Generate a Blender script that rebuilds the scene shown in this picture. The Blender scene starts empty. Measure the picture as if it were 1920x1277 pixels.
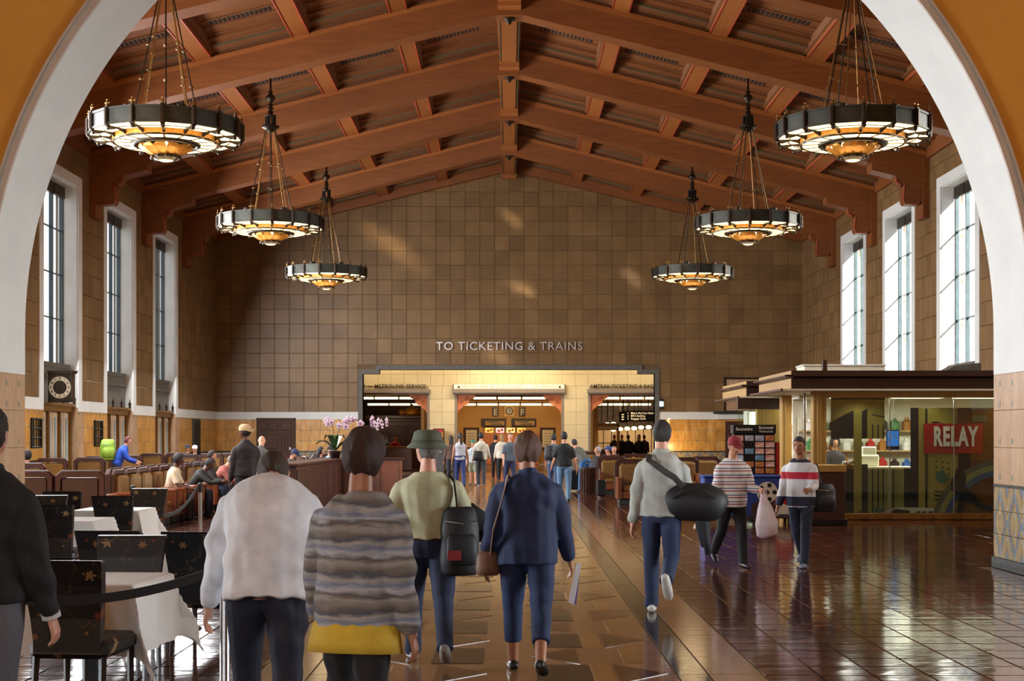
import bpy, math, random
import numpy as np
from mathutils import Vector, Matrix, noise as mnoise
random.seed(7)
scene = bpy.context.scene
COL = scene.collection
PI = math.pi

# ------------------------------------------------------------------ camera
F = 2667.0                       # focal length in pixels of the 1920-wide frame
EYE = 1.68
cam_data = bpy.data.cameras.new('camera')
cam_data.sensor_width = 36.0
cam_data.lens = F / 1920.0 * 36.0
cam_data.shift_x = 5.0 / 1920.0
cam_data.shift_y = 178.5 / 1920.0
cam_data.clip_start = 0.1
cam_data.clip_end = 500
cam = bpy.data.objects.new('camera', cam_data)
cam.location = (0, 0, EYE)
cam.rotation_euler = (math.radians(90), 0, 0)
COL.objects.link(cam)
scene.camera = cam

# ------------------------------------------------------------------ world, sun, exposure
world = bpy.data.worlds.new('world')
scene.world = world
world.use_nodes = True
bg = world.node_tree.nodes['Background']
bg.inputs[0].default_value = (0.98, 0.98, 1.0, 1)
bg.inputs[1].default_value = 1.8
scene.view_settings.view_transform = 'Standard'
scene.view_settings.look = 'None'
scene.view_settings.gamma = 1.0
scene.view_settings.use_curve_mapping = False
scene.view_settings.exposure = 0.0
scene.cycles.use_denoising = True
scene.cycles.use_adaptive_sampling = True
scene.cycles.adaptive_threshold = 0.08
scene.cycles.time_limit = 900
scene.cycles.max_bounces = 5
scene.cycles.diffuse_bounces = 3
scene.cycles.glossy_bounces = 2
scene.cycles.transparent_max_bounces = 12
scene.cycles.caustics_reflective = False
scene.cycles.caustics_refractive = False
scene.cycles.sample_clamp_indirect = 6.0

def add_light(kind, name, loc, energy, color=(1, 1, 1), direction=None, **kw):
    d = bpy.data.lights.new(name, kind)
    d.energy = energy
    d.color = color
    for k, v in kw.items():
        setattr(d, k, v)
    o = bpy.data.objects.new(name, d)
    o.location = loc
    if direction is not None:
        o.rotation_euler = Vector(direction).to_track_quat('-Z', 'Y').to_euler()
    COL.objects.link(o)
    return o

add_light('SUN', 'sun', (30, -10, 40), 34.0, (1.0, 0.93, 0.82), (-0.50, 0.66, -0.50), angle=0.009)

W = 12.6                          # half width of the hall
BAY = 6.05
WIN_Y = [21.75 + BAY * i for i in range(6)]
DAY_L, DAY_R = 1200.0, 190.0       # daylight behind the tall windows (W each)
for yc in WIN_Y:
    for s, e in ((-1, DAY_L), (1, DAY_R)):
        add_light('AREA', 'window_daylight', (s * 11.6, yc, 6.3), e, (0.98, 0.98, 1.0) if s < 0 else (1.0, 0.97, 0.92),
                  (-s, 0, -0.40), shape='RECTANGLE', size=3.0, size_y=5.1, spread=math.radians(180 if s < 0 else 62))
# daylight from the entrance doors behind the camera
add_light('AREA', 'entrance_daylight', (-4.0, -5.2, 3.2), 210.0, (0.95, 0.97, 1.0), (0.25, 1, 0.12),
          shape='RECTANGLE', size=6.0, size_y=4.5)
# unseen area lamps added on the patio sides to brighten the arch
for s, e in ((-1, 430.0), (1, 400.0)):
    add_light('AREA', 'patio_side_fill', (s * 9.9, 11.5, 2.2), e, (0.84, 0.93, 1.0), (-s, 0.12, 0.05), shape='RECTANGLE', size=5.0, size_y=3.6, spread=math.radians(85))
# added spots imitating sunlight thrown back by glass and floor onto the end wall
for src, dst, e, ang, c in (((8.0, 40.0, 3.0), (960, 410), 36400, 1.5, (1, .9, .7)), ((11.6, 38.0, 8.0), (985, 548), 41600, 2.1, (1, .86, .62)), ((11.0, 36.0, 4.0), (738, 462), 41600, 3.0, (1, .84, .6)),
                             ((9.0, 44.0, 9.0), (1206, 652), 23400, 1.1, (1, .95, .85)), ((11.6, 40.0, 5.0), (1185, 520), 20800, 1.8, (1, .88, .7)), ((8.0, 40.0, 9.0), (935, 668), 23400, 2.2, (1, .86, .6))):
    tgt = Vector(((dst[0] - 955) * 61.0 / F, 61.0, EYE + (817 - dst[1]) * 61.0 / F))
    gl = add_light('SPOT', 'added_glint_spot', src, e * .8, c, tgt - Vector(src), spot_size=math.radians(ang * 1.25), spot_blend=1.0, shadow_soft_size=.25)
    gl.rotation_euler = ((tgt - Vector(src)).to_track_quat('-Z', 'Y').to_matrix() @ Matrix.Rotation(math.radians(52), 3, 'Z')).to_euler()
    gl.scale = (0.55, 1.7, 1.0)

# ------------------------------------------------------------------ mesh helpers
def vec(p):
    return Vector(p)

class MB:
    """collects shapes and links them as one mesh object"""
    def __init__(self):
        self.v, self.f, self.m = [], [], []
        self.mi = 0
    def add(self, verts, faces):
        o = len(self.v)
        self.v.extend([tuple(p) for p in verts])
        for f in faces:
            self.f.append([i + o for i in f]); self.m.append(self.mi)
        return self
    def box(self, x0, x1, y0, y1, z0, z1):
        vs = [(x0, y0, z0), (x1, y0, z0), (x1, y1, z0), (x0, y1, z0), (x0, y0, z1), (x1, y0, z1), (x1, y1, z1), (x0, y1, z1)]
        return self.add(vs, [(0, 3, 2, 1), (4, 5, 6, 7), (0, 1, 5, 4), (1, 2, 6, 5), (2, 3, 7, 6), (3, 0, 4, 7)])
    def bevbox(self, x0, x1, y0, y1, z0, z1, b):
        """box with chamfered edges"""
        X, Y, Z = (x0, x1), (y0, y1), (z0, z1)
        vs = []; idx = {}
        for i in (0, 1):
            for j in (0, 1):
                for k in (0, 1):
                    sx, sy, sz = (b if i == 0 else -b), (b if j == 0 else -b), (b if k == 0 else -b)
                    idx[i, j, k] = len(vs)
                    vs += [(X[i], Y[j] + sy, Z[k] + sz), (X[i] + sx, Y[j], Z[k] + sz), (X[i] + sx, Y[j] + sy, Z[k])]
        g = lambda i, j, k, a: idx[i, j, k] + a
        fs = []
        for i in (0, 1):
            q = [g(i, 0, 0, 0), g(i, 1, 0, 0), g(i, 1, 1, 0), g(i, 0, 1, 0)]; fs.append(q if i else q[::-1])
            q = [g(0, i, 0, 1), g(0, i, 1, 1), g(1, i, 1, 1), g(1, i, 0, 1)]; fs.append(q if i else q[::-1])
            q = [g(0, 0, i, 2), g(1, 0, i, 2), g(1, 1, i, 2), g(0, 1, i, 2)]; fs.append(q if i else q[::-1])
        for i in (0, 1):
            for j in (0, 1):
                fs.append([g(i, j, 0, 0), g(i, j, 1, 0), g(i, j, 1, 1), g(i, j, 0, 1)])
                fs.append([g(i, 0, j, 0), g(i, 1, j, 0), g(i, 1, j, 2), g(i, 0, j, 2)])
                fs.append([g(0, i, j, 1), g(1, i, j, 1), g(1, i, j, 2), g(0, i, j, 2)])
                for k in (0, 1):
                    fs.append([g(i, j, k, 0), g(i, j, k, 1), g(i, j, k, 2)])
        return self.add(vs, fs)
    def prism(self, poly, axis, a, b):
        """poly: 2-D points; axis 'x': (y,z), 'y': (x,z), 'z': (x,y)"""
        n = len(poly)
        def P(p, t):
            return {'x': (t, p[0], p[1]), 'y': (p[0], t, p[1]), 'z': (p[0], p[1], t)}[axis]
        vs = [P(p, a) for p in poly] + [P(p, b) for p in poly]
        fs = [list(range(n))[::-1], list(range(n, 2 * n))]
        for i in range(n):
            j = (i + 1) % n
            fs.append((i, j, n + j, n + i))
        return self.add(vs, fs)
    def lathe(self, prof, n=16, c=(0, 0, 0), axis='z', cap=True):
        vs, fs = [], []
        for r, h in prof:
            for k in range(n):
                a = 2 * PI * k / n
                p = (r * math.cos(a), r * math.sin(a), h)
                if axis == 'x': p = (p[2], p[0], p[1])
                elif axis == 'y': p = (p[0], p[2], p[1])
                vs.append((p[0] + c[0], p[1] + c[1], p[2] + c[2]))
        for i in range(len(prof) - 1):
            for k in range(n):
                l = (k + 1) % n
                fs.append((i * n + k, i * n + l, (i + 1) * n + l, (i + 1) * n + k))
        if cap:
            fs.append(list(range(n))[::-1])
            fs.append([(len(prof) - 1) * n + k for k in range(n)])
        return self.add(vs, fs)
    def tube(self, pts, rad, n=8, side=(1, 0, 0), cap=True):
        """swept tube; rad: number, or list of numbers / (ru, rv)"""
        pts = [Vector(p) for p in pts]
        m = len(pts)
        if not isinstance(rad, (list, tuple)): rad = [rad] * m
        vs, fs = [], []
        s = Vector(side)
        for i, p in enumerate(pts):
            t = (pts[min(i + 1, m - 1)] - pts[max(i - 1, 0)])
            t = t.normalized() if t.length > 1e-9 else Vector((0, 0, 1))
            u = s - s.dot(t) * t
            if u.length < 1e-3: u = Vector((0, 1, 0)) - Vector((0, 1, 0)).dot(t) * t
            u.normalize()
            w = t.cross(u)
            r = rad[i]
            ru, rv = r if isinstance(r, (list, tuple)) else (r, r)
            for k in range(n):
                a = 2 * PI * k / n
                vs.append(p + u * (ru * math.cos(a)) + w * (rv * math.sin(a)))
        for i in range(m - 1):
            for k in range(n):
                l = (k + 1) % n
                fs.append((i * n + k, i * n + l, (i + 1) * n + l, (i + 1) * n + k))
        if cap:
            fs.append(list(range(n))[::-1])
            fs.append([(m - 1) * n + k for k in range(n)])
        return self.add(vs, fs)
    def ell(self, c, r, n=12, m=8, R=None):
        vs, fs = [], []
        c = Vector(c)
        for i in range(1, m):
            ph = PI * i / m
            for k in range(n):
                a = 2 * PI * k / n
                p = Vector((r[0] * math.sin(ph) * math.cos(a), r[1] * math.sin(ph) * math.sin(a), r[2] * math.cos(ph)))
                if R is not None: p = R @ p
                vs.append(c + p)
        top, bot = Vector((0, 0, r[2])), Vector((0, 0, -r[2]))
        if R is not None: top, bot = R @ top, R @ bot
        vs += [c + top, c + bot]
        for i in range(m - 2):
            for k in range(n):
                l = (k + 1) % n
                fs.append((i * n + k, (i + 1) * n + k, (i + 1) * n + l, i * n + l))
        T, B = len(vs) - 2, len(vs) - 1
        for k in range(n):
            l = (k + 1) % n
            fs.append((T, k, l)); fs.append((B, (m - 2) * n + l, (m - 2) * n + k))
        return self.add(vs, fs)
    def quad(self, a, b, c, d):
        return self.add([a, b, c, d], [(0, 1, 2, 3)])
    def xf(self, M):
        self.v = [tuple(M @ Vector(p)) for p in self.v]
        return self
    def mesh(self, name, mats=None, smooth=False):
        me = bpy.data.meshes.new(name)
        me.from_pydata(self.v, [], self.f)
        if mats is not None:
            for m in (mats if isinstance(mats, (list, tuple)) else [mats]):
                me.materials.append(m)
        if self.mi or any(self.m):
            me.polygons.foreach_set('material_index', self.m)
        if smooth:
            me.polygons.foreach_set('use_smooth', [True] * len(me.polygons))
        me.update()
        return me
    def build(self, name, mats, parent=None, smooth=False, loc=None, rot=None):
        return obj(name, self.mesh(name, mats, smooth), parent, loc, rot)

def obj(name, me, parent=None, loc=None, rot=None, scl=None):
    o = bpy.data.objects.new(name, me)
    if loc is not None: o.location = loc
    if rot is not None: o.rotation_euler = rot
    if scl is not None: o.scale = scl
    if parent is not None: o.parent = parent
    COL.objects.link(o)
    return o

def tag(o, label=None, cat=None, group=None, kind=None):
    if label: o['label'] = label
    if cat: o['category'] = cat
    if group: o['group'] = group
    if kind: o['kind'] = kind
    return o

def thing(name, label, cat, loc=(0, 0, 0), rz=0.0, group=None):
    o = bpy.data.objects.new(name, None)
    o.location = loc
    o.rotation_euler = (0, 0, rz)
    o.empty_display_size = 0.1
    COL.objects.link(o)
    return tag(o, label, cat, group)

def struct(name, loc=(0, 0, 0)):
    o = bpy.data.objects.new(name, None)
    o.location = loc
    o.empty_display_size = 0.1
    COL.objects.link(o)
    o['kind'] = 'structure'
    return o

def dup(root, loc, rz=None, label=None, group=None):
    def cp(o, par):
        c = o.copy(); COL.objects.link(c)
        if par is not None: c.parent = par
        for ch in list(o.children):
            cp(ch, c)
        return c
    r = cp(root, None)
    r.location = loc
    if rz is not None: r.rotation_euler = (0, 0, rz)
    if label: r['label'] = label
    if group: r['group'] = group
    return r

def at(px, py, Z):
    return Vector(((px - 955.0) * Z / F, Z, EYE + (817.0 - py) * Z / F))
def gx(px, Z):
    return (px - 955.0) * Z / F

_tc = {}
def text_mesh(s, size, depth, mat, spacing=1.0, bold=0.0, align='CENTER'):
    """flat lettering standing in the XZ plane, front towards -Y"""
    cu = bpy.data.curves.new('lettering', 'FONT')
    cu.body = s; cu.size = size; cu.extrude = depth; cu.align_x = align; cu.align_y = 'CENTER'
    cu.space_character = spacing; cu.offset = bold; cu.resolution_u = 3
    ob = bpy.data.objects.new('lettering_tmp', cu)
    COL.objects.link(ob)
    bpy.context.view_layer.update()
    dg = bpy.context.evaluated_depsgraph_get()
    me = bpy.data.meshes.new_from_object(ob.evaluated_get(dg))
    bpy.data.objects.remove(ob); bpy.data.curves.remove(cu)
    me.transform(Matrix.Rotation(PI / 2, 4, 'X'))
    me.materials.clear(); me.materials.append(mat)
    return me

def split_letters(me, name, parent):
    """one object for each letter of a text mesh"""
    n = len(me.vertices); par = list(range(n))
    def fd(i):
        while par[i] != i: par[i] = par[par[i]]; i = par[i]
        return i
    for e in me.edges:
        a, b = fd(e.vertices[0]), fd(e.vertices[1])
        if a != b: par[a] = b
    isl = {}
    for v in me.vertices: isl.setdefault(fd(v.index), []).append(v.index)
    rng = sorted([[min(me.vertices[i].co.x for i in ix), max(me.vertices[i].co.x for i in ix), list(ix)] for ix in isl.values()])
    grp = []
    for lo, hi, ix in rng:
        if grp and lo < grp[-1][1] - .35 * min(hi - lo, grp[-1][1] - grp[-1][0]): grp[-1][1] = max(hi, grp[-1][1]); grp[-1][2] += ix
        else: grp.append([lo, hi, ix])
    for lo, hi, ix in grp:
        st = set(ix); mp = {i: k for k, i in enumerate(ix)}
        m2 = bpy.data.meshes.new(name)
        m2.from_pydata([tuple(me.vertices[i].co) for i in ix], [], [[mp[i] for i in p.vertices] for p in me.polygons if p.vertices[0] in st])
        for m in me.materials: m2.materials.append(m)
        obj(name, m2, parent)

# ------------------------------------------------------------------ materials
def lin(c):
    c = c / 255.0
    return c / 12.92 if c <= 0.04045 else ((c + 0.055) / 1.055) ** 2.4
def rgb(c):
    return (lin(c[0]), lin(c[1]), lin(c[2]), 1.0)

class NT:
    def __init__(self, name):
        self.m = bpy.data.materials.new(name)
        self.m.use_nodes = True
        self.t = self.m.node_tree
        self.b = self.t.nodes['Principled BSDF']
        self.out = self.t.nodes['Material Output']
    def n(self, kind, **kw):
        nd = self.t.nodes.new(kind)
        for k, v in kw.items():
            if k.startswith('i_'):
                nd.inputs[k[2:].replace('_', ' ')].default_value = v
            else:
                setattr(nd, k, v)
        return nd
    def l(self, a, b):
        self.t.links.new(a, b)
    def mixc(self, fac, a, b, mode='MIX'):
        nd = self.t.nodes.new('ShaderNodeMix'); nd.data_type = 'RGBA'; nd.blend_type = mode
        for sock, val in ((nd.inputs[0], fac), (nd.inputs[6], a), (nd.inputs[7], b)):
            if hasattr(val, 'links'): self.l(val, sock)
            else: sock.default_value = val
        return nd.outputs[2]
    def math(self, op, a, b=0.0, c=0.0):
        nd = self.t.nodes.new('ShaderNodeMath'); nd.operation = op
        for i, val in enumerate((a, b, c)):
            if hasattr(val, 'links'): self.l(val, nd.inputs[i])
            else: nd.inputs[i].default_value = val
        return nd.outputs[0]
    def ramp(self, fac, stops):
        nd = self.t.nodes.new('ShaderNodeValToRGB')
        el = nd.color_ramp.elements
        while len(el) < len(stops): el.new(0.5)
        for e, (p, c) in zip(el, stops):
            e.position = p; e.color = c
        self.l(fac, nd.inputs[0])
        return nd.outputs[0]
    def noise(self, scale, detail=3.0, rough=0.55, coord=None, stretch=None):
        nd = self.n('ShaderNodeTexNoise')
        nd.inputs['Scale'].default_value = scale; nd.inputs['Detail'].default_value = detail
        nd.inputs['Roughness'].default_value = rough
        c = coord or self.coord()
        if stretch:
            mp = self.n('ShaderNodeMapping'); mp.inputs['Scale'].default_value = stretch
            self.l(c, mp.inputs[0]); c = mp.outputs[0]
        self.l(c, nd.inputs['Vector'])
        return nd.outputs[0]
    def coord(self, which='Object'):
        key = '_' + which
        if not hasattr(self, key):
            setattr(self, key, self.n('ShaderNodeTexCoord').outputs[which])
        return getattr(self, key)
    def pos(self):
        if not hasattr(self, '_p'): self._p = self.n('ShaderNodeNewGeometry').outputs['Position']
        return self._p
    def rand(self):
        g = self.n('ShaderNodeNewGeometry'); o = self.n('ShaderNodeObjectInfo')
        return self.math('FRACT', self.math('ADD', g.outputs['Random Per Island'], o.outputs['Random']))
    def bump(self, h, strength=0.2, dist=0.02):
        nd = self.n('ShaderNodeBump'); nd.inputs['Strength'].default_value = strength
        nd.inputs['Distance'].default_value = dist
        self.l(h, nd.inputs['Height']); self.l(nd.outputs[0], self.b.inputs['Normal'])
    def set(self, **kw):
        names = {'rough': 'Roughness', 'metal': 'Metallic', 'spec': 'Specular IOR Level', 'coat': 'Coat Weight', 'coat_rough': 'Coat Roughness', 'sheen': 'Sheen Weight'}
        for k, v in kw.items():
            s = self.b.inputs[names[k]]
            if hasattr(v, 'links'): self.l(v, s)
            else: s.default_value = v
    def color(self, c):
        s = self.b.inputs['Base Color']
        if hasattr(c, 'links'): self.l(c, s)
        else: s.default_value = c

def mat(name, c, rough=0.5, metal=0.0, c2=None, nscale=6.0, stretch=None, rnd=0.0, bump=0.0, bscale=40.0, spec=0.5, coat=0.0, world=False):
    """plain procedural surface: two tones mixed by noise, per-piece variation, fine relief"""
    t = NT(name)
    co = t.pos() if world else t.coord()
    if c2 is None:
        c2 = tuple(max(0, x * 0.86) for x in c)
    fac = t.noise(nscale, 4.0, 0.6, co, stretch)
    fac = t.math('MULTIPLY_ADD', fac, 2.2, -0.6)
    col = t.mixc(fac, rgb(c), rgb(c2))
    if rnd:
        r = t.rand()
        col = t.mixc(1.0, col, t.ramp(r, [(0, (1 - rnd,) * 3 + (1,)), (1, (1 + rnd,) * 3 + (1,))]), 'MULTIPLY')
    t.color(col)
    t.set(rough=rough, metal=metal, spec=spec, coat=coat)
    if bump:
        t.bump(t.noise(bscale, 4.0, 0.6, co, stretch), bump)
    return t.m

def emis(name, c, strength, base=None):
    t = NT(name)
    t.color(rgb(base or c))
    t.b.inputs['Emission Color'].default_value = rgb(c)
    nz = t.noise(3.0)
    s = t.math('MULTIPLY_ADD', nz, 0.25 * strength, 0.88 * strength)
    t.l(s, t.b.inputs['Emission Strength'])
    return t.m

def glass_mat(name, tint=(235, 242, 240), amount=0.12, rough=0.02, cap=0.7):
    t = NT(name)
    tr = t.n('ShaderNodeBsdfTransparent'); tr.inputs[0].default_value = rgb(tint)
    gl = t.n('ShaderNodeBsdfGlossy'); gl.inputs['Roughness'].default_value = rough
    fr = t.n('ShaderNodeFresnel'); fr.inputs[0].default_value = 1.45
    smear = t.noise(2.0)
    f = t.math('MULTIPLY_ADD', smear, amount * 0.4, fr.outputs[0])
    f = t.math('MINIMUM', f, cap)
    mx = t.n('ShaderNodeMixShader')
    t.l(f, mx.inputs[0]); t.l(tr.outputs[0], mx.inputs[1]); t.l(gl.outputs[0], mx.inputs[2])
    t.l(mx.outputs[0], t.out.inputs[0])
    return t.m

M = {}
M['plaster'] = mat('white_plaster', (226, 228, 224), 0.75, c2=(214, 217, 214), nscale=1.5, bump=0.05, world=True)
M['ochre'] = mat('ochre_paint', (226, 164, 66), 0.7, c2=(212, 148, 54), nscale=0.9, bump=0.05, bscale=15, world=True)
M['mould'] = mat('pale_moulding', (206, 190, 176), 0.6, c2=(190, 172, 158), nscale=3, world=True)
M['stone'] = mat('grey_stone', (112, 108, 98), 0.7, c2=(84, 82, 76), nscale=9, bump=0.2, bscale=30, world=True)
M['darkstone'] = mat('dark_green_base', (52, 58, 56), 0.35, c2=(34, 40, 40), nscale=7, world=True)
M['bronze'] = mat('dark_bronze', (62, 50, 36), 0.38, 0.7, c2=(38, 30, 22), nscale=8)
M['gilt'] = mat('worn_gilt_bronze', (158, 116, 58), 0.35, 0.6, c2=(112, 80, 38), nscale=9)
M['black'] = mat('black_metal', (22, 21, 20), 0.4, 0.3, c2=(14, 14, 14))
M['chrome'] = mat('brushed_chrome', (190, 192, 196), 0.22, 1.0, c2=(165, 168, 172), nscale=30)
M['winframe'] = mat('window_bar_grey', (70, 86, 92), 0.4, 0.3, c2=(52, 66, 72))
M['doorpanel'] = mat('cream_door_panel', (214, 190, 160), 0.45, c2=(200, 174, 146), nscale=2, stretch=(1, 1, 0.2))
M['doorstrip'] = mat('pale_blue_glass_strip', (150, 184, 196), 0.15, c2=(130, 170, 186))
M['glass'] = glass_mat('window_glass', (250, 252, 252), 0.02, 0.05, 0.12)
M['shopglass'] = glass_mat('shop_glass', (240, 246, 240), 0.06, 0.02, 0.35)
M['clockface'] = mat('clock_cream_ring', (206, 194, 164), 0.5, c2=(188, 176, 146))
M['letter_w'] = mat('silver_letter', (214, 218, 222), 0.25, 0.8, c2=(190, 194, 200))
M['letter_b'] = mat('dark_bronze_letter', (52, 42, 30), 0.5, c2=(40, 32, 22))
M['panel_lit'] = emis('alabaster_lit', (255, 226, 168), 2.6)
M['panel_lit2'] = emis('alabaster_lit_inner', (255, 224, 160), 2.8)
M['bulb'] = emis('lamp_bulb', (255, 206, 130), 26.0)
M['goldlit'] = mat('gilt_shell', (226, 160, 66), 0.4, 0.35, c2=(196, 128, 44), nscale=12)
M['rimpanel'] = mat('aged_bronze_rim', (64, 66, 58), 0.42, 0.55, c2=(40, 40, 34), nscale=4, rnd=0.15)

def wood(name, a, b, c, rough=0.45, scale=1.0, rnd=0.12, world=True, stretch=(0.6, 6, 6)):
    t = NT(name)
    co = t.pos() if world else t.coord()
    n1 = t.noise(2.2 * scale, 5, 0.65, co, stretch)
    n2 = t.noise(0.6 * scale, 3, 0.5, co)
    col = t.ramp(t.math('MULTIPLY_ADD', n1, 0.75, t.math('MULTIPLY', n2, 0.3)), [(0.25, rgb(a)), (0.52, rgb(b)), (0.8, rgb(c))])
    if rnd:
        col = t.mixc(1.0, col, t.ramp(t.rand(), [(0, (1 - rnd,) * 3 + (1,)), (1, (1 + rnd,) * 3 + (1,))]), 'MULTIPLY')
    t.color(col); t.set(rough=rough)
    t.bump(n1, 0.08)
    return t.m
M['beam'] = wood('painted_ceiling_beam', (108, 58, 22), (128, 72, 29), (146, 86, 38), 0.5, 1.0, 0.06)
M['purlin'] = wood('orange_ceiling_purlin', (138, 78, 32), (156, 92, 40), (170, 104, 48), 0.5, 1.0, 0.06, stretch=(6, 0.6, 6))
M['coffer'] = wood('coffer_wood', (92, 50, 24), (128, 76, 36), (150, 96, 48), 0.55, 1.6, 0.08)
M['coffer_d'] = wood('coffer_step_wood', (104, 62, 34), (128, 82, 48), (142, 96, 60), 0.55, 1.0, 0.06)
M['rededge'] = mat('painted_red_edge', (186, 74, 44), 0.5, c2=(160, 60, 36))
M['greenline'] = mat('painted_green_line', (86, 100, 72), 0.5, c2=(70, 84, 60))
M['slot'] = mat('black_slot', (16, 12, 8), 0.8, c2=(8, 6, 4))
M['walnut'] = wood('dark_walnut', (44, 20, 13), (60, 28, 17), (80, 42, 25), 0.42, 1.4, 0.1)
M['walnut_red'] = wood('red_brown_wood', (92, 46, 26), (118, 62, 34), (142, 80, 46), 0.28, 1.4, 0.1)
M['doorwood'] = wood('door_walnut', (50, 28, 14), (70, 40, 20), (90, 54, 28), 0.65, 1.6, 0.08)
M['leather'] = mat('tan_leather', (126, 90, 44), 0.30, c2=(112, 80, 38), nscale=5, bump=0.08, bscale=60, rnd=0.1)
M['leather_d'] = mat('brown_leather_back', (66, 40, 24), 0.45, c2=(52, 30, 18), nscale=5, bump=0.06, bscale=60)

# acoustic wall tile
t = NT('brown_wall_tile')
n1 = t.noise(14, 6, 0.75, t.pos()); n2 = t.noise(1.1, 3, 0.5, t.pos())
col = t.ramp(t.math('MULTIPLY_ADD', n1, 0.6, t.math('MULTIPLY', n2, 0.4)), [(0.28, rgb((102, 76, 46))), (0.5, rgb((126, 97, 61))), (0.75, rgb((146, 116, 78)))])
col = t.mixc(1.0, col, t.ramp(t.rand(), [(0, (0.82, 0.81, 0.79, 1)), (0.5, (0.98, 0.97, 0.95, 1)), (1, (1.12, 1.11, 1.08, 1))]), 'MULTIPLY')
t.color(col); t.set(rough=0.42, spec=0.35); t.bump(n1, 0.28, 0.01)
M['walltile'] = t.m
M['joint'] = mat('wall_tile_joint', (112, 90, 64), 0.8, c2=(96, 76, 54), world=True)

# travertine
def travertine(name, a, b, c, rnd=0.16, stretch=(1, 1, 0.35), rough=0.3):
    t = NT(name)
    n1 = t.noise(5, 6, 0.7, t.pos(), stretch); n2 = t.noise(42, 3, 0.6, t.pos())
    col = t.ramp(n1, [(0.3, rgb(a)), (0.52, rgb(b)), (0.72, rgb(c))])
    pits = t.ramp(n2, [(0.30, (0.35, 0.27, 0.18, 1)), (0.37, (1, 1, 1, 1))])
    col = t.mixc(1.0, col, pits, 'MULTIPLY')
    if rnd: col = t.mixc(1.0, col, t.ramp(t.rand(), [(0, (1 - rnd,) * 3 + (1,)), (1, (1 + rnd,) * 3 + (1,))]), 'MULTIPLY')
    t.color(col); t.set(rough=rough); t.bump(n2, 0.1)
    return t.m
M['trav'] = travertine('golden_travertine', (172, 116, 48), (202, 148, 72), (222, 178, 112))
M['trav_p'] = travertine('pink_travertine', (168, 132, 100), (186, 152, 120), (200, 170, 140), 0.06)
M['insert'] = mat('grey_blue_tile_insert', (138, 140, 128), 0.3, c2=(116, 122, 116), world=True)

# floor
t = NT('red_quarry_tile')
n1 = t.noise(3.0, 4, 0.6, t.pos()); n2 = t.noise(26, 4, 0.6, t.pos())
col = t.ramp(n1, [(0.3, rgb((56, 28, 20))), (0.55, rgb((76, 40, 28))), (0.75, rgb((92, 52, 36)))])
col = t.mixc(1.0, col, t.ramp(t.rand(), [(0, (0.7, 0.7, 0.7, 1)), (1, (1.2, 1.2, 1.2, 1))]), 'MULTIPLY')
t.color(col)
t.set(rough=t.math('MULTIPLY_ADD', n2, 0.09, 0.05), spec=0.7)
t.bump(t.noise(5.0, 3, 0.5, t.pos(), (0.5, 1.6, 1)), 0.35, 0.006)
M['floortile'] = t.m
M['grout'] = mat('floor_grout', (112, 88, 72), 0.25, c2=(92, 70, 56), world=True)  # lightened so the joints show; their glints are put into this colour
def marble(name, a, b, rough=0.12):
    t = NT(name)
    n1 = t.noise(2.5, 6, 0.7, t.pos()); n2 = t.noise(20, 3, 0.6, t.pos())
    col = t.mixc(t.math('MULTIPLY_ADD', n1, 2.4, -0.7), rgb(a), rgb(b))
    col = t.mixc(1.0, col, t.ramp(t.rand(), [(0, (0.85, 0.85, 0.85, 1)), (1, (1.12, 1.12, 1.12, 1))]), 'MULTIPLY')
    t.color(col); t.set(rough=t.math('MULTIPLY_ADD', n2, 0.10, rough - 0.04), spec=0.6)
    t.bump(t.noise(6, 3, 0.5, t.pos(), (0.6, 1.6, 1)), 0.22, 0.005)
    return t.m
M['mar_light'] = marble('tan_floor_marble', (150, 112, 76), (128, 92, 60))
M['mar_brown'] = marble('brown_floor_marble', (104, 70, 42), (82, 54, 32))
M['mar_dark'] = marble('dark_floor_marble', (58, 46, 34), (42, 34, 26))
M['mar_gold'] = marble('golden_floor_marble', (160, 118, 66), (134, 94, 50))
M['mar_red'] = marble('rosy_floor_marble', (128, 88, 62), (108, 70, 48))
# ================================================================== STRUCTURE
ZB = 61.1                         # back wall
SLOPE, HB = 0.25, 12.49           # truss soffit: slope and height at the ridge
def zb(x):
    return HB - SLOPE * max(0.0, abs(x) - 0.35)

# ------------------------------------------------------------------ floor
floor = struct('floor')
fb = MB(); fb.box(-16, 16, -7, 92, -0.3, -0.012)
fb.build('floor_base', M['grout'], floor)
TS = 0.382
def tile_geo(mb, x0, x1, y0, y1, zt=0.0, d=0.02, b=0.006, warp=0.0):
    a, c, e, g = (random.uniform(-warp, warp) for _ in range(4))
    vs = [(x0, y0, zt - d), (x1, y0, zt - d), (x1, y1, zt - d), (x0, y1, zt - d),
          (x0, y0, zt - b), (x1, y0, zt - b), (x1, y1, zt - b), (x0, y1, zt - b),
          (x0 + b, y0 + b, zt + a), (x1 - b, y0 + b, zt + c), (x1 - b, y1 - b, zt + e), (x0 + b, y1 - b, zt + g)]
    fs = [(8, 9, 10, 11)]
    for k in range(4):
        l = (k + 1) % 4
        fs += [(k, l, 4 + l, 4 + k), (4 + k, 4 + l, 8 + l, 8 + k)]
    mb.add(vs, fs)
near, rest = [], MB()
J = 0.007
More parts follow.
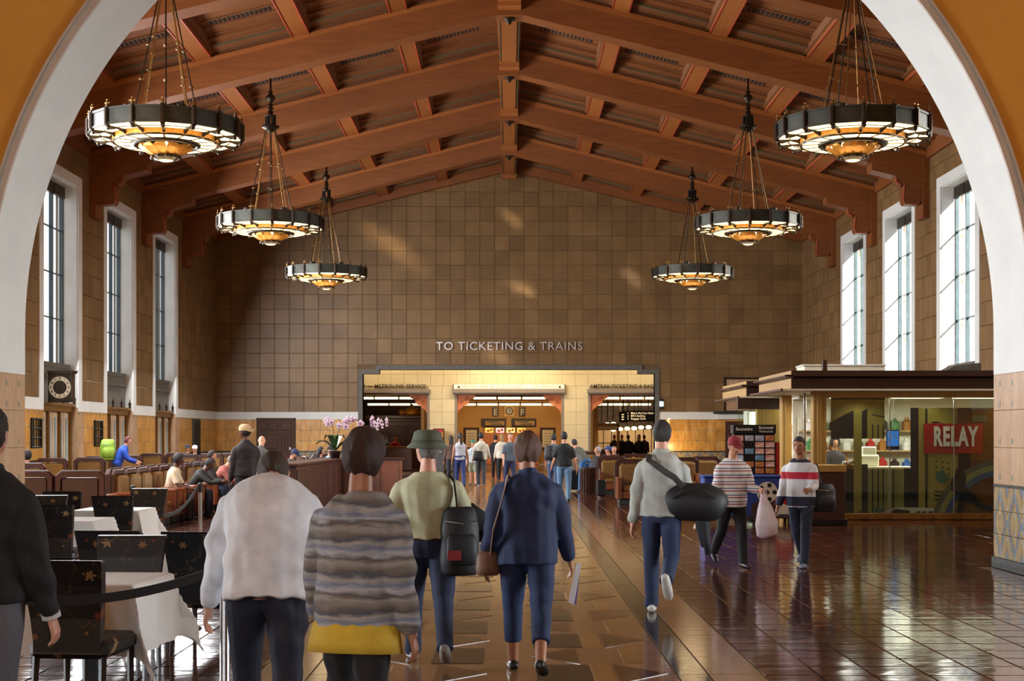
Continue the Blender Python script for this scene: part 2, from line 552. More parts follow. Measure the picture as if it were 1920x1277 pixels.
for side in (-1, 1):
    for i in range(31):
        for j in range(0, 148):
            xa = 1.79 + i * TS; y0 = 5.0 + j * TS
            xm = side * (xa + TS / 2)
            if abs(xm) > 12.5: continue
            if 16.8 < y0 + TS / 2 < 18.4 and abs(xm) > 6.1: continue
            px = 955 + xm * F / (y0 + TS / 2)
            if y0 < 9.3 or px < -30 or px > 1950 or y0 > 17.5: near.append((9, side, xa, y0)) if False else tile_geo(rest, *( (xa + J / 2, xa + TS - J / 2) if side > 0 else (-xa - TS + J / 2, -xa - J / 2)), y0 + J / 2, y0 + TS - J / 2, warp=0.0012)
            else: near.append((y0, side, xa, y0))
near.sort()
pick = [q for q in near if q[1] > 0][:215] + [q for q in near if q[1] < 0][:85]
left = [q for q in near if q not in set(pick)]
for _, side, xa, y0 in left:
    tile_geo(rest, *((xa + J / 2, xa + TS - J / 2) if side > 0 else (-xa - TS + J / 2, -xa - J / 2)), y0 + J / 2, y0 + TS - J / 2, warp=0.0012)
tmb = []
for k in range(4):
    m_ = MB(); h = TS / 2 - J / 2
    tile_geo(m_, -h, h, -h, h, warp=0.0014)
    tmb.append(m_.mesh('floor_tile', M['floortile']))
for _, side, xa, y0 in pick:
    obj('floor_tile', random.choice(tmb), floor, (side * (xa + TS / 2), y0 + TS / 2, 0))
tag(rest.build('floor_tile_field', M['floortile'], floor), kind='stuff')
# marble runner down the middle
for side in (-1, 1):
    for k in range(30):
        y0 = 4.0 + k * 2.0
        for nm, xa, xb, mt in (('dark_strip_slab', 1.18, 1.40, 'mar_dark'), ('border_strip_slab', 1.405, 1.775, 'mar_red')):
            m_ = MB(); a, b = (xa, xb) if side > 0 else (-xb, -xa)
            tile_geo(m_, a + .002, b - .002, y0 + .003, y0 + 2.0 - .003, b=0.003)
            m_.build(nm, M[mt], floor)
band = MB()
for k in range(62):
    y0 = 4.0 + k * 0.97
    tile_geo(band, -1.176, 1.176, y0 + .002, y0 + .968, zt=-0.0035, b=0.002)
tag(band.build('runner_ground_slab', M['mar_light'], floor), kind='stuff')
dk = MB(); tile_geo(dk, -.195, .195, -.38, .38, zt=0, d=.008, b=.003)
lt = MB(); tile_geo(lt, -.075, .075, -.38, .38, zt=0, d=.008, b=.003)
sq = MB(); tile_geo(sq, -.07, .07, -.34, .34, zt=0, d=.008, b=.003)
tri = MB(); tri.prism([(-.02, -.40), (.34, 0.0), (-.02, .40)], 'z', -.008, 0.0)
dkm, ltm, sqm, trm = dk.mesh('marble_inlay', M['mar_dark']), lt.mesh('marble_inlay', M['mar_gold']), sq.mesh('marble_inlay', M['mar_gold']), tri.mesh('marble_inlay', M['mar_brown'])
for k in range(28):
    y0 = 5.2 + k * 1.62
    for s in (-1, 1):
        off = 0.81 if s < 0 else 0.0
        rz = 0 if s > 0 else PI
        obj('marble_inlay', dkm, floor, (s * 0.385, y0 + off, 0))
        obj('marble_inlay', ltm, floor, (s * 0.665, y0 + off, 0))
        obj('marble_inlay', trm, floor, (s * 0.78, y0 + off, 0), (0, 0, rz))
        obj('marble_inlay', sqm, floor, (s * 0.92, y0 + off + .81, 0))
        obj('marble_inlay', trm, floor, (s * 0.50, y0 + off + .81, 0), (0, 0, rz + PI))

# ------------------------------------------------------------------ zigzag ceramic dado
def dado_mat(name, axis):
    t = NT(name)
    sep = t.n('ShaderNodeSeparateXYZ'); t.l(t.pos(), sep.inputs[0])
    u = t.math('PINGPONG', t.math('ADD', sep.outputs[axis], 100.0), 0.26)
    v = t.math('PINGPONG', t.math('ADD', sep.outputs[2], 0.31), 0.44)
    st = t.math('SNAP', v, 0.055)
    d = t.math('ADD', t.math('MULTIPLY', u, 1.0 / 0.26), t.math('MULTIPLY', st, 1.0 / 0.44))
    d = t.math('FRACT', t.math('MULTIPLY', d, 1.0))
    nd = t.n('ShaderNodeValToRGB'); nd.color_ramp.interpolation = 'CONSTANT'
    cols = [(0.0, (176, 144, 62)), (0.14, (112, 84, 52)), (0.24, (206, 198, 180)), (0.32, (120, 92, 58)), (0.42, (178, 148, 70)),
            (0.56, (128, 66, 44)), (0.64, (88, 108, 128)), (0.9, (104, 122, 134))]
    el = nd.color_ramp.elements
    while len(el) < len(cols): el.new(0.5)
    for e, (p, c) in zip(el, cols): e.position = p; e.color = rgb(c)
    t.l(d, nd.inputs[0])
    nz = t.noise(30, 3, .6, t.pos())
    t.color(t.mixc(0.25, nd.outputs[0], t.ramp(nz, [(0.3, rgb((70, 64, 52))), (0.7, rgb((190, 176, 140)))])))
    t.set(rough=0.28)
    return t.m
M['dado_y'] = dado_mat('zigzag_ceramic_side', 1)
M['dado_x'] = dado_mat('zigzag_ceramic_front', 0)

# ------------------------------------------------------------------ the great arch in front
wall_front = struct('wall_front')
AY0, AY1, AR, AC = 16.95, 18.27, 6.22, 3.0
def arch_face(y, flip):
    n = 64; out = []
    mb_v, mb_f = [], []
    for k in range(n + 1):
        a = PI * k / n
        c, s_ = math.cos(a), math.sin(a)
        mb_v.append((AR * c, y, AC + AR * s_))
        r = min(15.5 / abs(c) if abs(c) > 1e-6 else 1e9, (14.2 - AC) / s_ if s_ > 1e-6 else 1e9)
        mb_v.append((r * c, y, AC + r * s_))
    for k in range(n):
        q = (2 * k, 2 * k + 1, 2 * k + 3, 2 * k + 2)
        mb_f.append(q[::-1] if flip else q)
    return mb_v, mb_f
m_ = MB()
m_.add(*arch_face(AY0, False)); m_.add(*arch_face(AY1, True))
for s in (-1, 1):
    for y in (AY0, AY1):
        m_.quad((s * AR, y, 2.46), (s * 15.5, y, 2.46), (s * 15.5, y, AC), (s * AR, y, AC))
for k in range(8):
    pass
m_.build('painted_wall_face', M['ochre'], wall_front)
m_ = MB()
n = 72
for k in range(n):
    a, b = PI * k / n, PI * (k + 1) / n
    pa = (AR * math.cos(a), AC + AR * math.sin(a)); pb = (AR * math.cos(b), AC + AR * math.sin(b))
    m_.quad((pa[0], AY0, pa[1]), (pb[0], AY0, pb[1]), (pb[0], AY1, pb[1]), (pa[0], AY1, pa[1]))
for s in (-1, 1):
    m_.quad((s * AR, AY0, 2.46), (s * AR, AY1, 2.46), (s * AR, AY1, AC), (s * AR, AY0, AC))
m_.build('arch_soffit', M['plaster'], wall_front, smooth=False)
def arc_strip(name, r0, r1, y0, y1, mt):
    q = MB(); pr = []
    for s in (1,):
        path = [(AR, 2.46)] if False else []
    pts = [(1, 2.46)] + [None] * 0
    ang = [PI * k / 72 for k in range(73)]
    ring = []
    for r in (r0, r1):
        ring.append([(r, 2.46)] + [(r * math.cos(a), AC + r * math.sin(a)) for a in ang] + [(-r, 2.46)])
    L = len(ring[0])
    vs = [(p[0], y0, p[1]) for p in ring[0]] + [(p[0], y0, p[1]) for p in ring[1]] + [(p[0], y1, p[1]) for p in ring[0]] + [(p[0], y1, p[1]) for p in ring[1]]
    fs = []
    for k in range(L - 1):
        fs += [(k, L + k, L + k + 1, k + 1), (k, k + 1, 2 * L + k + 1, 2 * L + k), (L + k, 3 * L + k, 3 * L + k + 1, L + k + 1)]
    q.add(vs, fs)
    return q.build(name, M[mt], wall_front)
arc_strip('arch_moulding', AR - .012, AR + .05, AY0 - .05, AY0, 'mould')
arc_strip('arch_moulding', AR + .05, AR + .085, AY0 - .025, AY0, 'plaster')
arc_strip('arch_moulding', AR + .085, AR + .115, AY0 - .05, AY0, 'mould')
# lower piers: travertine slabs, ceramic dado, dark base
for s in (-1, 1):
    core = MB(); core.box(min(s * (AR + .03), s * 15.5), max(s * (AR + .03), s * 15.5), AY0 + .03, AY1 - .03, 0, 2.46)
    core.build('pier_core', M['trav_p'], wall_front)
    rows = [1.06, 1.53, 2.0, 2.46]
    for r in range(3):
        for k in range(2):
            ya, yb = AY0 + k * .66, AY0 + (k + 1) * .66
            q = MB(); q.bevbox(min(s * AR, s * (AR + .05)), max(s * AR, s * (AR + .05)), ya + .002, yb - .002, rows[r] + .002, rows[r + 1] - .002, .004)
            q.build('travertine_slab', M['trav_p'], wall_front)
        for k in range(6):
            for fy in (AY0 - .0,):
                q = MB(); xa = AR + k * 1.0
                q.bevbox(min(s * xa, s * (xa + 1)) + .002, max(s * xa, s * (xa + 1)) - .002, AY0, AY0 + .05, rows[r] + .002, rows[r + 1] - .002, .004)
                q.build('travertine_slab', M['trav_p'], wall_front)
    ins = MB()
    for r in range(4):
        for k in range(3):
            y = AY0 + .18 + k * .44
            z = [1.12, 1.57, 2.04, 2.30][r]
            ins.box(min(s * (AR - .003), s * (AR + .02)), max(s * (AR - .003), s * (AR + .02)), y, y + .05, z, z + .075)
    tag(ins.build('tile_insert', M['insert'], wall_front), kind='stuff')
    for k in range(5):
        ya = AY0 + k * (1.32 / 5)
        for zz in (.13, .43, .73):
            q = MB(); q.bevbox(min(s * AR, s * (AR + .05)), max(s * AR, s * (AR + .05)), ya + .003, ya + .261, zz + .003, zz + .297, .004)
            q.build('ceramic_tile', M['dado_y'], wall_front)
    q = MB(); q.box(min(s * (AR - .005), s * (AR + .05)), max(s * (AR - .005), s * (AR + .05)), AY0, AY1, 1.03, 1.06)
    q.build('ceramic_border', M['darkstone'], wall_front)
    q = MB(); q.box(min(s * (AR - .02), s * 15.5), max(s * (AR - .02), s * 15.5), AY0 - .02, AY1 + .02, 0, .13)
    q.build('pier_base', M['darkstone'], wall_front)
    q = MB(); q.box(min(s * (AR + .03), s * 15.5), max(s * (AR + .03), s * 15.5), AY0 + .02, AY0 + .03, .13, 1.06)
    q.build('ceramic_dado', M['dado_x'], wall_front)
# display case frame on the front of the right pier
dc = thing('display_case', 'grey metal framed display case on the near face of the right arch pier', 'display case', (AR + .9, AY0 - .12, 0))
q = MB(); q.box(-.6, .6, 0, .1, .55, 2.25); q.build('back_panel', M['darkstone'], dc)
for a in ((-.62, -.52, .45, 2.35), (.52, .62, .45, 2.35), (-.62, .62, 2.3, 2.42), (-.62, .62, .42, .52)):
    q = MB(); q.bevbox(a[0], a[1], -.05, .12, a[2], a[3], .012); q.build('frame_bar', M['stone'], dc)
q = MB(); q.bevbox(-.58, -.54, -.03, .1, 2.42, 2.62, .01); q.build('frame_finial', M['stone'], dc)

# entry hall around the camera
for nm, b in (('wall_entry_left', (-10.4, -10, -6.5, AY0)), ('wall_entry_right', (10, 10.4, -6.5, AY0))):
    w_ = struct(nm); q = MB(); q.box(b[0], b[1], b[2], b[3], 0, 11.5); q.build('wall_core', M['ochre'], w_)
w_ = struct('wall_entry_back'); q = MB()
q.box(-10.4, -8, -6.9, -6.5, 0, 11.5); q.box(2, 10.4, -6.9, -6.5, 0, 11.5); q.box(-8, 2, -6.9, -6.5, 6.5, 11.5)
q.build('wall_core', M['ochre'], w_)
w_ = struct('ceiling_entry'); q = MB(); q.box(-10.4, 10.4, -6.9, AY0, 11.5, 11.8); q.build('ceiling_slab', M['plaster'], w_)

w_ = struct('wall_courtyard'); q = MB(); q.box(16.0, 16.4, -4, 31.0, 0, 15); q.build('wall_core', M['plaster'], w_)  # unseen wall added outside to keep the sun off the near right windows
# ------------------------------------------------------------------ side walls
TILE = 0.63
def wall_tile_mesh(w, h, b=0.010, d=0.03):
    """tile lying in XZ plane, front towards -Y, centre at origin"""
    m_ = MB(); x, z = w / 2, h / 2
    vs = [(-x, 0, -z), (x, 0, -z), (x, 0, z), (-x, 0, z), (-x, -d + b, -z), (x, -d + b, -z), (x, -d + b, z), (-x, -d + b, z),
          (-x + b, -d, -z + b), (x - b, -d, -z + b), (x - b, -d, z - b), (-x + b, -d, z - b)]
    fs = [(8, 9, 10, 11)]
    for k in range(4):
        l = (k + 1) % 4
        fs += [(k, l, 4 + l, 4 + k), (4 + k, 4 + l, 8 + l, 8 + k)]
    return m_.add(vs, fs)
OPEN_H, OPEN_TOP = 1.55, 8.92     # half width and top of window opening
SUR = 1.90                        # half width of white surround
win_no = 0
for s, nm in ((-1, 'left'), (1, 'right')):
    wall = struct('wall_' + nm)
    fx = s * W
    def bx(mb, xa, xb, y0, y1, z0, z1):
        a, b = s * xa, s * xb
        return mb.box(min(a, b), max(a, b), y0, y1, z0, z1)
    core = MB()
    edges = [AY1] + [e for yc in WIN_Y for e in (yc - OPEN_H, yc + OPEN_H)] + [ZB + .3]
    for k in range(0, len(edges), 2):
        bx(core, W, W + .62, edges[k], edges[k + 1], 0, 11.2)
    for yc in WIN_Y:
        bx(core, W, W + .62, yc - OPEN_H, yc + OPEN_H, OPEN_TOP, 11.2)
    core.build('wall_core', M['joint'], wall)
    rev = MB()
    for yc in WIN_Y:
        bx(rev, W + .0, W + .55, yc - OPEN_H, yc - OPEN_H + .02, 2.5, OPEN_TOP)
        bx(rev, W + .0, W + .55, yc + OPEN_H - .02, yc + OPEN_H, 2.5, OPEN_TOP)
        bx(rev, W + .0, W + .55, yc - OPEN_H, yc + OPEN_H, OPEN_TOP - .02, OPEN_TOP)
    rev.build('window_reveal', M['plaster'], wall)
    rv2 = MB()
    for yc in WIN_Y:
        bx(rv2, W - .035, W + .3, yc - OPEN_H - .0, yc - OPEN_H + .03, 0, 2.5); bx(rv2, W - .035, W + .3, yc + OPEN_H - .03, yc + OPEN_H, 0, 2.5)
    rv2.build('door_reveal', M['trav_p'], wall)
    # tiles
    segs = [(AY1, WIN_Y[0] - SUR)] + [(WIN_Y[i] + SUR, WIN_Y[i + 1] - SUR) for i in range(5)] + [(WIN_Y[5] + SUR, ZB - .03)]
    st = MB(); cand = []
    rotz = -PI / 2 if s > 0 else PI / 2       # tile front (-Y) turned to face the hall
    def put(y, z, w, h):
        q = wall_tile_mesh(w, h)
        q.xf(Matrix.Translation((fx, y, z)) @ Matrix.Rotation(rotz, 4, 'Z'))
        st.add(q.v, q.f)
    for si, (a, b) in enumerate(segs):
        nn = max(1, round((b - a) / TILE)); w_ = (b - a) / nn
        for k in range(nn):
            for r in range(13):
                cand.append((0 if si >= 3 else 1, -r if False else 0, a + (k + .5) * w_, 2.70 + (r + .5) * TILE, w_, si))
    vis = [c for c in cand if c[0] == 0]
    cache = {}
    for i, c in enumerate(vis[:300] if len(vis) >= 300 else vis):
        key = round(c[4], 4)
        if key not in cache: cache[key] = wall_tile_mesh(c[4] - .008, TILE - .008).mesh('wall_tile', M['walltile'])
        obj('wall_tile', cache[key], wall, (fx, c[2], c[3]), (random.uniform(-.003, .003), random.uniform(-.003, .003), rotz))
    for c in vis[300:] + [c for c in cand if c[0]]:
        put(c[2], c[3], c[4] - .008, TILE - .008)
    for yc in WIN_Y:
        for k in range(6):
            y = yc - SUR + (k + .5) * (2 * SUR / 6)
            put(y, 9.425, 2 * SUR / 6 - .008, .40); put(y, 9.945, 2 * SUR / 6 - .008, .62); put(y, 10.575, 2 * SUR / 6 - .008, .62)
    tag(st.build('wall_tile_field', M['walltile'], wall), kind='stuff')
    # white band, wainscot, dado, base between the doors
    for a, b in [(AY1, WIN_Y[0] - SUR)] + [(WIN_Y[i] + SUR, WIN_Y[i + 1] - SUR) for i in range(5)] + [(WIN_Y[5] + SUR, ZB)]:
        a2, b2 = max(AY1, a - .36), min(ZB, b + .36)
        q = MB(); bx(q, W - .05, W, a, b, 2.38, 2.70); q.build('white_band', M['plaster'], wall)
        q = MB(); bx(q, W - .035, W, a2 - 0, b2, 1.0, 2.38)
        # individual travertine slabs
        nn = max(2, round((b2 - a2) / .62)); w_ = (b2 - a2) / nn
        for k in range(nn):
            for r, (z0, z1) in enumerate(((1.0, 1.46), (1.46, 1.92), (1.92, 2.38))):
                if a < 34:
                    continue
                q2 = MB(); xa, xb = sorted((s * (W - .035), s * W))
                q2.bevbox(xa, xb, a2 + k * w_ + .002, a2 + (k + 1) * w_ - .002, z0 + .002, z1 - .002, .004)
                pilaster = (k == 0 and a > 20)
                q2.build('travertine_slab', M['trav_p'] if pilaster else M['trav'], wall)
        if a < 34: q.build('wainscot', M['trav'], wall)
        ins = MB()
        for k in range(int((b2 - a2) / .42)):
            for z in (2.28, 1.88, 1.44):
                bx(ins, W - .04, W - .02, a2 + .1 + k * .42, a2 + .16 + k * .42, z, z + .07)
        tag(ins.build('tile_insert', M['insert'], wall), kind='stuff')
        q = MB(); bx(q, W - .035, W, a2, b2, .13, 1.0); q.build('ceramic_dado', M['dado_y'], wall)
        q = MB(); bx(q, W - .045, W, a2, b2, .97, 1.03); q.build('ceramic_border', M['darkstone'], wall)
        q = MB(); bx(q, W - .05, W, a2, b2, 0, .13); q.build('base_stone', M['darkstone'], wall)
    # windows
    for yc in WIN_Y:
        win_no += 1
        win = struct('window_%d' % win_no, (fx, yc, 0))
        def wb(mb, d0, d1, y0, y1, z0, z1):
            a, b = s * d0, s * d1
            return mb.box(min(a, b), max(a, b), y0, y1, z0, z1)
        for a in ((-SUR, -OPEN_H), (OPEN_H, SUR)):
            q = MB(); wb(q, -.05, .0, a[0], a[1], 2.38, 9.22); q.build('surround', M['plaster'], win)
        q = MB(); wb(q, -.05, .0, -OPEN_H, OPEN_H, OPEN_TOP, 9.22); q.build('surround', M['plaster'], win)
        # glazing
        g0 = .44
        for xa, xb in ((-1.5, -.62), (-.56, .56), (.62, 1.5)):
            for z0 in (3.76, 5.05, 6.34, 7.63):
                q = MB(); wb(q, g0, g0 + .012, xa, xb, z0 + .02, z0 + 1.25); q.build('pane', M['glass'], win)
        for y in (-1.53, -.59, .59, 1.53):
            q = MB(); wb(q, g0 - .05, g0 + .06, y - .035, y + .035, 3.72, OPEN_TOP); q.build('mullion', M['winframe'], win)
        for z0 in (3.74, 5.04, 6.33, 7.62, 8.9):
            q = MB(); wb(q, g0 - .02, g0 + .04, -1.53, 1.53, z0 - .018, z0 + .018); q.build('glazing_bar', M['winframe'], win)
        for k in range(3):
            q = MB(); y = -1.5 + k * 1.0
            wb(q, g0 - .12, g0 - .03, y + .04, y + .96, 8.56, 8.88); q.build('louvre_box', M['bronze'], win)
        q = MB(); wb(q, .22, .60, -OPEN_H, OPEN_H, 2.57, 3.60); wb(q, .19, .60, -OPEN_H, OPEN_H, 3.60, 3.74)
        wb(q, .16, .22, -OPEN_H, OPEN_H, 3.30, 3.38)
        q.build('stone_spandrel', M['stone'], win)
        # door below
        d = struct('door_%d' % win_no, (fx, yc, 0))
        q = MB(); wb(q, .10, .34, -OPEN_H, OPEN_H, 2.36, 2.52); wb(q, .02, .34, -OPEN_H - .02, OPEN_H + .02, 2.52, 2.60)
        q.build('bronze_cornice', M['gilt'], d)
        for y in (-1.5, -.5, .5, 1.5):
            q = MB(); wb(q, .14, .30, y - .05, y + .05, 0, 2.36); q.build('bronze_post', M['gilt'], d)
            q = MB(); q.lathe([(.03, 0), (.045, .03), (.02, .07), (.055, .13), (.02, .2), (.008, .3)], 8, (s * .06, y, 2.60)); q.build('finial', M['bronze'], d, True)
        for k in range(3):
            y0 = -1.45 + k * 1.0
            for h in (0, 1):
                q = MB(); wb(q, .22, .27, y0 + h * .45 + .02, y0 + h * .45 + .43, .1, 2.34); q.build('door_panel', M['doorpanel'], d)
                q = MB(); wb(q, .205, .22, y0 + h * .45 + .16, y0 + h * .45 + .29, .25, 2.2); q.build('glass_strip', M['doorstrip'] , d)
        q = MB(); wb(q, .28, .55, -OPEN_H, OPEN_H, 0, 2.57); q.build('door_backing', M['doorpanel'], d)

# ------------------------------------------------------------------ back wall
wall_back = struct('wall_back')
OX0, OX1, OZ, OZC = -6.30, 6.25, 4.52, 4.33
q = MB()
q.box(-13.3, OX0, ZB, ZB + .5, 0, 14.6); q.box(OX1, 13.3, ZB, ZB + .5, 0, 14.6); q.box(OX0, OX1, ZB, ZB + .5, OZ, 14.6)
q.build('wall_core', M['joint'], wall_back)
st = MB(); full = []
ncol = 40
for r in range(18):
    for k in range(ncol):
        x0, x1 = -W + k * TILE, -W + (k + 1) * TILE
        z0, z1 = 2.70 + r * TILE, 2.70 + (r + 1) * TILE
        if z0 > zb((x0 + x1) / 2) + 1.2: continue
        a, b, c = OX0 - .2, OX1 + .2, OZ + .2
        if x1 > a and x0 < b and z0 < c:
            pcs = []
            if x0 < a: pcs.append((x0, a, z0, z1))
            if x1 > b: pcs.append((b, x1, z0, z1))
            if z1 > c: pcs.append((max(x0, a), min(x1, b), c, z1))
            for p in pcs:
                if p[1] - p[0] < .05 or p[3] - p[2] < .05: continue
                w_ = wall_tile_mesh(p[1] - p[0] - .008, p[3] - p[2] - .008)
                w_.xf(Matrix.Translation(((p[0] + p[1]) / 2, ZB, (p[2] + p[3]) / 2))); st.add(w_.v, w_.f)
        else: full.append(((x0 + x1) / 2, (z0 + z1) / 2))
full.sort(key=lambda p: abs(p[0]) * 1.0 + abs(p[1] - 6.5) * 1.2)
tm = [wall_tile_mesh(TILE - .008, TILE - .008).mesh('wall_tile', M['walltile'])]
for x, z in full[:300]:
    obj('wall_tile', tm[0], wall_back, (x, ZB, z), (random.uniform(-.003, .003), 0, random.uniform(-.003, .003)))
for x, z in full[300:]:
    w_ = wall_tile_mesh(TILE - .008, TILE - .008); w_.xf(Matrix.Translation((x, ZB, z))); st.add(w_.v, w_.f)
tag(st.build('wall_tile_field', M['walltile'], wall_back), kind='stuff')
for a, b in ((-W, OX0 - .19), (OX1 + .19, W)):
    q = MB(); q.box(a, b, ZB - .05, ZB, 2.38, 2.70); q.build('white_band', M['plaster'], wall_back)
    nn = round((b - a) / .42); w_ = (b - a) / nn
    for k in range(nn):
        for z0, z1 in ((1.0, 1.46), (1.46, 1.92), (1.92, 2.38)):
            if random.random() < .0: continue
            q = MB(); q.bevbox(a + k * w_ + .002, a + (k + 1) * w_ - .002, ZB - .035, ZB, z0 + .002, z1 - .002, .004)
            q.build('travertine_slab', M['trav'], wall_back)
    ins = MB()
    for k in range(nn):
        for z in (2.34, 1.89, 1.43):
            x = a + k * w_
            ins.box(x - .03, x + .03, ZB - .04, ZB - .02, z - .0, z + .06)
    tag(ins.build('tile_insert', M['insert'], wall_back), kind='stuff')
    q = MB(); q.box(a, b, ZB - .035, ZB, .13, 1.0); q.build('ceramic_dado', M['dado_x'], wall_back)
    q = MB(); q.box(a, b, ZB - .045, ZB, .97, 1.03); q.build('ceramic_border', M['darkstone'], wall_back)
    q = MB(); q.box(a, b, ZB - .05, ZB, 0, .13); q.build('base_stone', M['darkstone'], wall_back)
# stone frame of the wide opening, with stepped corners
trim = struct('trim_1')
fw = .19
q = MB(); q.box(OX0 - fw, OX0, ZB - .08, ZB + .5, 0, OZC + fw); q.build('frame_jamb', M['stone'], trim)
q = MB(); q.box(OX1, OX1 + fw, ZB - .08, ZB + .5, 0, OZC + fw); q.build('frame_jamb', M['stone'], trim)
q = MB(); q.box(OX0, OX0 + .72, ZB - .08, ZB + .5, OZC, OZC + fw); q.build('frame_step', M['stone'], trim)
q = MB(); q.box(OX1 - .72, OX1, ZB - .08, ZB + .5, OZC, OZC + fw); q.build('frame_step', M['stone'], trim)
q = MB(); q.box(OX0 + .55, OX1 - .55, ZB - .08, ZB + .5, OZ, OZ + fw); q.build('frame_lintel', M['stone'], trim)
# lettering over the opening
lm = text_mesh('TO TICKETING & TRAINS', 0.50, 0.03, M['letter_w'], 1.10, 0.004)
xs = [v.co.x for v in lm.vertices]; wdt = max(xs) - min(xs)
lm.transform(Matrix.Diagonal((6.28 / wdt, 1, 1.0, 1)))
o = thing('wall_lettering', 'silver raised letters reading TO TICKETING & TRAINS on the tiled end wall', 'lettering', (0.0, ZB - .08, EYE + (817 - 650) * ZB / F))
split_letters(lm, 'letter', o)

# panelled door in the back wall, left
d = struct('door_13', (gx(518, ZB), ZB, 0))
q = MB(); q.box(-.78, .78, -.06, 0, 0, 2.38); q.build('door_leaf', M['doorwood'], d)
for a in ((-.84, -.76, 0, 2.44), (.76, .84, 0, 2.44), (-.84, .84, 2.36, 2.44)):
    q = MB(); q.bevbox(a[0], a[1], -.1, 0, a[2], a[3], .01); q.build('door_frame', M['doorwood'], d)
for x0, x1, z0, z1 in ((-.66, .1, .2, 1.0), (-.66, .1, 1.1, 1.75), (-.66, -.4, 1.9, 2.25), (-.3, .1, 1.9, 2.25), (.22, .66, 1.9, 2.25), (.25, .4, .2, 1.75), (.5, .64, .2, 1.75)):
    q = MB(); q.bevbox(x0, x1, -.085, -.05, z0, z1, .02); q.build('door_panel', M['doorwood'], d)
q = MB(); q.bevbox(.55, .66, -.12, -.06, 1.05, 1.2, .01); q.build('door_handle', M['chrome'], d)
# door with lintel in the back wall, right
d = struct('door_14', (gx(1378, ZB), ZB, 0))
q = MB(); q.box(-.42, 2.2, -.06, 0, 0, 2.3); q.build('door_leaf', M['walnut'], d)
for i in range(5):
    for j in range(5):
        q = MB(); q.bevbox(-.30 + i * .34, -.08 + i * .34, -.09, -.05, .2 + j * .42, .48 + j * .42, .02); q.build('door_panel', M['walnut'], d)
q = MB(); q.bevbox(-.95, 2.6, -.25, 0, 2.62, 2.72, .01); q.build('lintel', M['darkstone'], d)
q = MB(); q.bevbox(-.8, 2.5, -.12, 0, 2.38, 2.60, .01); q.build('lintel_panel', M['plaster'], d)
q = MB(); q.bevbox(-.45, 2.4, -.10, 0, 2.75, 4.1, .01); q.build('overdoor_panel', M['trav_p'], d)
for a in ((-.48, -.40, 2.72, 4.15), (-.48, 2.45, 4.1, 4.18)):
    q = MB(); q.bevbox(a[0], a[1], -.13, 0, a[2], a[3], .008); q.build('overdoor_frame', M['bronze'], d)

# ------------------------------------------------------------------ ceiling
ceiling = struct('ceiling')
TH = 0.60
TY = [36.56 + BAY * k for k in range(-2, 4)]          # truss front faces
q = MB()
for s in (-1, 1):
    q.add([(0, AY0, HB + 1.40), (s * 13.4, AY0, zb(13.4) + 1.32), (s * 13.4, ZB + .5, zb(13.4) + 1.32), (0, ZB + .5, HB + 1.40),
           (0, AY0, HB + 1.6), (s * 13.4, AY0, zb(13.4) + 1.52), (s * 13.4, ZB + .5, zb(13.4) + 1.52), (0, ZB + .5, HB + 1.6)],
          [(0, 1, 2, 3), (4, 5, 6, 7), (0, 1, 5, 4), (2, 3, 7, 6), (1, 2, 6, 5)])
q.build('roof_deck', M['coffer'], ceiling)
def half_truss(s):
    pts = [(0, HB), (.35, HB), (10.86, zb(10.86)), (10.86, zb(10.86) - .22), (11.80, zb(11.80) - .22), (11.80, zb(11.8) - .3), (W - .0, zb(W) - .55), (W, zb(W) + .72), (.35, HB + .72 ), (0, HB + .72)]
    return [(s * x, z) for x, z in pts]
bm_half, mold_half, cor_half, post_half, edge_half, up_half = {}, {}, {}, {}, {}, {}
for s in (-1, 1):
    q = MB(); q.prism(half_truss(s), 'y', 0, TH); bm_half[s] = q.mesh('ceiling_beam', M['beam'])
    q = MB(); q.prism([(s * .30, HB + .62), (s * W, zb(W) + .62), (s * W, zb(W) + .74), (s * .30, HB + .74)], 'y', -.07, TH + .07)
    mold_half[s] = q.mesh('beam_moulding', M['purlin'])
    q = MB(); q.prism([(0, HB + .7), (s * W, zb(W) + .68), (s * W, zb(W) + 1.1), (0, HB + 1.1)], 'y', .03, TH - .03)
    up_half[s] = q.mesh('beam_upper', M['coffer_d'])
    # corbel: scroll and stepped block below the beam end
    z1 = zb(11.9) - .25
    prof = [(W - .02, z1 + .2), (11.72, z1 + .24), (11.60, z1 + .12), (11.62, z1 - .06), (11.76, z1 - .16), (11.86, z1 - .10),
            (11.84, z1 - .62), (11.90, z1 - .72), (12.30, z1 - .72), (12.34, z1 - .66), (W - .02, z1 - .66)]
    q = MB(); q.prism([(s * x, z) for x, z in prof], 'y', .06, TH - .06); cor_half[s] = q.mesh('corbel', M['beam'])
    q = MB()
    for dx in (0,):
        pr2 = [(x - .02 * 1, z) for x, z in prof[1:9]]
        pts3 = [(s * (x - .012), -.0, z) for x, z in prof[1:9]]
        q.tube([(p[0], .05, p[2]) for p in pts3], .018, 6, (0, 1, 0))
    edge_half[s] = q.mesh('painted_edge', M['rededge'])
    q = MB(); q.box(*sorted((s * (W - .22), s * (W - .0))), -.05, TH + .05, zb(W) - 1.22, zb(W) + .65)
    post_half[s] = q.mesh('wall_post', M['beam'])
    q = MB()
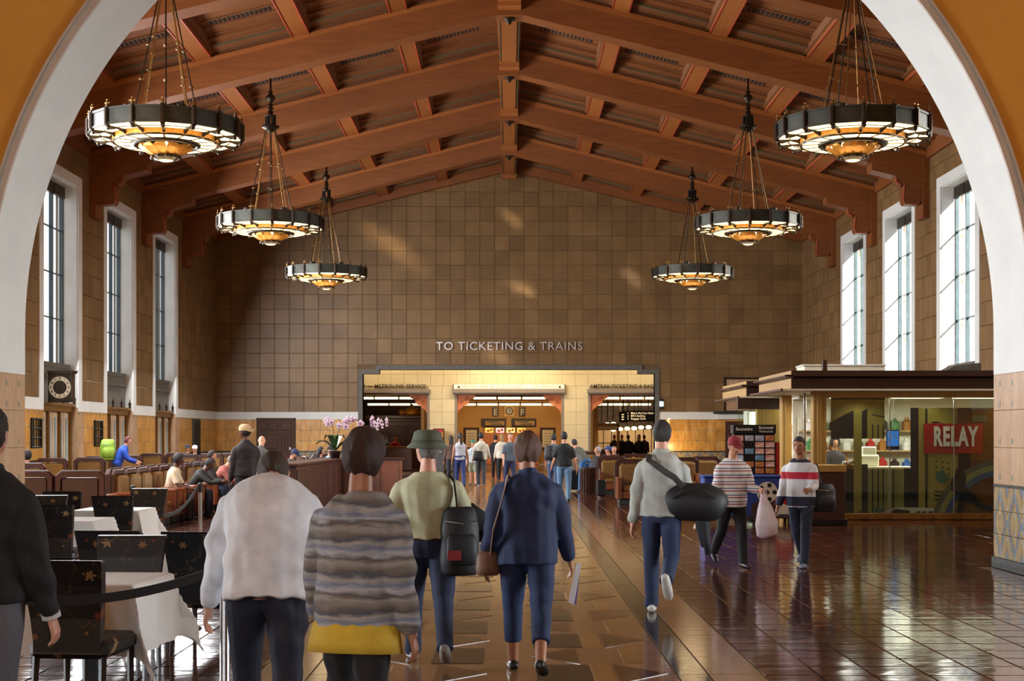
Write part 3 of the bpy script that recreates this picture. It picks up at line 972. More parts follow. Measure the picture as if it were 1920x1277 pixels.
for i, y in enumerate(TY):
    for s in (-1, 1):
        b_ = obj('ceiling_beam', bm_half[s], ceiling, (0, y, 0))
        obj('beam_moulding', mold_half[s], b_); obj('beam_upper', up_half[s], b_)
        obj('corbel', cor_half[s], b_); obj('corbel_edge', edge_half[s], b_); obj('wall_post', post_half[s], b_)
    q = MB(); q.lathe([(.16, 0), (.14, -.04), (.07, -.06), (.05, -.13), (.015, -.16)], 10, (0, 0, 0)); q.build('ridge_boss', M['bronze'], ceiling, True, (0, y + TH / 2, HB))
# rib on the end wall and on the arch wall
for y0, y1 in ((ZB - .34, ZB - .03), (AY1 + .01, AY1 + .3)):
    for s in (-1, 1):
        q = MB(); q.prism([(0, HB + .52), (s * W, zb(W) + .52), (s * W, zb(W) + 1.1), (0, HB + 1.1)], 'y', y0, y1); q.build('end_rib', M['beam'], ceiling)
PX = [2.85, 5.35, 7.85, 10.35]
starts = [AY1 + .3] + [y + TH for y in TY]
ends = TY + [ZB - .34]
def sl(x): return HB - SLOPE * max(0, x - .35)
cache = {}
for bi, (y0, y1) in enumerate(zip(starts, ends)):
    L = round(y1 - y0, 3)
    if L not in cache:
        dct = {}
        for s in (-1, 1):
            for px_ in PX:
                q = MB(); x0, x1 = px_ - .21, px_ + .21
                q.prism([(s * x0, sl(x0) + .70), (s * x1, sl(x1) + .70), (s * x1, sl(x1) + 1.15), (s * x0, sl(x0) + 1.15)], 'y', 0, L)
                e = MB()
                for xx in (x0, x1):
                    e.prism([(s * (xx - .016), sl(xx) + .685), (s * (xx + .016), sl(xx) + .685), (s * (xx + .016), sl(xx) + .72), (s * (xx - .016), sl(xx) + .72)], 'y', .12, L - .12)
                dct['p', s, px_] = (q.mesh('purlin', M['purlin']), e.mesh('painted_edge', M['rededge']))
            xs_ = [.27] + [v for p in PX for v in (p - .21, p + .21)] + [W - .02]
            for k in range(5):
                xa, xb = xs_[2 * k], xs_[2 * k + 1]
                P2 = lambda x, dz: (s * x, sl(x) + dz)
                q = MB(); q.prism([P2(xa, 1.02), P2(xb, 1.02), P2(xb, 1.28), P2(xa, 1.28)], 'y', .4, L - .4)
                stp, gl_ = MB(), MB()
                for ya, yb in ((0, .52), (L - .52, L)):
                    stp.prism([P2(xa, .84), P2(xb, .84), P2(xb, 1.3), P2(xa, 1.3)], 'y', ya, yb)
                stp2 = MB()
                for ya, yb in ((.52, .86), (L - .86, L - .52)):
                    stp2.prism([P2(xa, .93), P2(xb, .93), P2(xb, 1.3), P2(xa, 1.3)], 'y', ya, yb)
                for ya in (.52, L - .52):
                    gl_.prism([P2(xa, .832), P2(xb, .832), P2(xb, .86), P2(xa, .86)], 'y', ya - .012, ya + .012)
                sides = MB()
                for x in (xa, xb):
                    dx = .07 if x == xa else -.07
                    sides.prism([P2(x, .80), P2(x + dx, .80), P2(x + dx, 1.3), P2(x, 1.3)], 'y', .0, L)
                slots, frame = MB(), MB()
                m2 = L - 1.95
                nS = int((xb - xa - .5) / .11)
                for t_ in range(nS):
                    xx = xa + .28 + t_ * .11
                    slots.prism([P2(xx, 1.005), P2(xx + .062, 1.005), P2(xx + .062, 1.03), P2(xx, 1.03)], 'y', m2, m2 + .30)
                for ya in (m2 - .10, m2 + .40, L - .98):
                    frame.prism([P2(xa + .12, .985), P2(xb - .12, .985), P2(xb - .12, 1.03), P2(xa + .12, 1.03)], 'y', ya - .03, ya + .03)
                dct['c', s, k] = [(n_, b2.mesh(n_, M[mm])) for n_, b2, mm in (('coffer_panel', q, 'coffer'), ('coffer_step', stp, 'coffer_d'), ('coffer_inner_step', stp2, 'coffer'),
                                  ('painted_line', gl_, 'greenline'), ('coffer_side', sides, 'coffer_d'), ('vent_slots', slots, 'slot'), ('vent_frame', frame, 'coffer_d'))]
        q = MB(); q.box(-.26, .26, 0, L, HB + .28, HB + 1.15); q.box(-.20, .20, .02, L - .3, HB + .24, HB + .3)
        q.box(-.30, .30, L - .42, L, HB + .12, HB + .9); q.box(-.30, .30, L - .55, L - .40, HB + .22, HB + .4)
        q.box(-.34, .34, 0, L, HB + .78, HB + .9)
        dct['r'] = q.mesh('ridge_purlin', M['purlin'])
        e = MB(); e.box(.245, .275, .1, L - .56, HB + .265, HB + .30); e.box(-.275, -.245, .1, L - .56, HB + .265, HB + .30)
        dct['re'] = e.mesh('painted_edge', M['greenline'])
        cache[L] = dct
    dct = cache[L]
    for s in (-1, 1):
        for px_ in PX:
            a, e = dct['p', s, px_]
            p_ = obj('purlin', a, ceiling, (0, y0, 0)); obj('painted_edge', e, p_)
        for k in range(5):
            parts = dct['c', s, k]
            c_ = obj('coffer_panel', parts[0][1], ceiling, (0, y0, 0))
            for n_, me_ in parts[1:]: obj(n_, me_, c_)
    r_ = obj('ridge_purlin', dct['r'], ceiling, (0, y0, 0)); obj('painted_edge', dct['re'], r_)
# eaves cornice along the side walls
for s in (-1, 1):
    q = MB(); q.box(*sorted((s * (W - .12), s * W)), AY1, ZB, zb(W) + .55, zb(W) + .95); q.build('eaves_cornice', M['beam'], ceiling)
# ================================================================== CONCOURSE BEYOND THE OPENING
M['cream'] = mat('cream_glazed_block', (226, 206, 160), 0.4, c2=(214, 192, 146), nscale=1.2, rnd=0.03, world=True)
M['creamjoint'] = mat('cream_joint', (190, 168, 124), 0.7, world=True)
M['ledge'] = mat('grey_metal_ledge', (150, 134, 116), 0.45, c2=(134, 118, 102), world=True)
M['terracotta'] = mat('terracotta_bracket', (214, 128, 74), 0.55, c2=(198, 112, 62), world=True)
M['yellowwall'] = mat('warm_yellow_wall', (214, 160, 78), 0.6, c2=(202, 146, 66), nscale=1, world=True)
M['tube'] = emis('fluorescent_diffuser', (255, 232, 186), 2.4)
M['lightbox'] = emis('lit_sign_box', (255, 222, 168), 1.05)
M['cafe_red'] = mat('dark_red_kiosk', (74, 22, 18), 0.35, c2=(56, 16, 14), world=True)
M['brownwall'] = mat('brown_back_wall', (118, 90, 62), 0.6, c2=(100, 76, 52), world=True)
M['curtain'] = mat('white_curtain', (226, 206, 172), 0.7, c2=(206, 184, 150), nscale=3, stretch=(6, 6, .5), world=True)
M['globe'] = emis('globe_lamp_glass', (255, 226, 176), 6.0)
ZC = 65.0
wc = struct('wall_concourse')
q = MB()
q.box(-3.70, -2.44, ZC, ZC + .5, 0, 7.0); q.box(2.44, 3.66, ZC, ZC + .5, 0, 7.0)
q.box(-13.3, 13.3, ZC, ZC + .5, 3.55, 7.0); q.box(-13.3, -9.8, ZC, ZC + .5, 0, 3.6); q.box(9.8, 13.3, ZC, ZC + .5, 0, 3.6)
q.build('wall_core', M['creamjoint'], wc)
def block(x0, x1, z0, z1):
    b_ = MB(); b_.bevbox(x0 + .004, x1 - .004, ZC - .025, ZC, z0 + .004, z1 - .004, .006)
    b_.build('cream_block', M['cream'], wc)
for k in range(24):
    x0 = -7.2 + k * .6
    for z0, z1 in ((3.95, 4.48), (4.48, 5.05)): block(x0, x0 + .6, z0, z1)
for a, b in ((-3.70, -3.07), (-3.07, -2.44), (2.44, 3.05), (3.05, 3.66)):
    for k in range(5): block(a, b, 1.0 + k * .59, 1.0 + (k + 1) * .59)
for a, b in ((-3.70, -2.44), (2.44, 3.66)):
    q = MB(); q.box(a, b, ZC - .03, ZC, .13, 1.0); q.build('ceramic_dado', M['dado_x'], wc)
    q = MB(); q.box(a, b, ZC - .04, ZC, 0, .13); q.build('base_stone', M['darkstone'], wc)
for a, b in ((-9.8, -3.62), (-2.60, 2.57), (3.55, 9.8)):
    q = MB(); q.bevbox(a, b, ZC - .22, ZC, 3.62, 3.80, .015); q.bevbox(a + .03, b - .03, ZC - .16, ZC, 3.56, 3.64, .01); q.build('ledge', M['ledge'], wc)
# terracotta scrolled brackets in the portal corners
def bracket(x, s):
    pr = [(0, 0), (.90, 0), (.84, -.12), (.70, -.20), (.62, -.20), (.60, -.34), (.48, -.46), (.34, -.48), (.30, -.60), (.18, -.66), (.10, -.80), (0, -.98)]
    q = MB(); q.prism([(x + s * a, 3.55 + b) for a, b in pr], 'y', ZC + .05, ZC + .4)
    b_ = q.build('portal_bracket', M['terracotta'], wc)
    for cx, cz, r in ((.50, -.18, .10), (.24, -.36, .10)):
        e = MB(); e.tube([(x + s * (cx + r * (1 - k / 22) * math.cos(k * .5)), ZC + .04, 3.55 + cz + r * (1 - k / 22) * math.sin(k * .5)) for k in range(20)], .014, 6, (0, 1, 0))
        e.build('scroll', M['rededge'], b_)
bracket(-2.44, 1); bracket(2.44, -1); bracket(-3.70, -1); bracket(3.66, 1)
for x in (-2.44, 2.44, -3.70, 3.66):
    q = MB(); q.bevbox(x - .06, x + .06, ZC - .04, ZC + .5, 0, 3.55, .01); q.build('portal_jamb', M['ledge'], wc)
# corridor roof and ends
w_ = struct('ceiling_concourse'); q = MB(); q.box(-13.3, 13.3, ZB + .5, ZC + .2, 6.6, 6.9); q.box(-13.3, 13.3, ZC + .3, 90, 3.72, 3.95); q.build('ceiling_slab', M['yellowwall'], w_)
for nm, x in (('wall_concourse_left', -13.4), ('wall_concourse_right', 13.2)):
    w_ = struct(nm); q = MB(); q.box(x, x + .2, ZB + .5, 90, 0, 6.9); q.build('wall_core', M['brownwall'], w_)
add_light('AREA', 'corridor_cove_lamp', (0, 63.0, 6.3), 260.0, (1, .86, .62), (0, .55, -1), shape='RECTANGLE', size=4.0, size_y=.5)
add_light('AREA', 'corridor_fill_lamp', (-6, 63.2, 6.4), 150.0, (1, .84, .6), (.1, .3, -1), shape='RECTANGLE', size=5.0, size_y=.5)
add_light('AREA', 'corridor_fill_lamp', (6, 63.2, 6.4), 150.0, (1, .84, .6), (-.1, .3, -1), shape='RECTANGLE', size=5.0, size_y=.5)
# signs over the portals
def sign(name, label, s, cx, z, w, h, y, m, align='CENTER'):
    me = text_mesh(s, h * 1.35, .012, M[m], 1.08, .002, align)
    xs = [v.co.x for v in me.vertices]; k = w / (max(xs) - min(xs))
    me.transform(Matrix.Diagonal((k, 1, 1, 1)))
    o_ = thing(name, label, 'lettering', (cx, y, z)); split_letters(me, 'letter', o_)
    return o_
sign('portal_lettering', 'dark letters reading 1 - METROLINK SERVICE on the left concourse ledge', '1 — METROLINK SERVICE', gx(740, ZC), 3.92, 2.80, .22, ZC - .10, 'letter_b')
sign('portal_lettering', 'dark letters reading AMTRAK TICKETING & BAGGAGE on the right concourse ledge', 'AMTRAK TICKETING & BAGGAGE', gx(1178, ZC), 3.92, 3.5, .22, ZC - .10, 'letter_b')
lb = thing('lit_sign', 'glowing sign box reading METRO RED & GOLD LINES over the middle portal', 'sign', (0, ZC - .12, 3.80))
q = MB(); q.bevbox(-2.58, 2.55, -.06, .1, 0, .24, .01); q.build('sign_box', M['ledge'], lb)
q = MB(); q.box(-2.52, 2.49, -.068, -.06, .02, .22); q.build('lit_face', M['lightbox'], lb)
me = text_mesh('METRO RED & GOLD LINES — TO TRAINS', .17, .004, M['letter_b'], 1.1); xs = [v.co.x for v in me.vertices]
me.transform(Matrix.Diagonal((4.3 / (max(xs) - min(xs)), 1, 1, 1))); sl_ = bpy.data.objects.new('sign_lettering', None); sl_.parent = lb; sl_.location = (0, -.074, .11); COL.objects.link(sl_); split_letters(me, 'letter', sl_)
for x in (-2.3, 2.3):
    q = MB(); q.prism([(x - .08, .05), (x + .08, .05), (x, .19)], 'y', -.078, -.068); q.build('arrow_mark', M['letter_b'], lb)
# ceiling light rows
for yy, nm_ in ((69.5, 'front'), (78.0, 'rear')):
    fx_ = thing('ceiling_light_row', '%s row of lit strip lights under the concourse ceiling' % nm_, 'light row', (0, yy, 3.46 if yy < 70 else 3.34), 0, 'concourse ceiling lights')
    for k in range(13):
        x0 = -7.8 + k * 1.2
        q = MB(); q.bevbox(x0 + .04, x0 + 1.16, -.12, .12, 0, .11, .02); q.build('diffuser', M['tube'], fx_)
        q = MB(); q.box(x0, x0 + .03, -.13, .13, -.01, .36); q.box(x0, x0 + 1.2, -.1, .1, .11, .15); q.build('housing', M['bronze'], fx_)
add_light('AREA', 'passage_fill', (0, 79.5, 3.3), 170, (1, .84, .56), (0, .5, -1), shape='RECTANGLE', size=5, size_y=1.0)  # unseen lamp added to lift the dark end of the passage
add_light('AREA', 'ticket_hall_fill', (7.5, 78.5, 3.3), 320, (1, .84, .56), (0, .6, -1), shape='RECTANGLE', size=5, size_y=1.0)  # another unseen lamp, added to brighten the ticket hall
# end wall with gates E and F
ZE = 84.0
we = struct('wall_gate'); q = MB(); q.box(-4.1, 4.1, ZE, ZE + .3, 0, 3.8); q.build('wall_core', M['yellowwall'], we)
for s in (-1, 1):
    wp = struct('wall_passage_' + ('left' if s < 0 else 'right'))
    q = MB(); q.prism([(s * 2.9, 3.30), (s * 4.1, 2.6), (s * 4.1, 3.30)], 'y', 79.0, ZE); q.build('sloped_soffit', M['yellowwall'], wp)
    q = MB(); q.box(*sorted((s * 3.95, s * 4.1)), 66.0, ZE, 0, 3.3); q.build('passage_wall', M['yellowwall'], wp)
    
def gate(letter, x):
    g = thing('gate_sign', 'dark square sign with the gate letter %s on the far yellow wall' % letter, 'sign', (x, ZE - .06, 2.82))
    q = MB(); q.bevbox(-.19, .19, 0, .06, -.02, .56, .01); q.build('sign_plate', M['bronze'], g)
    obj('gate_letter', text_mesh(letter, .50, .01, M['cream'], 1.0, .012), g, (0, -.015, .22))
    obj('gate_word', text_mesh('GATE', .11, .01, M['cream']), g, (0, -.015, .49))
gate('E', gx(929, ZE)); gate('F', gx(979, ZE))
def wall_clock(name, label, loc, r):
    c = thing(name, label, 'clock', loc)
    q = MB(); q.bevbox(-r * 1.6, r * 1.6, 0, .05, -r * 1.7, r * 1.7, .01); q.build('backplate', M['gilt'], c)
    q = MB(); q.lathe([(r, 0), (r * 1.12, -.03), (r * 1.0, -.06)], 24, (0, 0, 0), 'y'); q.build('bezel', M['bronze'], c)
    q = MB(); q.lathe([(r * .92, -.055), (r * .9, -.065)], 24, (0, 0, 0), 'y'); q.build('dial', M['clockface'], c)
    q = MB(); q.box(-.01, .01, -.08, -.068, 0, r * .7); q.box(0, r * .5, -.08, -.068, -.01, .01); q.build('hands', M['black'], c)
wall_clock('wall_clock', 'round clock on a square plate between the gate letters', (0, ZE - .08, 3.13), .2)
for k, (a, b) in enumerate(((903, 949), (959, 1005))):
    x0, x1 = gx(a, ZE), gx(b, ZE)
    g = thing('info_board', '%s dark notice board with a tan plaque above the snack counter' % ('left' if k == 0 else 'right'), 'notice board', ((x0 + x1) / 2, ZE - .12, 2.2), 0, 'boards over the snack counter')
    w2 = (x1 - x0) / 2
    q = MB(); q.bevbox(-w2, w2, 0, .1, 0, .5, .015); q.build('board', M['bronze'], g)
    q = MB(); q.bevbox(-w2 * .72, w2 * .88, -.02, .01, .08, .36, .02); q.build('plaque', M['gilt'], g)
    q = MB(); q.box(-w2 * .5, w2 * .4, -.024, -.018, .26, .31); q.box(-w2 * .2, w2 * .7, -.024, -.018, .14, .19); q.build('lettering_strip', M['black'], g)
menu_m = [emis('menu_light_orange', (255, 176, 80), 1.8), emis('menu_light_pink', (255, 170, 170), 1.8), emis('menu_light_yellow', (255, 210, 120), 1.8)]
for k, (a, b) in enumerate(((909, 926), (929, 946), (949, 966), (969, 986))):
    x0, x1 = gx(a, ZE), gx(b, ZE); w2 = (x1 - x0) / 2
    g = thing('menu_screen', ['orange', 'pink-edged', 'pale yellow', 'rightmost orange'][k] + ' lit menu panel under the notice boards', 'screen', ((x0 + x1) / 2, ZE - .10, 1.84), 0, 'lit menu panels')
    q = MB(); q.bevbox(-w2, w2, 0, .08, 0, .32, .01); q.build('case', M['black'], g)
    q = MB(); q.box(-w2 * .9, w2 * .9, -.006, 0, .02, .30); q.build('lit_face', menu_m[k % 3], g)
    q = MB(); q.box(-w2 * .6, w2 * .1, -.012, -.006, .06, .2); q.box(w2 * .2, w2 * .7, -.012, -.006, .1, .26); q.build('food_picture', M['terracotta'], g)
sc = thing('snack_counter', 'orange fronted snack counter under the lit menu panels', 'counter', (0, ZE - .98, 0))
q = MB(); q.bevbox(-1.7, 1.7, 0, .75, 0, 1.02, .02); q.build('front', M['terracotta'], sc)
q = MB(); q.bevbox(-1.75, 1.75, -.05, .8, 1.02, 1.08, .01); q.build('top', M['walnut'], sc)
q = MB(); q.box(-1.75, 1.75, .78, .82, 1.08, 1.84); q.build('back_panel', M['terracotta'], sc)
for k, cx in enumerate((884, 1027)):
    x = gx(cx, ZE)
    g = thing('framed_notice', 'cream notice in a dark wooden frame %s of the snack counter' % ('left' if k == 0 else 'right'), 'notice', (x, ZE - .05, 1.0))
    q = MB(); q.bevbox(-.46, .46, -.03, .05, -.2, 1.16, .02); q.build('frame', M['doorwood'], g)
    q = MB(); q.box(-.32, .32, -.05, -.03, .0, 1.02); q.build('paper', M['cream'], g)
    q = MB()
    for j in range(5): q.box(-.22, .22, -.056, -.05, .15 + j * .16, .19 + j * .16)
    q.build('printed_lines', M['ledge'], g)
# left room: dark red cafe stand
wl = struct('wall_room_left'); q = MB(); q.box(-13.2, -4.4, 84, 84.3, 0, 3.8); q.build('wall_core', M['brownwall'], wl)
wr = struct('wall_room_right'); q = MB(); q.box(4.4, 13.2, 86, 86.3, 0, 3.8); q.build('wall_core', M['brownwall'], wr)
for z in (3.3, 2.9, 2.55):
    q = MB(); q.box(4.4, 13.2, 85.9, 86, z, z + .06); q.build('wall_rail', M['walnut'], wr)
cf = thing('cafe_stand', 'dark red wooden cafe stand with a cornice in the left concourse room', 'cafe stand', (-5.85, 74, 0))
q = MB(); q.bevbox(-1.5, 1.5, 0, 2.0, 0, 2.55, .02); q.build('body', M['cafe_red'], cf)
q = MB(); q.bevbox(-1.65, 1.6, -.15, 2.1, 2.55, 2.75, .03); q.bevbox(-1.55, 1.55, -.08, 2.05, 2.40, 2.56, .02); q.build('cornice', M['cafe_red'], cf)
for k in range(3):
    q = MB(); q.bevbox(-1.35 + k * .95, -.5 + k * .95, -.03, .02, .3, 2.2, .02); q.build('panel', M['walnut'], cf)
gs = thing('gold_dome_ornament', 'shiny gold domed machine sitting on top of the dark red cafe stand', 'ornament', (-5.1, 74.6, 2.76))
q = MB(); q.lathe([(.40, 0), (.43, .1), (.38, .26), (.24, .38), (.05, .42)], 16); q.build('dome', M['goldlit'], gs, True)
for sx in (-.55, .55):
    q = MB(); q.lathe([(.1, 0), (.15, .06), (.15, .18), (.1, .26), (.02, .28)], 12, (sx, 0, 0)); q.build('side_globe', M['goldlit'], gs, True)
q = MB(); q.lathe([(.06, 0), (.03, .08), (.07, .14), (.0, .2)], 10, (0, 0, .40)); q.build('knob', M['gilt'], gs, True)
cb = thing('cafe_counter', 'low wooden cafe counter in front of the dark red stand', 'counter', (-5.9, 68.5, 0))
q = MB(); q.bevbox(-1.7, 1.2, 0, .7, 0, 1.1, .02); q.build('body', M['walnut_red'], cb)
q = MB(); q.bevbox(-1.8, 1.3, -.08, .8, 1.1, 1.18, .015); q.build('top', M['gilt'], cb)
add_light('POINT', 'cafe_room_fill', (-6.4, 70.5, 3.0), 60, (1, .8, .5), shadow_soft_size=.15)  # unseen point lamp added to brighten the cafe room
# right room: curtains, globe lamps, hanging direction sign
cu = thing('pleated_curtain', 'long pale pleated curtain hanging behind the ticket queue', 'curtain', (7.5, 82, 0))
for k in range(11):
    x = -2.3 + k * .46
    pl = [(x - .2 + j * .4 / 12, (.05 if j % 2 else -.05)) for j in range(13)]
    q = MB(); q.prism(pl + [(a, b + .03) for a, b in pl[::-1]], 'z', .02, 2.05); q.build('curtain_drop', M['curtain'], cu)
q = MB(); q.tube([(-2.6, 0, 2.07), (2.6, 0, 2.07)], .02, 6, (0, 1, 0)); q.build('rail', M['bronze'], cu)
for k, (px_, py_, Zl) in enumerate(((1128, 797, 72), (1139, 796, 72), (1150, 795, 72), (1150, 806, 80), (1163, 804.5, 79), (1176, 803.5, 76.6), (1189, 803, 75.8), (1202, 801.5, 75), (1216, 801, 74.2))):
    p = at(px_, py_, Zl)
    g = thing('globe_lamp', 'small glowing globe lamp hanging from the ticket hall ceiling', 'lamp', p, 0, 'ticket hall globe lamps')
    q = MB(); q.ell((0, 0, 0), (.15, .15, .10), 12, 8); q.build('globe', M['globe'], g, True)
    q = MB(); q.tube([(0, 0, .09), (0, 0, 3.75 - p.z)], .02, 6); q.build('stem', M['bronze'], g)
hs = thing('hanging_sign', 'black hanging direction sign with white lines of text in the ticket hall', 'sign', at(1197, 780, 71))
q = MB(); q.bevbox(-.72, 1.2, 0, .12, -.27, .27, .01); q.build('sign_board', M['black'], hs)
for z, s_ in ((.14, '1   Metro Red Line Station'), (0, '2   MTA Building'), (-.14, '3   Baggage Claim')):
    me = text_mesh(s_, .13, .004, M['lightbox'], 1.0, .001, 'LEFT'); obj('sign_text', me, hs, (-.55, -.006, z))
for x in (-.5, .0, .5, .9):
    q = MB(); q.box(x - .02, x + .02, .04, .08, .27, 3.75 - at(1197, 780, 71).z); q.build('hanger', M['black'], hs)
hs2 = thing('hanging_sign', 'small dark sign angled beside the black direction sign', 'sign', at(1170, 782, 71.2), math.radians(50))
q = MB(); q.box(-.02, .02, .03, .07, .27, 3.75 - at(1170, 782, 71.2).z); q.build('hanger', M['black'], hs2)
q = MB(); q.bevbox(-.3, .3, 0, .1, -.27, .27, .01); q.build('sign_board', M['bronze'], hs2)
q = MB()
for z in (.12, 0, -.12): q.box(-.2, .2, -.008, 0, z - .03, z + .03)
q.build('sign_text', M['lightbox'], hs2)
kb = thing('ticket_booth', 'yellow framed ticket booth with a notice beside the right pillar', 'booth', (4.85, 70, 0))
for x in (-.55, .48):
    q = MB(); q.bevbox(x, x + .07, 0, .6, 0, 2.3, .01); q.build('post', M['yellowwall'], kb)
q = MB(); q.bevbox(-.55, .55, 0, .6, 1.95, 2.3, .01); q.build('header', M['gilt'], kb)
q = MB(); q.bevbox(-.5, .5, -.02, .05, 1.98, 2.12, .01); q.build('notice', M['cream'], kb)
q = MB(); q.bevbox(-.55, .55, 0, .5, 0, 1.0, .01); q.bevbox(-.55, .55, 0, .3, 1.3, 1.34, .005); q.build('counter', M['walnut_red'], kb)
# cash machine by the left pillar
am = thing('cash_machine', 'grey cash machine with a red and yellow topper beside the left cream pillar', 'cash machine', (gx(822, 64), 64.0, 0))
M['atm'] = mat('grey_machine', (96, 96, 98), 0.35, c2=(80, 80, 82)); M['red_sign'] = mat('red_sign_face', (196, 26, 34), 0.35, c2=(176, 20, 28)); M['yellow'] = mat('yellow_letter', (250, 208, 30), 0.4)
M['screenlit'] = emis('pale_screen', (200, 226, 236), 1.0)
q = MB(); q.bevbox(-.26, .26, 0, .6, 0, 1.5, .03); q.build('cabinet', M['atm'], am)
q = MB(); q.bevbox(-.25, .25, .05, .5, 1.5, 2.0, .02); q.build('topper', M['black'], am)
q = MB(); q.box(-.22, .22, .035, .05, 1.55, 1.96); q.build('red_face', M['red_sign'], am)
obj('sign_text', text_mesh('WELLS', .14, .006, M['yellow'], 1.0, .004), am, (0, .03, 1.80)); obj('sign_text', text_mesh('FARGO', .14, .006, M['yellow'], 1.0, .004), am, (0, .03, 1.68))
q = MB(); q.box(-.16, .16, -.012, 0, 1.12, 1.36); q.build('screen', M['screenlit'], am)
q = MB(); q.bevbox(-.18, .18, -.12, 0, .92, .98, .01); q.build('keypad_shelf', M['chrome'], am)
# emergency light beside the opening
el = thing('wall_lamp', 'small black cylinder lamp on the tile wall right of the wide opening', 'lamp', (gx(1240, ZB), ZB - .10, EYE + (817 - 758) * ZB / F))
q = MB(); q.lathe([(.07, -.22), (.09, -.2), (.09, .2), (.07, .22)], 12); q.build('body', M['black'], el)
q = MB(); q.lathe([(.092, -.1), (.092, .12)], 12); q.build('glass_sleeve', M['screenlit'], el)
add_light('POINT', 'wall_glow_fill', (7.0, 60.2, 1.2), 40, (1, .72, .35), shadow_soft_size=.1)  # unseen lamp added to imitate the orange sun glow beside the opening

# ================================================================== CHANDELIERS
def make_chandelier():
    c = thing('chandelier', 'x', 'chandelier')
    N, R = 16, 1.43
    def ang(k): return 2 * PI * (k + .5) / N
    rp = MB(); hw = R * math.tan(PI / N) * .94; ri = R * math.cos(PI / N)
    rp.bevbox(-hw, hw, -ri - .01, -ri + .03, .0, .28, .008); rp.box(-hw, hw, -ri - .03, -ri + .03, .26, .30); rp.box(-hw, hw, -ri - .03, -ri + .03, -.02, .015)
    me_r = rp.mesh('rim_panel', M['rimpanel'])
    ps = MB(); ps.bevbox(-.045, .045, -R - .045, -R + .05, -.05, .32, .01); ps.bevbox(-.025, .025, -R - .065, -R - .03, -.02, .29, .006); me_p = ps.mesh('rim_post', M['bronze'])
    fn = MB(); fn.lathe([(.02, .32), (.035, .34), (.015, .36), (.04, .39), (.012, .42), (.02, .44), (.0, .46)], 8, (0, -R, 0)); fn.box(-.07, .07, -R - .01, -R + .01, .365, .385); me_f = fn.mesh('finial', M['gilt'])
    bk = MB(); bk.prism([(-R + .0, .0), (-R + .0, -.09), (-R + .10, -.10), (-R + .24, -.055), (-R + .40, -.10), (-R + .46, -.05), (-R + .25, -.02)], 'x', -.022, .022)
    bk.ell((0, -R + .02, -.07), (.045, .04, .05), 8, 6); bk.ell((0, -R + .42, -.09), (.032, .035, .03), 8, 6); me_b = bk.mesh('leaf_bracket', M['bronze'])
    def panel(r0, r1, z, name, m, gap=.035, th=.02):
        q = MB(); a = PI / N
        t0, t1 = r0 * math.tan(a), r1 * math.tan(a)
        pts = [(-t0 + gap, -r0), (t0 - gap, -r0), (t1 - gap, -r1), (-t1 + gap, -r1)]
        q.prism(pts, 'z', z, z + th); return q.mesh(name, m)
    me_o1 = panel(1.03, 1.20, -.035, 'lit_pane', M['panel_lit'], .022); me_o2 = panel(1.22, 1.39, -.035, 'lit_pane', M['panel_lit'], .035)
    me_i = panel(.66, .95, -.14, 'lit_pane', M['panel_lit2'], .022)
    dr = MB(); h2 = .98 * math.tan(PI / N); dr.box(-h2, h2, -.99, -.97, -.13, .05); me_d = dr.mesh('drum_panel', M['goldlit'])
    mu = MB(); mu.box(-.012, .012, -1.40, -.98, -.045, .0); mu.box(-.26, .26, -1.217, -1.203, -.045, .0); me_m = mu.mesh('glazing_bar', M['bronze'])
    mi = MB(); mi.box(-.010, .010, -.97, -.64, -.148, -.11); me_mi = mi.mesh('glazing_bar', M['bronze'])
    for k in range(N):
        a, b = (0, 0, 2 * PI * k / N), (0, 0, 2 * PI * (k + .5) / N)
        obj('rim_panel', me_r, c, rot=a)
        p = obj('rim_post', me_p, c, rot=b); obj('finial', me_f, p)
        obj('leaf_bracket', me_b, c, rot=b)
        obj('lit_pane', me_o1, c, rot=a); obj('lit_pane', me_o2, c, rot=a); obj('lit_pane', me_i, c, rot=a)
        obj('drum_panel', me_d, c, rot=a); obj('glazing_bar', me_m, c, rot=b); obj('glazing_bar', me_mi, c, rot=b)
    q = MB(); q.lathe([(1.0, -.15), (1.005, -.12), (.96, -.12), (.96, -.15)], 32, cap=False); q.build('drum_rim', M['bronze'], c)
    q = MB(); q.lathe([(.63, -.10), (.66, -.17), (.60, -.20), (.56, -.16), (.60, -.08)], 32, cap=False); q.build('inner_rim', M['bronze'], c, True)
    q = MB(); q.lathe([(R - .02, .24), (.9, .30), (.3, .34), (.06, .34)], 32, cap=False); q.build('top_dish', M['bronze'], c)
    # gilt shell basket with upturned petals and bulbs
    sh = MB()
    for k in range(12):
        a = 2 * PI * k / 12
        pts = [(.16, -.40), (.30, -.34), (.44, -.26), (.53, -.20), (.50, -.14)]
        wd = [.05, .09, .12, .11, .03]
        vs = []
        for (r, z), w_ in zip(pts, wd):
            for e in (-1, 0, 1):
                x, y = w_ * e, r - abs(e) * .03
                vs.append((x * math.cos(a) - y * math.sin(a), x * math.sin(a) + y * math.cos(a), z - abs(e) * .02))
        fs = []
        for i in range(4):
            for e in (0, 1):
                fs.append((i * 3 + e, i * 3 + e + 1, i * 3 + e + 4, i * 3 + e + 3))
        sh.add(vs, fs)
    sh.lathe([(.18, -.42), (.20, -.38), (.14, -.32), (.10, -.1), (.08, .3)], 16, cap=False)
    sh.build('shell_basket', M['goldlit'], c, True)
    bm_ = MB(); bm_.ell((0, -.40, -.22), (.04, .04, .05), 10, 8); me_bulb = bm_.mesh('bulb', M['bulb'], True)
    for k in range(6): obj('bulb', me_bulb, c, rot=(0, 0, 2 * PI * (k + .25) / 6))
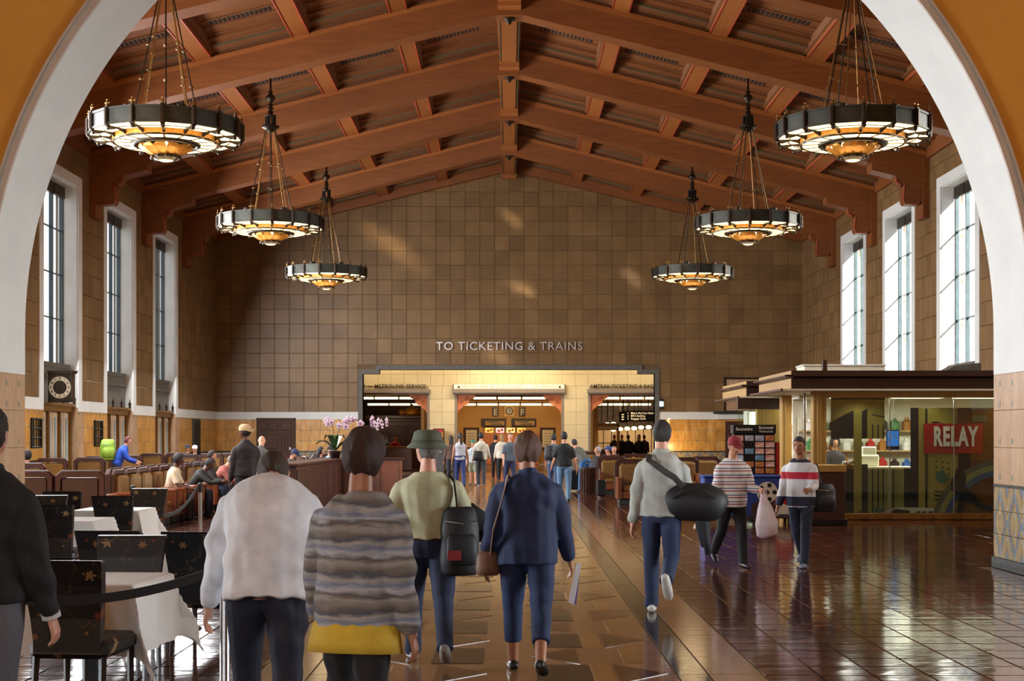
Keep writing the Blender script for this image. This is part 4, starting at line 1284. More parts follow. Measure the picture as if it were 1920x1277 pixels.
    q = MB(); q.lathe([(.14, -.46), (.25, -.42), (.27, -.40), (.24, -.36), (.15, -.38)], 20, cap=False)
    for k in range(10):
        a = 2 * PI * k / 10
        q.ell((.26 * math.cos(a), .26 * math.sin(a), -.405), (.05, .05, .035), 8, 6)
    q.build('bottom_rim', M['bronze'], c, True)
    q = MB(); q.lathe([(.0, -.475), (.10, -.47), (.15, -.45), (.15, -.44)], 16, cap=False); q.build('bottom_lens', M['panel_lit2'], c, True)
    # suspension rods with knobs, crown and finial
    for k in range(8):
        a = 2 * PI * (k + .3) / 8
        p0 = Vector((.62 * math.cos(a), .62 * math.sin(a), .30)); p1 = Vector((.12 * math.cos(a), .12 * math.sin(a), 2.78))
        q = MB(); q.tube([p0, p1], .014, 6)
        rod = q.build('rod', M['gilt'] if k % 2 else M['bronze'], c)
        for f_ in (.28, .55):
            pm = p0.lerp(p1, f_ + .04 * (k % 3)); q = MB(); q.lathe([(.015, -.02), (.05, -.005), (.05, .005), (.015, .02)], 8, pm); q.build('rod_knob', M['gilt'], rod)
    for k in range(6):
        a = 2 * PI * k / 6
        q = MB(); q.lathe([(.09, .28), (.09, .42), (.07, .43)], 10, (1.0 * math.cos(a), 1.0 * math.sin(a), 0)); q.build('lamp_housing', M['bronze'], c)
    q = MB(); q.lathe([(.05, 2.66), (.16, 2.74), (.24, 2.78), (.24, 2.83), (.15, 2.86)], 12); q.build('crown_plate', M['bronze'], c)
    for k in range(6):
        a = 2 * PI * k / 6; x, y = .12 * math.cos(a), .12 * math.sin(a)
        q = MB(); q.bevbox(x - .03, x + .03, y - .03, y + .03, 2.86, 3.10, .005); q.build('crown_bar', M['black'], c)
    q = MB(); q.lathe([(.16, 3.09), (.16, 3.13), (.05, 3.16), (.09, 3.22), (.04, 3.26), (.09, 3.32), (.04, 3.36), (.08, 3.42), (.03, 3.46), (.10, 3.54), (.14, 3.60), (.10, 3.68), (.04, 3.72), (.07, 3.78), (.03, 3.82), (.02, 4.64)], 12)
    q.build('stem', M['bronze'], c, True)
    return c
CX = 6.63
spots = [(-CX, 27.46, 'nearest chandelier on the left, lit bronze ring hanging beside the great arch'),
         (CX, 27.46, 'nearest chandelier on the right, lit bronze ring hanging beside the great arch'),
         (-CX, 39.50, 'middle chandelier of the left row, lit bronze ring on long rods'),
         (CX, 39.50, 'middle chandelier of the right row, lit bronze ring on long rods'),
         (-CX, 51.55, 'farthest and smallest chandelier on the left, in front of the tiled end wall'),
         (CX, 51.55, 'farthest and smallest chandelier on the right, in front of the tiled end wall')]
ch0 = make_chandelier()
for i, (x, y, lab) in enumerate(spots):
    if i == 0:
        ch0.location = (x, y, 7.45); ch0['label'] = lab; ch0['group'] = 'hall chandeliers'
    else:
        dup(ch0, (x, y, 7.45), (.1, .0, .07, .15, .2)[i - 1], lab, 'hall chandeliers')
    add_light('POINT', 'chandelier_glow', (x, y, 6.85), 45, (1, .74, .42), shadow_soft_size=.5)
# ================================================================== NEWSSTAND KIOSK (right)
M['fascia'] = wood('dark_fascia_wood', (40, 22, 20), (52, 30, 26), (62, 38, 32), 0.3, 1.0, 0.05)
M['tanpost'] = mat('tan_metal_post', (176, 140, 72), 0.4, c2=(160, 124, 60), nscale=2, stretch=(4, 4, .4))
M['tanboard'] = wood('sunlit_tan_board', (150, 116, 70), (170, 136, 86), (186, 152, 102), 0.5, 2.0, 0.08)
M['navy'] = mat('navy_print', (24, 26, 44), 0.5, c2=(18, 20, 36)); M['pale'] = mat('pale_yellow_print', (176, 160, 84), 0.5, c2=(166, 148, 74))
M['tanprint'] = mat('tan_print', (176, 146, 84), 0.5, c2=(160, 130, 72)); M['greenprint'] = mat('olive_print', (160, 156, 96), 0.5, c2=(146, 142, 84))
M['brownprint'] = mat('brown_print', (120, 70, 30), 0.5, c2=(104, 58, 24)); M['blueprint'] = mat('blue_print', (70, 100, 150), 0.5); M['greyprint'] = mat('grey_print', (110, 104, 92), 0.5)
M['whiteprint'] = mat('white_print', (214, 214, 206), 0.5, c2=(200, 200, 192)); M['tealprint'] = mat('teal_print', (60, 120, 104), 0.5)
M['shopwall'] = mat('bright_shop_wall', (230, 226, 206), 0.6, c2=(216, 212, 190))
M['shoplight'] = emis('shop_ceiling_panel', (255, 246, 222), 4.5)
M['bluescreen'] = emis('blue_screen', (40, 110, 200), 0.9)
M['fridge_lit'] = emis('fridge_light', (236, 246, 226), 1.6)
KY = 28.5
ks = thing('newsstand_kiosk', 'glass fronted newsstand kiosk with dark wooden roof and red RELAY sign', 'kiosk', (0, 0, 0))
RX = 11.9
def roofblock(y0, y1, x0, front=True):
    q = MB(); q.box(x0, RX, y0, y1, 2.60, 2.96); q.build('roof_fascia', M['fascia'], ks)
    q = MB(); q.prism([(y0 - .14, 2.845), (y0, 2.80), (y0, 2.87), (y0 - .14, 2.87)], 'x', x0 - .14, RX); q.build('roof_cornice', M['fascia'], ks)
    q = MB(); q.prism([(x0 - .14, 2.845), (x0, 2.80), (x0, 2.87), (x0 - .14, 2.87)], 'y', y0 - .14, y1); q.build('roof_cornice', M['walnut'], ks)
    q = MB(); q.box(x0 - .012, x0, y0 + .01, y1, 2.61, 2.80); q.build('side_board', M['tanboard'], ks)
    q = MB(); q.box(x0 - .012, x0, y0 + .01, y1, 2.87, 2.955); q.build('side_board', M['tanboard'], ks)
    q = MB(); q.box(x0 - .18, RX, y0 - .03, y1, 2.565, 2.60); q.build('roof_soffit', M['shopwall'], ks)
    q = MB(); q.prism([(x0 - .22, 2.56), (x0 - .18, 2.55), (x0 - .18, 2.61), (x0 - .22, 2.60)], 'y', y0 - .03, y1); q.build('soffit_lip', M['walnut'], ks)
roofblock(27.9, 31.5, 5.54); roofblock(33.3, 37.0, 5.56)
q = MB(); q.box(6.1, RX, 31.5, 33.3, 2.60, 2.94); q.build('roof_link', M['fascia'], ks)
# front posts, header, sill
def post(x0, x1, y0, y1, z1=2.57, m='tanpost'):
    q = MB(); q.bevbox(x0, x1, y0, y1, 0, z1, .012); q.bevbox(x0 + (x1 - x0) * .3, x1 - (x1 - x0) * .3, y0 - .02, y0 + .02, .02, z1, .008); return q.build('post', M[m], ks)
post(6.08, 6.35, KY - .02, KY + .22); post(5.98, 6.2, 31.2, 31.5); post(RX - .2, RX, KY, KY + .2); post(5.95, 6.5, 34.2, 34.4)
q = MB(); q.box(6.35, RX - .2, KY - .01, KY + .1, 2.44, 2.57); q.build('window_header', M['tanpost'], ks)
q = MB(); q.bevbox(6.3, RX, KY - .12, KY + .12, 0, .13, .015); q.build('sill', M['gilt'], ks)
q = MB(); q.bevbox(6.12, 6.18, 29.6, 29.66, 0, 2.57, .01); q.build('door_post', M['chrome'], ks)
U = lambda x: (585 + x / 4.912) * .010686
V = lambda y: 1.68 + (87 - y / 4.912) * .010686
gxs = [6.36, U(630), U(1222), RX - .2]
for a, b in zip(gxs[:-1], gxs[1:]):
    q = MB(); q.box(a + .004, b - .004, KY, KY + .012, .13, 2.44); q.build('glass_pane', M['shopglass'], ks)
for x in gxs[1:3]:
    q = MB(); q.box(x - .008, x + .008, KY - .01, KY + .02, .13, 2.44); q.build('glass_joint', M['chrome'], ks)
# printed mural standing just behind the glass
mural = bpy.data.objects.new('mural', None); mural.parent = ks; COL.objects.link(mural)
lay = [0]
def pr(pts, m, name='mural_piece'):
    lay[0] += 1
    y = KY + .075 - lay[0] * .0009
    q = MB(); q.prism([(U(x), V(y_)) for x, y_ in pts], 'y', y, y + .0006 + .02 * 0 + .003); return q.build(name, M[m], mural)
def rc(x0, y0, x1, y1, m): return pr([(x0, y1), (x1, y1), (x1, y0), (x0, y0)], m)
rc(95, 95, 590, 455, 'tanprint'); rc(95, 72, 595, 95, 'black')
pr([(95, 455), (305, 455), (305, 190), (95, 300)], 'navy')
rc(190, 735, 305, 1190, 'navy'); rc(430, 740, 770, 1190, 'greenprint')
rc(770, 730, 915, 1095, 'navy'); rc(830, 170, 905, 730, 'navy'); rc(905, 170, 1275, 1190, 'pale'); rc(1265, 170, 3300, 1190, 'brownprint'); rc(1275, 590, 1385, 745, 'navy')
rc(305, 455, 380, 690, 'pale') ; rc(305, 190, 380, 455, 'pale'); rc(305, 690, 385, 1190, 'pale'); rc(380, 690, 435, 1190, 'navy')
pr([(380, 455), (430, 455), (430, 175), (380, 205)], 'navy')
pr([(430, 455), (590, 455), (590, 165), (560, 150), (520, 147), (480, 160), (450, 185), (430, 220)], 'pale')
pr([(474, 238), (592, 262), (592, 252), (474, 228)], 'navy')
for x in (480, 530, 577): rc(x - 6, 325, x + 6, 455, 'navy'); rc(x - 6, 735, x + 6, 1190, 'navy')
rc(664, 735, 678, 1090, 'navy'); rc(965, 180, 985, 1095, 'navy')
pr([(1022, 312), (1120, 312), (1075, 296), (1022, 300)], 'navy')
for i, (x, y_) in enumerate(((1066, 662), (1122, 672), (1178, 680), (1066, 714), (1122, 722), (1178, 732), (1066, 765), (1122, 775), (1178, 785))):
    pr([(x + 9 * math.cos(2 * PI * k / 10), y_ + 9 * math.sin(2 * PI * k / 10)) for k in range(10)], 'navy')
for y_ in (935, 972, 1008): pr([(1050, y_ + 12), (1150, y_ + 20), (1150, y_ + 8), (1050, y_)], 'navy')
# big wheel arcs, train nose, runner with a laptop
def arc(cx, cy, r0, r1, a0, a1, m):
    n = 18; A = [math.radians(a0 + (a1 - a0) * k / n) for k in range(n + 1)]
    pr([(cx + r1 * math.cos(a), cy + r1 * math.sin(a)) for a in A] + [(cx + r0 * math.cos(a), cy + r0 * math.sin(a)) for a in A[::-1]], m)
arc(1700, 1330, 640, 690, 193, 262, 'greyprint'); arc(1700, 1330, 590, 640, 194, 262, 'greenprint'); arc(1700, 1330, 540, 590, 195, 262, 'blueprint')
pr([(500, 1190), (1040, 1190), (1040, 1095), (700, 1085), (600, 1120)], 'whiteprint')
pr([(650, 1140), (820, 1148), (820, 1118), (690, 1105), (650, 1120)], 'navy')
for x in (878, 934, 992): rc(x, 1125, x + 40, 1158, 'navy')
pr([(330, 1190), (390, 1190), (385, 1120), (335, 1130)], 'tealprint'); pr([(480, 1190), (590, 1190), (560, 1100), (500, 1095)], 'tealprint')
pr([(1250, 730), (1300, 728), (1340, 800), (1330, 900), (1400, 960), (1480, 1060), (1580, 1070), (1580, 1120), (1480, 1110), (1390, 1050), (1320, 1040), (1300, 1190), (1240, 1190), (1260, 1080), (1290, 980), (1200, 930), (1200, 840), (1240, 780)], 'navy')
pr([(1055, 780), (1130, 742), (1150, 800), (1190, 830), (1125, 870), (1070, 840)], 'tealprint')
rc(1395, 240, 1530, 300, 'greyprint')
rc(948, 315, 1492, 590, 'red_sign')
me = text_mesh('RELAY', .42, .002, M['whiteprint'], 1.14, .018)
xs = [v.co.x for v in me.vertices]; zs = [v.co.z for v in me.vertices]
me.transform(Matrix.Diagonal(((U(1440) - U(1030)) / (max(xs) - min(xs)), 1, (V(350) - V(535)) / (max(zs) - min(zs)), 1)))
sl_ = bpy.data.objects.new('sign_lettering', None); sl_.parent = ks; COL.objects.link(sl_); sl_.location = ((U(1030) + U(1440)) / 2, KY + .005, (V(350) + V(535)) / 2); split_letters(me, 'letter', sl_)
# interior
q = MB(); q.box(6.5, RX, 32.6, 32.7, 0, 2.56); q.box(RX - .05, RX, KY, 37, 0, 2.56); q.build('inner_wall', M['shopwall'], ks)
q = MB(); q.box(6.4, RX, KY + .1, 32.6, 2.50, 2.56); q.build('inner_ceiling', M['shopwall'], ks)
for k in range(4):
    q = MB(); q.box(6.8 + k * 1.3, 7.8 + k * 1.3, 29.6, 30.2, 2.47, 2.50); q.build('light_panel', M['shoplight'], ks)
q = MB(); q.box(6.5, RX, 36.8, 36.9, 0, 2.56); q.build('inner_wall', M['shopwall'], ks)
add_light('AREA', 'shop_lamp', (8.6, 30.4, 2.42), 150, (1, .95, .82), (0, 0, -1), shape='RECTANGLE', size=4, size_y=1.2)
add_light('AREA', 'shop_lamp', (7.5, 34.8, 2.42), 90, (1, .97, .88), (0, 0, -1), shape='RECTANGLE', size=2, size_y=2)
add_light('SPOT', 'soffit_downlight', (5.9, 32.9, 2.52), 60, (1, .85, .6), (0, 0, -1), spot_size=1.6, spot_blend=.6)
for x in (7.0, 8.4, 9.8):
    add_light('SPOT', 'mural_fill_spot', (x, 28.1, 2.54), 22, (1, .86, .62), (0, .12, -1), spot_size=2.2, spot_blend=.8)  # spots added under the fascia to brighten the mural
# entrance glass screens
for x0, x1, y in ((5.3, 5.62, 33.0), (5.62, 6.35, 33.4)):
    q = MB(); q.box(x0, x1, y, y + .012, .05, 2.30); q.build('glass_screen', M['shopglass'], ks)
    q = MB(); q.bevbox(x0 - .01, x1 + .01, y - .03, y + .04, 2.30, 2.56, .01); q.build('screen_header', M['fascia'], ks)
# roof-top odds and ends
rb = thing('roof_box', 'long white box lying on top of the kiosk roof', 'box', (6.6, 30.2, 2.97))
q = MB(); q.bevbox(-.4, 1.3, -.3, .5, 0, .18, .01); q.build('box_body', M['shopwall'], rb); q = MB(); q.bevbox(-.42, 1.32, -.32, .52, .17, .21, .008); q.build('box_lid', M['whiteprint'], rb)
for px_, yy in ((1505, 30.8), (1546, 29.0)):
    p = Vector((gx(px_, yy), yy, 2.965))
    st_ = thing('roof_stub', '%s upright stub post on the kiosk roof' % ('pale purple' if px_ == 1505 else 'dark brown'), 'post', p)
    q = MB(); q.bevbox(-.05, .05, -.04, .04, 0, .26, .008); q.build('stub_shaft', M['fascia'] if px_ != 1505 else M['ledge'], st_); q = MB(); q.box(-.06, .06, -.05, .05, .0, .02); q.build('stub_foot', M['chrome'], st_)
dh = thing('duct_hood', 'grey sloped metal hood on the kiosk roof at the right', 'hood', (gx(1800, 30.2), 30.2, 2.97))
q = MB(); q.prism([(-.45, 0), (.45, 0), (.45, .26), (-.1, .2)], 'y', 0, .6); q.build('hood_shell', M['stone'], dh); q = MB(); q.box(-.47, .47, -.02, .62, -.005, .02); q.build('hood_flange', M['chrome'], dh)
# things inside and around
def rand_goods(parent, x0, x1, y, z, n, h, name='bottle'):
    for k in range(n):
        c = random.choice(goods); hh = h * random.uniform(.8, 1)
        x = x0 + (k + .5) * (x1 - x0) / n; r = (x1 - x0) / n * .40
        q = MB(); q.lathe([(r, 0), (r, hh * .65), (r * .45, hh * .8), (r * .4, hh)], 8, (x, y, z)); q.build(name, c, parent)
goods = [mat('goods_' + n_, c_, .3) for n_, c_ in (('green', (70, 130, 70)), ('red', (180, 40, 36)), ('white', (226, 226, 220)), ('blue', (60, 100, 170)), ('amber', (170, 110, 40)), ('dark', (50, 40, 36)))]
fr = thing('drinks_fridge', 'tall lit drinks fridge with a red Coca-Cola banner behind the kiosk entrance', 'fridge', (6.62, 35.6, 0))
q = MB(); q.box(-.62, .62, .5, .6, 0, 2.3); q.box(-.66, -.62, 0, .6, 0, 2.3); q.box(.62, .66, 0, .6, 0, 2.3); q.build('cabinet', M['whiteprint'], fr)
q = MB(); q.box(-.6, .6, .48, .5, .2, 2.28); q.build('lit_back', M['fridge_lit'], fr)
q = MB(); q.bevbox(-.66, .66, -.03, .1, 1.55, 1.95, .01); q.build('banner', M['red_sign'], fr)
me = text_mesh('Coca-Cola', .32, .004, M['whiteprint'], .9, .006); me.transform(Matrix.Shear('XY', 4, (0, 0)) if False else Matrix.Identity(4)); obj('banner_lettering', me, fr, (0, -.04, 1.74))
for j in range(4):
    z = .3 + j * .34
    q = MB(); q.box(-.6, .6, .05, .48, z - .02, z); q.build('shelf', M['chrome'], fr)
    rand_goods(fr, -.55, .55, .2, z, 8, .26)
nr = thing('magazine_shelf', 'bright shelf of bottles and packets along the kiosk back wall', 'shelf', (8.0, 32.2, 0))
q = MB(); q.box(-1.4, 3.2, .3, .36, 0, 2.1); q.build('back_board', M['shopwall'], nr)
for j in range(4):
    z = .45 + j * .45
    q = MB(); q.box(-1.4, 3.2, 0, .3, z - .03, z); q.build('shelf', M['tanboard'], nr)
    rand_goods(nr, -1.3, 3.1, .15, z, 16, .30, 'packet')
cr = thing('till_counter', 'pale till counter with a boxy register seen through the kiosk glass', 'counter', (U(600), 29.9, 0))
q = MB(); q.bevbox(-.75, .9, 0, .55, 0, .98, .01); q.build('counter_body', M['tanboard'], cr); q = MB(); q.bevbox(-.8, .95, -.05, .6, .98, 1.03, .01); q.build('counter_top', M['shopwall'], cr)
q = MB(); q.bevbox(-.2, .25, .1, .5, 1.03, 1.28, .03); q.bevbox(-.1, .2, .15, .4, 1.28, 1.45, .02); q.build('register', M['shopwall'], cr)
sc_ = thing('blue_screen', 'blue glowing picture screen hanging inside the kiosk glass', 'screen', (U(718), KY + .45, V(548)))
q = MB(); q.bevbox(-.14, .13, 0, .05, -.02, .38, .01); q.build('screen_case', M['black'], sc_); q = MB(); q.box(-.12, .11, -.006, 0, .05, .36); q.build('screen_face', M['bluescreen'], sc_)
q = MB(); q.tube([(0, .02, .38), (0, .02, 2.5 - V(548))], .008, 6); q.build('hanger', M['chrome'], sc_)
q = MB()
for k in range(4): q.ell((-.07 + k * .045, -.008, .28 - (k % 2) * .06), (.018, .004, .02), 8, 6)
q.build('picture_marks', M['whiteprint'], sc_)
fb_ = thing('fruit_basket', 'small basket of red and pale fruit on the kiosk counter behind the glass', 'basket', (U(345), 29.35, 0))
q = MB(); q.bevbox(-.3, .3, -.15, .2, 0, .98, .01); q.build('stand', M['walnut'], fb_)
q = MB(); q.lathe([(.14, .98), (.2, 1.08), (.19, 1.09), (.13, 1.0)], 14); q.build('bowl', M['gilt'], fb_)
for k in range(7):
    a = k * 2.4; r = .05 + .012 * k
    q = MB(); q.ell((r * math.cos(a), r * math.sin(a), 1.10 + .02 * (k % 3)), (.045, .045, .042), 8, 6); q.build('fruit', goods[1] if k % 2 else goods[2], fb_, True)
# brown counter at the kiosk corner
co_ = thing('kiosk_counter', 'dark brown free-standing counter with tan top at the kiosk corner', 'counter', (5.92, 26.6, 0))
q = MB(); q.bevbox(-.36, .36, 0, .7, .1, 1.0, .01); q.build('body', M['walnut'], co_)
q = MB(); q.bevbox(-.38, .38, -.02, .72, 1.0, 1.13, .01); q.build('top_band', M['tanpost'], co_)
q = MB(); q.bevbox(-.40, .40, -.04, .74, 0, .12, .01); q.build('plinth', M['black'], co_)
# blue cart with picture panel
M['cartblue'] = mat('royal_blue_panel', (34, 66, 150), 0.4, c2=(26, 52, 126)); M['ballwhite'] = mat('ball_white', (226, 220, 206), 0.5); M['furbrown'] = mat('brown_picture', (70, 44, 28), 0.6)
ct = thing('blue_cart', 'low blue display cart on casters with a football picture on its front', 'cart', (4.58, 27.15, 0))
q = MB(); q.bevbox(-.86, .86, 0, .62, .14, .88, .015); q.build('cart_body', M['cartblue'], ct)
q = MB(); q.bevbox(-.9, .9, -.03, .66, .10, .15, .01); q.build('bottom_rail', M['fascia'], ct); q = MB(); q.bevbox(-.88, .88, -.02, .64, .88, .92, .008); q.build('top_rail', M['cartblue'], ct)
for x in (-.78, .78):
    for y in (.1, .52):
        q = MB(); q.lathe([(.05, -.02), (.05, .02)], 12, (x, y, .05), 'x'); q.build('caster', M['black'], ct)
def ball(cx, cz, r, par):
    q = MB(); q.lathe([(r, -.004), (r, -.010)], 24, (cx, 0, cz), 'y'); b_ = q.build('ball_picture', M['ballwhite'], par)
    for k in range(6):
        a = k * PI / 3 * 1.2; rr = 0 if k == 5 else r * .7
        q = MB(); q.lathe([(r * .24, -.010), (r * .24, -.013)], 5, (cx + rr * math.cos(a), 0, cz + rr * math.sin(a)), 'y'); q.build('ball_patch', M['black'], b_)
ball(.34, .60, .20, ct)
q = MB(); q.prism([(.02, .18), (.55, .18), (.62, .40), (.45, .52), (.2, .46), (.05, .36)], 'y', -.006, -.002); q.build('picture_shape', M['furbrown'], ct)
q = MB(); q.prism([(.5, .3), (.8, .3), (.84, .6), (.6, .72), (.48, .55)], 'y', -.008, -.003); q.build('picture_shape', M['red_sign'], ct)
q = MB(); q.prism([(.48, .18), (.8, .18), (.8, .32), (.6, .40)], 'y', -.01, -.004); q.build('picture_shape', M['ballwhite'], ct)
# postcard rack
pk = thing('postcard_rack', 'tall spinner rack full of coloured postcards beside the kiosk entrance', 'rack', (4.87, 28.35, 0))
q = MB(); q.lathe([(.3, 0), (.3, .04), (.03, .07), (.03, .8)], 16); q.build('rack_foot', M['black'], pk)
q = MB(); q.bevbox(-.40, .42, -.02, .3, .78, 1.72, .01); q.build('rack_core', M['black'], pk)
q = MB(); q.bevbox(-.42, .44, -.05, .3, 1.72, 1.90, .01); q.build('rack_header', M['black'], pk)
obj('header_text', text_mesh('Souvenirs', .085, .003, M['whiteprint'], 1.0, .002), pk, (-.2, -.056, 1.81))
obj('header_text', text_mesh('Souvenir', .085, .003, M['whiteprint'], 1.0, .002), pk, (.24, -.056, 1.84)); obj('header_text', text_mesh('Postcards', .07, .003, M['whiteprint'], 1.0), pk, (.24, -.056, 1.765))
cards = []
for n_, a_, b_ in (('sea', (60, 130, 190), (220, 226, 230)), ('red', (170, 40, 40), (230, 210, 190)), ('dark', (40, 36, 50), (190, 150, 90)), ('sky', (120, 170, 220), (60, 90, 60)), ('sun', (220, 140, 60), (90, 50, 60)), ('pale', (214, 210, 200), (60, 90, 150))):
    cards.append(mat('postcard_' + n_, a_, .35, c2=b_, nscale=14))
cm = MB(); cm.bevbox(-.085, .085, -.01, .01, -.055, .055, .003)
for m_ in cards:
    pass
cmes = [cm.mesh('postcard', m_) for m_ in cards]
for i in range(4):
    for j in range(7):
        if i == 1 and j % 2: continue
        obj('postcard', random.choice(cmes), pk, (-.30 + i * .205, -.05, .85 + j * .13), (math.radians(-12), 0, random.uniform(-.05, .05)))
q = MB(); q.bevbox(.44, .52, .0, .1, .8, 1.55, .01); q.build('side_rail', M['red_sign'], pk)
# ================================================================== WALL FITTINGS ON THE LEFT
ck = thing('projecting_clock', 'square bronze clock with cream numeral ring projecting from the left wall', 'clock', (-W - .02 + .33, 38.9, 2.60))
q = MB(); q.bevbox(-.33, .33, 0, .28, 0, .80, .015); q.build('case', M['bronze'], ck)
q = MB(); q.prism([(-.33, .78), (.36, .78), (.40, .86), (-.33, .86)], 'y', -.05, .32); q.build('cap', M['bronze'], ck)
q = MB(); q.lathe([(.30, -.002), (.30, -.02), (.19, -.02), (.19, -.002)], 32, (0, 0, .40), 'y', cap=False); q.build('numeral_ring', M['clockface'], ck)
q = MB(); q.lathe([(.185, 0), (.185, -.014)], 32, (0, 0, .40), 'y'); q.build('dial_centre', M['bronze'], ck)
for h in range(12):
    a = PI / 2 - h * PI / 6
    obj('numeral', text_mesh(str(h or 12), .085, .003, M['black'], .9, .003), ck, (.245 * math.cos(a), -.025, .40 + .245 * math.sin(a)))
q = MB(); q.box(-.008, .008, -.03, -.02, .28, .40); q.box(-.14, 0, -.03, -.02, .36, .375); q.build('hands', M['black'], ck)
for y, lab in ((43.0, 'dark iron wall grille between the two nearer left doors'), (37.3, 'dark iron wall grille beside the arch on the left wall')):
    g = thing('wall_grille', lab, 'grille', (-W + .04, y, 1.35), 0, 'iron wall grilles')
    q = MB()
    for s_ in (0, 1): q.bevbox(0, .06, s_ * .75, s_ * .75 + .06, 0, .8, .008)
    q.build('side_bar', M['black'], g)
    for k in range(4):
        q = MB(); q.bevbox(.0, .05, .0, .8, k * .25, k * .25 + .05, .008); q.build('cross_bar', M['black'], g)
    for k in range(3):
        q = MB(); q.bevbox(.01, .04, .18 + k * .2, .21 + k * .2, 0, .8, .004); q.build('upright_bar', M['black'], g)
pn = thing('lattice_panel', 'tall black lattice panel on the left wall near the far corner', 'panel', (-W + .055, 56.8, 0))
q = MB(); q.bevbox(0, .04, -.45, .75, .1, 2.36, .01); q.build('panel_board', M['darkstone'], pn)
for k in range(5):
    q = MB(); q.box(.04, .06, -.4 + k * .27, -.36 + k * .27, .15, 2.3); q.build('lattice_bar', M['black'], pn)
for k in range(9):
    q = MB(); q.box(.04, .06, -.42, .72, .2 + k * .25, .23 + k * .25); q.build('lattice_bar', M['black'], pn)

# ================================================================== WAITING ROOM ARMCHAIRS
M['plinth'] = mat('dark_green_plinth', (44, 50, 48), 0.5, c2=(32, 38, 36))
def make_armchair():
    c = thing('armchair', 'x', 'armchair')
    for s in (-1, 1):
        q = MB(); xa, xb = sorted((s * .31, s * .41))
        q.bevbox(xa, xb, -.40, .34, .12, .62, .015); q.bevbox(xa - .01, xb + .01, -.43, .30, .60, .66, .015)
        a_ = q.build('arm', M['walnut_red'], c)
        for k in range(3):
            e = MB(); xx = s * (.325 + k * .032); e.bevbox(xx - .011, xx + .011, -.445 + .01 * k, -.40, .14, .655, .006); e.build('fluted_edge', M['walnut_red'], a_)
    # back frame with clipped corners
    fo = [(-.41, .12), (.41, .12), (.41, .98), (.32, 1.06), (-.32, 1.06), (-.41, .98)]
    fi = [(-.33, .30), (.33, .30), (.33, .93), (.28, .98), (-.28, .98), (-.33, .93)]
    q = MB(); n = 6
    vs = [(x, y, z) for y in (.30, .46) for x, z in fo] + [(x, y, z) for y in (.30, .46) for x, z in fi]
    fs = []
    for k in range(n):
        l = (k + 1) % n
        fs += [(k, l, 2 * n + l, 2 * n + k), (n + l, n + k, 3 * n + k, 3 * n + l), (l, k, n + k, n + l), (2 * n + k, 2 * n + l, 3 * n + l, 3 * n + k)]
    q.add(vs, fs); q.build('back_frame', M['walnut'], c)
    e = MB(); fo2 = [(x * 1.02, z + .012 if z > .5 else z) for x, z in fo[2:]]
    e.tube([(x, .38, z) for x, z in [(.415, .3)] + fo2 + [(-.415, .3)]], .022, 6, (0, 1, 0)); e.build('frame_bead', M['walnut'], c)
    q = MB(); q.bevbox(-.32, .32, .20, .40, .42, .96, .05); q.build('back_cushion', M['leather'], c)
    q = MB(); q.bevbox(-.32, .32, .40, .445, .28, .955, .02); q.build('rear_panel', M['leather'], c)
    q = MB(); q.bevbox(-.31, .31, -.38, .26, .30, .46, .05); q.build('seat_cushion', M['leather'], c)
    q = MB(); q.bevbox(-.40, .40, -.40, .44, .14, .32, .015); q.build('seat_box', M['walnut_red'], c)
    q = MB(); q.bevbox(-.36, .36, -.34, .42, 0, .15, .01); q.build('plinth', M['plinth'], c)
    return c
ac0 = make_armchair(); ac0['_n'] = 0
first = [True]
def armchair(x, y, rz, lab, grp):
    if first[0]:
        first[0] = False
        ac0.location = (x, y, 0); ac0.rotation_euler = (0, 0, rz); ac0['label'] = lab; ac0['group'] = grp
        del ac0['_n']
        return ac0
    return dup(ac0, (x, y, 0), rz, lab, grp)
GL = 'armchairs in the left waiting area'
A_ = [(69, 24.7, 'leftmost of the two dark backed armchairs just behind the dining chairs'), (164, 24.7, 'right one of the two dark backed armchairs just behind the dining chairs'),
      (60, 31.5, 'armchair back at the left edge beside the arch pier'), (106, 38.0, 'armchair with its back to the camera below the wall clock'),
      (176, 38.9, 'armchair in front of the person with the green backpack'), (192, 41.6, 'armchair partly hidden behind another, left of the blue jacket'),
      (248, 43.5, 'armchair just right of the person in the blue jacket'), (291, 48.5, 'armchair back below the third left door'),
      (338, 49.5, 'armchair back right of the third left door'), (352, 45.5, 'armchair back in front of the black lattice panel'),
      (400, 47.5, 'armchair near the far left corner behind the white cap'), (440, 48.5, 'armchair near the far left corner beside the standing man'),
      (520, 44.0, 'armchair in front of the dark panelled door'), (610, 47.0, 'armchair behind the orchids, below the zigzag tile')]
dark_rear = None
for i_, (px_, Z_, lab) in enumerate(A_):
    c_ = armchair(gx(px_, Z_), Z_, PI, lab, GL)
for c_ in [o for o in COL.objects if o.name.startswith('armchair') and o.location.y < 25 and o.parent is None]:
    for ch in c_.children:
        if ch.name.startswith('rear_panel'):
            if dark_rear is None:
                dark_rear = ch.data.copy(); dark_rear.materials.clear(); dark_rear.materials.append(M['leather_d'])
            ch.data = dark_rear
BR = ['nearest', 'second', 'third', 'fourth', 'fifth', 'sixth']
for k in range(6):
    armchair(-6.82, 26.0 + k * .86, PI / 2, '%s seat of the tan leather row running into the left waiting area' % BR[k], 'row of leather seats along the rope')
for k in range(4):
    armchair(-7.0, 32.4 + k * .86, PI / 2, '%s seat of the farther leather row behind the seated crowd' % BR[k], 'farther row of leather seats')
GR = 'armchairs in the right waiting area'
